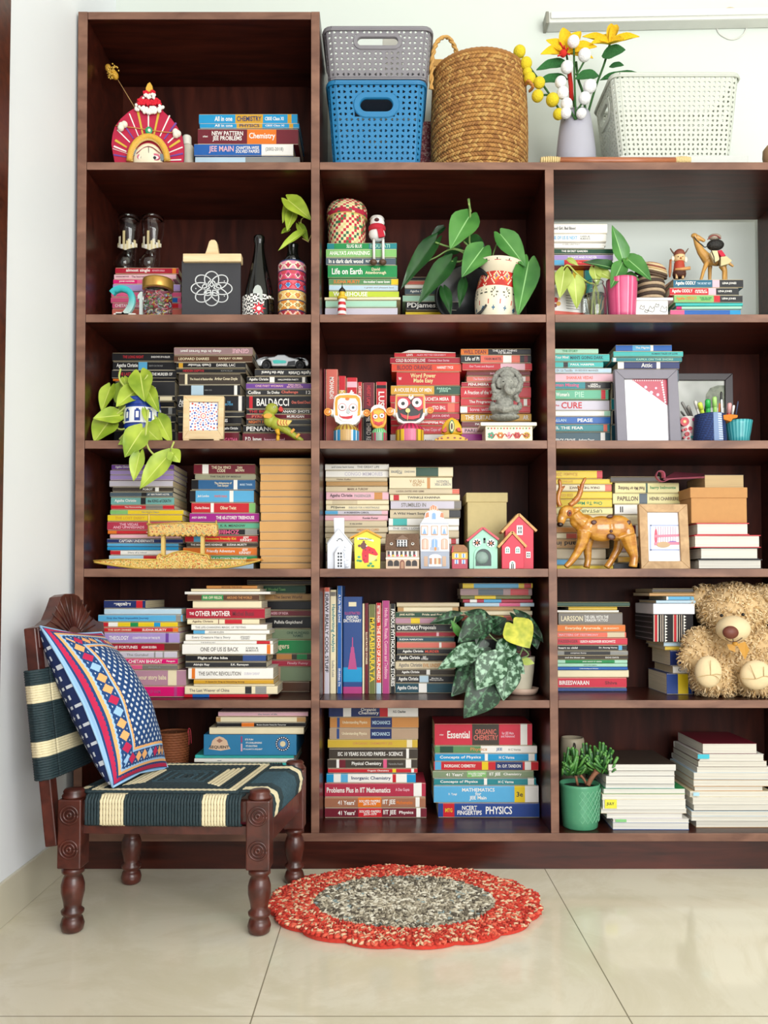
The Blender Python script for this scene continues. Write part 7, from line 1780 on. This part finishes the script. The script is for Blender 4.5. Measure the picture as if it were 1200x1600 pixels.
t = base_thing('old_notebook', 'thick old notebook with pink ribbon lying on tan kraft box', 'notebook', 'L', 960, .07, zo)
a_, e_, h_ = W('L', 858, 0, .075), W('L', 1068, 0, .075), W('L', 0, 178, .075).z-zo
book(t, e_.x-a_.x, .14, h_, lambda a, d_, c: V((a_.x+a, .215-d_, zo+c)), [], 'bk', pages='c9ad80')
b = B(); pts = arc([W('L', 855, 190, .07), W('L', 760, 195, .06), W('L', 680, 200, .055), W('L', 630, 215, .05), W('L', 600, 190, .05), W('L', 610, 160, .05), W('L', 635, 165, .052), W('L', 640, 195, .055)]); b.tube(pts, .009, M('b85a72', .6), 8, True, .12); b.build('ribbon', t)
b = B(); p = W('L', 700, 160, .1); b.hexa([W('L', 640, 205, .09), W('L', 860, 196, .08), W('L', 860, 180, .2), W('L', 700, 170, .2), W('L', 640, 200, .09)+V((0,0,.001)), W('L', 860, 190, .08)+V((0,0,.001)), W('L', 860, 174, .2)+V((0,0,.001)), W('L', 700, 164, .2)+V((0,0,.001))], M('8a3a4a', .6)); b.build('open_flap', t)
# deer
t = base_thing('deer_figurine', 'glossy carved wooden deer with antlers and dark spots', 'figurine', 'f7', 600, .055, Z4)
q = lambda x, y, d=.055: W('f7', x, y, d); k = mpp('f7', .055); DE = wood('deer_wood', 'a8641c', 'd9a03e', .22, (10, 10, 24), .1, .6)
zz = lambda p: V((p.x, p.y, Z4+.004))
bl_ = [(q(430,640), (135*k, 85*k, 135*k)), (q(640,690), (220*k, 105*k, 165*k)), (q(840,680), (190*k, 105*k, 165*k)), (q(960,740), (95*k, 90*k, 120*k)), (q(330,590), (90*k, 65*k, 100*k)), (q(200,480), (105*k, 62*k, 85*k), roty(-.5)), (q(140,560), (58*k, 42*k, 95*k), roty(.15)), (q(125,620), (42*k, 36*k, 38*k))]
rods = [([q(420,720,.03), q(400,860,.03), q(330,1000,.03), q(250,1110,.03), zz(q(190,1240,.03))], [95*k, 72*k, 52*k, 42*k, 40*k]), ([q(480,760,.085), q(460,920,.085), q(470,1080,.085), zz(q(450,1240,.085))], [85*k, 60*k, 44*k, 44*k]), ([q(880,790,.085), q(840,950,.085), q(760,1090,.085), zz(q(700,1240,.085))], [85*k, 55*k, 44*k, 46*k]), ([q(960,780,.03), q(1000,900,.03), q(1045,1040,.03), zz(q(1030,1240,.03))], [110*k, 85*k, 52*k, 55*k]),
    ([q(250,470), q(340,440,.06), q(410,430,.06)], [20*k, 26*k, 6*k]), ([q(300,500), q(340,560), q(420,620)], [80*k, 90*k, 110*k])]
blob('body', t, bl_, DE, .0022, 8, rods, Z4+.0005, ux('b1', Z4)+.002)
AN = wood('antler_wood', '9a4a1c', 'c8863c', .3, (10, 10, 24), .1, .4)
for pts, rr, tine in ((((120,410),(95,330),(105,250),(125,170),(108,65)), (32,30,28,24,8), ((115,230),(150,180),(180,155))), (((240,400),(300,350),(350,290),(385,190),(400,130),(440,50)), (34,40,34,27,21,7), ((385,215),(355,185),(345,150)))):
    b = B(); tpx(b, 'f7', arc2(list(pts), 4), .055, [rr[min(len(rr)-1, i//4)] for i in range((len(pts)-1)*4+1)], AN, 8); tpx(b, 'f7', list(tine), .055, [24, 18, 7], AN, 8)
    if pts[0][0] == 120: tpx(b, 'f7', [(100,350),(80,320),(70,285)], .055, [22, 17, 8], AN, 8)
    b.clamp(None, -9, ux('b1', Z4)+.002); b.build('antler', t)
b = B(); b.sph(q(240,495,.055-66*k), (30*k, 8*k, 40*k), M('8a3a1a', .3), 10, 6); b.sph(q(243,495,.055-73*k), (13*k, 5*k, 18*k), M('1a0c08', .2), 8, 5); b.build('eye', t)
b = B(); b.sph(q(122,635,.055-14*k), (42*k, 30*k, 32*k), M('24100a', .3), 10, 6); b.build('nose', t)
for x, y, w_, h_, an, off in ((745,535,46,24,-.2,70),(970,620,45,30,-.8,75),(545,610,38,30,0,88),(760,790,55,40,.3,100),(412,870,38,42,0,112),(1045,880,28,45,.3,150),(760,720,20,20,0,106)):
    b = B(); b.sph(q(x, y, .055-(off-7)*k), (w_*k, 9*k, h_*k), M('4a1e10', .35, .3, 120), 12, 6, roty(an)); b.build('dark_spot', t)
t = base_thing('picture_frame', 'pale oak photo frame with striped child drawing', 'picture frame', 'L', 645, .05, Z4)
o4, i4 = [(522,690),(785,690),(768,335),(508,335)], [(562,640),(736,640),(722,378),(554,378)]
frame4(t, 'L', o4, i4, .05, .068, wood('pale_oak', 'a8845c', 'cda97e', .6, (12, 30, 12))); b = B(); ppx(b, 'L', i4, .058, .065, M('e6e6ec', .4)); pic = b.build('picture', t)
dec(pic, 'drawing', 'L', .058, [(Rr(570,720,445,452), '9aa4c8', .0008), (Rr(566,575,445,585), '9aa4c8', .0008), (Rr(570,725,576,584), '9aa4c8', .0008), ([(592,500),(724,495),(724,508),(592,514)], 'd9708a', .0014), ([(592,540),(724,538),(724,552),(592,556)], 'd9708a', .0014), (disc(640,552,36,16), 'b8956a', .002)]+[(Rr(x, x+3, 455, 545), 'b08aa8', .001) for x in range(598, 710, 13)]+[(disc(600,510,8,44), 'c83a5a', .0012), (disc(690,540,24,8), '7a4a9a', .0012)])
# ---------------------------------------------------------------- fifth row
Z5 = BT[5]+.0004
t = base_thing('potted_satin_pothos', 'silver-splashed satin vine in white pot hanging over shelf edge', 'potted plant', 'N', 1000, .12, Z5)
b = B(); lpx(b, 'N', 1020, .14, [(52,600),(56,580),(66,500),(72,435),(72,428),(64,428),(60,470)], M('e0d8c0', .5), 32, Z5+.004); b.build('pot', t)
b = B(); lpx(b, 'N', 1030, .14, [(66,612),(74,600),(80,582),(76,582),(64,598)], M('d9b9a4', .5), 32, Z5); b.build('saucer', t)
b = B(); lpx(b, 'N', 1020, .14, [(64,450),(2,445)], M('3a2a1e', 1), 20); b.build('soil', t)
b = B(); S2 = M('7d9a62', .5, .1)
for s in ([(1010,440),(960,370),(900,350),(850,300),(820,250)], [(1000,440),(940,400),(870,420),(800,410),(780,390)], [(1010,440),(1030,390),(1050,330),(1020,290)], [(1000,440),(950,460),(915,450)], [(1000,445),(960,480),(940,520)], [(990,445),(930,500),(890,560)], [(1015,440),(1060,420),(1030,385)], [(800,400),(810,425),(830,435)], [(700,230),(690,260),(675,290)]): tpx(b, 'N', arc2(s), .08, 4, S2)
b.build('vine', t)
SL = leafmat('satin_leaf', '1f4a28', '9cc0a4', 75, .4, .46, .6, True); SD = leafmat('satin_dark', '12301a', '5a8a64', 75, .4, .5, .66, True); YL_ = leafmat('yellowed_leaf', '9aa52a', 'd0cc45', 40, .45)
b = B()
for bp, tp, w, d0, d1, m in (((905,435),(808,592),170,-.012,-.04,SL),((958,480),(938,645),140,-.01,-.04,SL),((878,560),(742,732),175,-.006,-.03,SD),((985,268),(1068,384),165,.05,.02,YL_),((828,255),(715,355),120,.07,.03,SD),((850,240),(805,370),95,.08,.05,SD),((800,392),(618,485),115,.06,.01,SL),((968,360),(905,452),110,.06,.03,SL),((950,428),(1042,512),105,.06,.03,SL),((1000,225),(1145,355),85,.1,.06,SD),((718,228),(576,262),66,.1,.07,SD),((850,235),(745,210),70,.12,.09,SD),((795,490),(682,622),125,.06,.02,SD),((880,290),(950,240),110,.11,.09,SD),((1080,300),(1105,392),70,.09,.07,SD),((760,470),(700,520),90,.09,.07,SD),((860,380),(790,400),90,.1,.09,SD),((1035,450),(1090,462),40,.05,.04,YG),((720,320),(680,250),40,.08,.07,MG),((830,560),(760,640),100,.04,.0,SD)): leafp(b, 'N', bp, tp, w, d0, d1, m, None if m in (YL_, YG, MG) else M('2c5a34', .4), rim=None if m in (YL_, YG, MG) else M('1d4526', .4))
b.clamp(Z5+.001, -.004, None, ux('b0', Z5)-.004); b.build('foliage', t)
# striped box and books behind the teddy
zh = W('O', 0, 386, .12).z+.0006
t = base_thing('striped_box', 'black box with woven red and white stripes behind teddy', 'box', 'O', 690, .1, zh)
a_, e_ = W('O', 582, 240, .1), W('O', 800, 240, .1); ST2 = []
b = B(); b.box(a_.x, e_.x, .1, .27, zh, a_.z, M('1b181c', .8)); bx_ = b.build('box_body', t, bevel=.002)
b = B(); x = 588
for w_, c in ((6,'c9b8a8'),(14,'b8242e'),(6,'e6dcd0'),(10,'1b181c'),(5,'c9b8a8'),(6,'1b181c'),(5,'c9b8a8'),(8,'k'),(14,'z'),(30,'k'),(5,'c9b8a8'),(14,'b8242e'),(5,'e6dcd0'),(8,'k'),(4,'c9b8a8'),(8,'k'),(4,'c9b8a8'),(8,'k'),(14,'z'),(30,'k'),(5,'c9b8a8'),(16,'b8242e'),(5,'e6dcd0'),(14,'k'),(4,'c9b8a8'),(8,'k'),(14,'z'),(12,'k')):
    if c == 'z' and x < 785:
        for i in range(9): ppx(b, 'O', [(x, 250+i*16), (x+w_, 250+i*16), (x+w_*.6, 243+i*16), (x+w_*.2, 256+i*16)][:0] or [(x, 244+i*16), (x+w_, 252+i*16), (x, 260+i*16)], .0992, .1004, M('e6e2da', .8))
    elif c != 'k' and c != '1b181c' and x < 790: ppx(b, 'O', Rr(x, x+w_*.8, 242, 386), .0992, .1004, M(c, .8))
    x += w_
for i in range(5):
    z = zh+(a_.z-zh)*(i+.5)/5
    for j, c in enumerate(('8a8088', '3a3238')): b.box(a_.x-.0008, a_.x, .105, .265, z+j*.004, z+j*.004+.0015, M(c, .8))
b.build('woven_stripes', bx_)
zt_ = a_.z+.0006
stack('O', 240, .1, .17, 'on the striped box behind teddy', 'books on the striped box', '''
580 800 100 bk
565 810 124 tn
655 815 142 sb|=w;.0;.06
600 812 164 lb''', zbase=W('O', 0, 182, .1).z+.0004)
t = base_thing('white_box', 'flat white box lying on top of the striped box', 'box', 'O', 700, .095, zt_)
b = B(); a2, e2 = W('O', 584, 182, .1), W('O', 806, 182, .1); b.box(a2.x, e2.x, .098, .27, zt_, a2.z, M('e6e6ec', .4)); b.build('box_body', t, bevel=.0015)
# teddy bear
t = base_thing('teddy_bear', 'seated curly beige teddy bear with brown nose and golden bow', 'teddy bear', 'f8', 850, .09, Z5)
q = lambda x, y, d=.09: W('f8', x, y, d); k = mpp('f8', .09)
FUR = [M('d4b586', .95, .25, 90), M('c19c68', .95, .25, 90), M('e6cda4', .95, .2, 90), M('a8844f', .95, .25, 90)]
BALLS = [(q(880,315,.1), (320*k, 250*k, 250*k)), (q(612,195,.11), (135*k, 70*k, 110*k)), (q(1150,185,.11), (120*k, 70*k, 105*k)), (q(870,760,.12), (330*k, 230*k, 360*k)), (q(860,640,.1), (270*k, 190*k, 200*k)),
    (q(560,650,.085), (150*k, 110*k, 165*k)), (q(480,760,.07), (105*k, 95*k, 120*k)), (q(1180,680,.085), (150*k, 110*k, 190*k)), (q(680,930,.06), (190*k, 130*k, 175*k)), (q(1110,960,.06), (200*k, 130*k, 175*k)), (q(700,1010,.09), (200*k, 200*k, 130*k)), (q(1080,1020,.09), (200*k, 200*k, 120*k)), (q(880,400,.07), (230*k, 150*k, 160*k))]
def clampz(c, r): return V((c.x, c.y, max(c.z, Z5+r[2]*.9)))
BALLS = [(clampz(c, r), r) for c, r in BALLS]
blob('body', t, BALLS, FUR[0], .006, 8, (), Z5+.004)
b = B(); rn = random.Random(21); R_ = rn
def inside(p, skip):
    for i, (c, r) in enumerate(BALLS):
        if i != skip and ((p.x-c.x)/r[0])**2+((p.y-c.y)/r[1])**2+((p.z-c.z)/r[2])**2 < .93: return True
    return False
pads = [(q(640,900,.0), 120*k, 150*k), (q(1090,930,.0), 150*k, 140*k)]
mz = q(872,490,.0)
def bare(p):
    for c, rx, rz in pads:
        if p.y < .0 + .03 and ((p.x-c.x)/rx)**2+((p.z-c.z)/rz)**2 < 1: return True
    return p.y < .04 and ((p.x-mz.x)/(140*k))**2+((p.z-mz.z)/(115*k))**2 < 1
vs, fs, ms = [], [], []
for i, (c, r) in enumerate(BALLS):
    area = (r[0]*r[2]+r[0]*r[1]+r[1]*r[2]); n_ = int(area/.0000115)
    for _ in range(n_):
        zc = R_.uniform(-1, 1); a = R_.uniform(0, 2*pi); s = math.sqrt(1-zc*zc); n = V((s*cos(a), s*sin(a), zc))
        p = c+V((n.x*r[0], n.y*r[1], n.z*r[2]))
        if n.y > .55 or p.z < Z5+.002 or p.x > 1.13 or inside(p, i) or bare(p): continue
        nn = V((n.x/r[0], n.y/r[1], n.z/r[2])).normalized(); t1 = nn.orthogonal().normalized(); t2 = nn.cross(t1); an = R_.uniform(0, 2*pi); dr = (t1*cos(an)+t2*sin(an)-EZ*.5)
        L_ = R_.uniform(.009, .014); w_ = R_.uniform(.0012, .0019); sd = nn.cross(dr).normalized()*w_
        pts = [p-nn*.002, p+nn*L_*.5+dr*L_*.15, p+nn*L_*.7+dr*L_*.55, p+nn*L_*.45+dr*L_*.85]
        o = len(vs)
        for j, pt in enumerate(pts): ww = (1, .95, .75, .2)[j]; vs += [pt-sd*ww, pt+nn*w_*.7*ww, pt+sd*ww]
        m = FUR[R_.choices((0, 1, 2, 3), (5, 2.5, 4, 1))[0]]
        for j in range(3): fs += [(o+j*3, o+j*3+1, o+j*3+4, o+j*3+3), (o+j*3+1, o+j*3+2, o+j*3+5, o+j*3+4)]; ms += [m, m]
b.add(vs, fs, ms, True); b.clamp(Z5+.0005, -9); b.build('curly_fur', t)
PAD = M('e0c9a0', .9, .08, 60, .1)
b = B(); b.sph(V((mz.x, .0, q(0,490,.03).z)), (150*k, .045, 118*k), PAD, 24, 14); mu_ = b.build('muzzle', t)
b = B(); b.sph(q(858,530,-.045)+V((0,.006,0)), (70*k, .014, 58*k), M('6a3324', .5), 18, 10); b.build('nose', mu_)
b = B(); tpx(b, 'f8', arc2([(870,590),(872,615),(840,612),(800,585)]), -.038, 4, M('4a2a1e', .6)); tpx(b, 'f8', arc2([(872,615),(910,610),(960,580)]), -.036, 4, M('4a2a1e', .6)); b.build('mouth', mu_)
for x, y in ((765,370),(965,362)): b = B(); b.sph(q(x, y, -.012), (15*k, .006, 16*k), M('120c0a', .1, 0), 12, 8); b.build('eye', t)
for (cx_, cy_, rx, ry, seams) in ((650,900,125,150,[[(660,790),(662,930)],[(540,950),(600,935),(662,930),(720,945),(760,1000)],[(662,930),(720,920),(790,930)]]), (1100,930,150,140,[[(1030,835),(1085,965)],[(960,960),(1085,965),(1160,940),(1230,945)],[(1160,850),(1160,940)]])):
    b = B(); c = q(cx_, cy_, -.012); b.sph(V((c.x, -.004, c.z)), (rx*k*.95, .026, ry*k*.95), PAD, 24, 14); pd = b.build('foot_pad', t)
    b = B()
    for s in seams: tpx(b, 'f8', arc2(s) if len(s) > 2 else s, -.03, 3.2, M('b89a6a', .9), 5)
    b.build('seam', pd)
GLD = M('c58f35', .45, .1)
b = B(); b.sph(q(890,635,-.01), (26*k, .008, 22*k), GLD, 10, 6)
b.hexa([q(905,640,-.012), q(985,615,-.018), q(1025,690,-.02), q(985,785,-.012), q(905,640,-.009), q(985,615,-.015), q(1025,690,-.017), q(985,785,-.009)], GLD); b.hexa([q(815,640,-.006), q(890,640,-.014), q(895,715,-.016), q(835,690,-.01), q(815,640,-.003), q(890,640,-.011), q(895,715,-.013), q(835,690,-.007)], GLD); b.build('bow', t)
# ---------------------------------------------------------------- bottom row
Z6 = BT[6]+.0004
t = base_thing('game_box', 'blue board game box with cream crest in magazine pile', 'box', 'P', 765, .06, W('P', 0, 325, .07).z)
zq0, zq1 = W('P', 0, 325, .07).z+.0004, W('P', 0, 205, .07).z-.0003
a_, e_ = W('P', 502, 260, .06), W('P', 1030, 260, .06); b = B(); b.box(a_.x, e_.x, .06, .28, zq0, zq1, M('2a78a4', .4, .1)); gb_ = b.build('box_body', t, bevel=.0015)
y_ = .0592; dec(gb_, 'crest_print', 'P', .06, [([(530,292),(545,270),(552,245),(570,228),(592,220),(615,228),(635,245),(642,270),(655,292),(600,302)], 'd9b89a', .0007), ([(575,245),(592,232),(612,245),(592,258)], '9a6a5a', .001), (Rr(714,722,220,255), '9a3a6a', .0007), (Rr(714,722,262,305), 'd9a8b8', .0007)])
text(gb_, 'SEQUENT', W('P', 592, 282, .0588), EX, EZ, 110*mpp('P', .06), 19*mpp('P', .06), 'dg')
for i, s in enumerate(("IT'S FUN", "IT'S CHALLENGING", "IT'S EXCITING", "IT'S ALWAYS A SEQUENT")): text(gb_, s, W('P', 733+28+i*7+(20 if i == 1 else 0), 238+i*18.5, .0593), EX, EZ, (45, 90, 65, 108)[i]*mpp('P', .06), 10*mpp('P', .06), 'w')
dec(gb_, 'round_badge', 'P', .06, [(disc(952,263,42), '17203a', .0007), (disc(952,263,29), '3f7ab0', .001), (disc(952,263,16), 'd9c9a0', .0013)]+[(disc(952+36*cos(2*pi*i/18), 263-36*sin(2*pi*i/18), 3.5), 'e6e6ea', .0012) for i in range(18)])
t = base_thing('wicker_basket', 'brown wicker basket in shadow behind the cushion', 'basket', 'P', 330, .16, Z6)
b = B(); c = W('P', 330, 0, .17); k = mpp('P', .17); zt_ = W('P', 0, 190, .17).z
for i in range(34):
    z = Z6+(zt_-Z6)*(i+.5)/34; r = (66+22*i/34)*k
    b.tube([V((c.x+(r+.0014*(1 if (q_+i) % 2 else -1))*cos(2*pi*q_/40), .17+(r+.0014*(1 if (q_+i) % 2 else -1))*sin(2*pi*q_/40), z)) for q_ in range(41)], .0046, M('8a4e2c', .7, .3, 120), 5, False)
b.lathe([(62*k, Z6), (84*k, zt_-.004), (78*k, zt_-.004), (58*k, Z6+.01)], (c.x, .17, 0), M('5a3018', .8), 28); b.clamp(Z6); b.build('wicker_wall', t)
b = B(); b.tube(arc([W('P', 412, 200, .1), W('P', 418, 175, .1), W('P', 428, 190, .1), W('P', 432, 260, .1)]), .0012, M('a82a3a', .7), 5); b.tube(arc([W('P', 415, 178, .1), W('P', 420, 230, .1), W('P', 418, 268, .1)]), .0012, M('a82a3a', .7), 5); b.tube([W('P', 412, 200, .1), V((c.x+84*k, .16, zt_-.003))], .0012, M('a82a3a', .7), 5); b.build('red_tassel', t)
t = base_thing('green_pot_plant', 'finger-leaved succulent in green diamond-pattern pot', 'potted plant', 'R', 195, .07, Z6)
b = B(); lpx(b, 'R', 192, .065, [(88,690),(93,682),(97,620),(101,540),(105,470),(107,458),(103,454),(98,458),(95,500)], M('4f9470', .25, .08), 40, Z6); pt_ = b.build('pot', t)
b = B(); k = mpp('R', .065); c = W('R', 192, 0, .065); zA, zB = W('R', 0, 650, .065).z, W('R', 0, 480, .065).z
for i in range(22):
    for s in (-1, 1):
        pts = []
        for j in range(17):
            f = j/16; a = 2*pi*i/22+s*f*1.15; r = (94.5+9*f)*k; pts.append(V((c.x+r*cos(a), .065+r*sin(a), zA+(zB-zA)*f)))
        b.tube(pts, .0012, M('6fb08c', .25, .05), 5, False)
b.build('diamond_relief', pt_)
b = B(); lpx(b, 'R', 192, .065, [(96,478),(2,474)], M('2a1c14', 1), 20); b.build('soil', t)
b = B(); tr = M('8a5a40', .7, .3, 120); tpx(b, 'R', arc2([(235,470),(250,440),(275,405),(310,385)]), .06, 13, tr, 8); tpx(b, 'R', arc2([(230,470),(215,440),(195,415)]), .065, 7, tr, 8); tpx(b, 'R', [(180,470),(170,420)], .07, 7, tr, 8); tpx(b, 'R', [(270,410),(280,360)], .06, 8, tr, 8); b.build('trunk', t)
b = B(); rn = random.Random(6); SU = [M('33662f', .35, .2), M('48803a', .35, .2), M('234c27', .35, .2), M('5c9445', .35, .2)]
for cx_, cy_, dd, n_, sx_ in ((165,400,.08,46,1.0), (290,370,.065,46,1.0), (225,390,.1,26,1.1), (330,390,.05,16,.9), (120,400,.07,16,1)):
    for i in range(n_):
        a = rn.uniform(-1.35, 1.35); l = rn.uniform(60, 115)*sx_; bx2, by2 = cx_+rn.uniform(-28, 28), cy_+rn.uniform(-10, 20); tx, ty = max(100, bx2+l*sin(a)*.75), by2-l*(.25+.95*cos(a)**2); d1 = dd+rn.uniform(-.035, .02)
        r = rn.uniform(6.5, 9); tpx(b, 'R', [(bx2, by2), (bx2*.45+tx*.55, by2*.5+ty*.5+4), (tx, ty)], [dd, (dd+d1)/2, d1], [r*.6, r*.9, r], SU[rn.randrange(4)], 6); b.sph(W('R', tx, ty, d1), r*k, SU[3], 6, 4)
b.build('foliage', t)
t = base_thing('beige_jar', 'tall beige ceramic jar standing behind green pot', 'vase', 'R', 150, .22, Z6)
b = B(); lpx(b, 'R', 155, .22, [(62,680),(68,500),(66,300),(62,225),(58,212),(52,212),(50,240)], M('b0a48c', .5, .1), 32, Z6); b.build('jar_body', t)
b = B(); kk = mpp('R', .22); tpx(b, 'R', arc2([(158,265),(162,245),(168,262),(160,285)]), .22-64*kk, 4, M('3a342c', .6), 5); b.build('hole_mark', t)
for lab, x0, x1, y0, y1, c, d in (('yellow sticky note on the notebook pile beside green pot', 326, 390, 547, 594, 'd9d43a', .033), ('cyan sticky tab near top of taller notebook pile', 824, 886, 304, 328, '3fb4c8', .046), ('green sticky tab low in notebook pile beside green pot', 384, 442, 652, 667, '7fbf7a', .033), ('pale blue sticky tab midway down taller notebook pile', 800, 832, 509, 527, 'a8d0e0', .046)):
    t = base_thing('sticky_note', lab, 'sticky note', 'R', (x0+x1)/2, d-.003, W('R', 0, y1, d).z); b = B(); ppx(b, 'R', Rr(x0, x1, y0, y1), d-.003, d-.0022, M(c, .7)); o = b.build('note', t)
    if c == 'd9d43a': text(o, 'JULY', W('R', 356, 570, d-.003), EX, EZ, 40*mpp('R', d), 18*mpp('R', d), 'dg')
# ---------------------------------------------------------------- light and camera
set_texts()
w = bpy.data.worlds.new('World'); bpy.context.scene.world = w; w.use_nodes = True
w.node_tree.nodes['Background'].inputs[0].default_value = (.82, .91, 1.0, 1); w.node_tree.nodes['Background'].inputs[1].default_value = .78
def area(name, loc, to, sx, sy, power, col):
    l = bpy.data.lights.new(name, 'AREA'); l.shape = 'RECTANGLE'; l.size, l.size_y = sx, sy; l.energy = power; l.color = col
    o = bpy.data.objects.new(name, l); C.objects.link(o); o.location = loc
    o.rotation_euler = (V(to)-V(loc)).to_track_quat('-Z', 'Y').to_euler(); return o
area('window_light', (1.5, -3.9, 1.6), (0.1, 0, 1.0), 2.6, 2.0, 140, (1, .985, .96))
cd = bpy.data.cameras.new('Camera'); cam = bpy.data.objects.new('Camera', cd); C.objects.link(cam)
cam.location = (0, -ZF, CH); cam.rotation_euler = (pi/2+TH, 0, 0)
cd.sensor_fit = 'HORIZONTAL'; cd.sensor_width = 36; cd.lens = F*36/1200
cd.shift_x = -(CX-600)/1200; cd.shift_y = (CY-800)/1200; cd.clip_start = .05
sc = bpy.context.scene; sc.camera = cam
sc.view_settings.view_transform = 'Standard'; sc.view_settings.look = 'None'; sc.view_settings.gamma = 1; sc.view_settings.exposure = 0; sc.view_settings.use_curve_mapping = False
sc.cycles.max_bounces = 8; sc.cycles.use_denoising = True
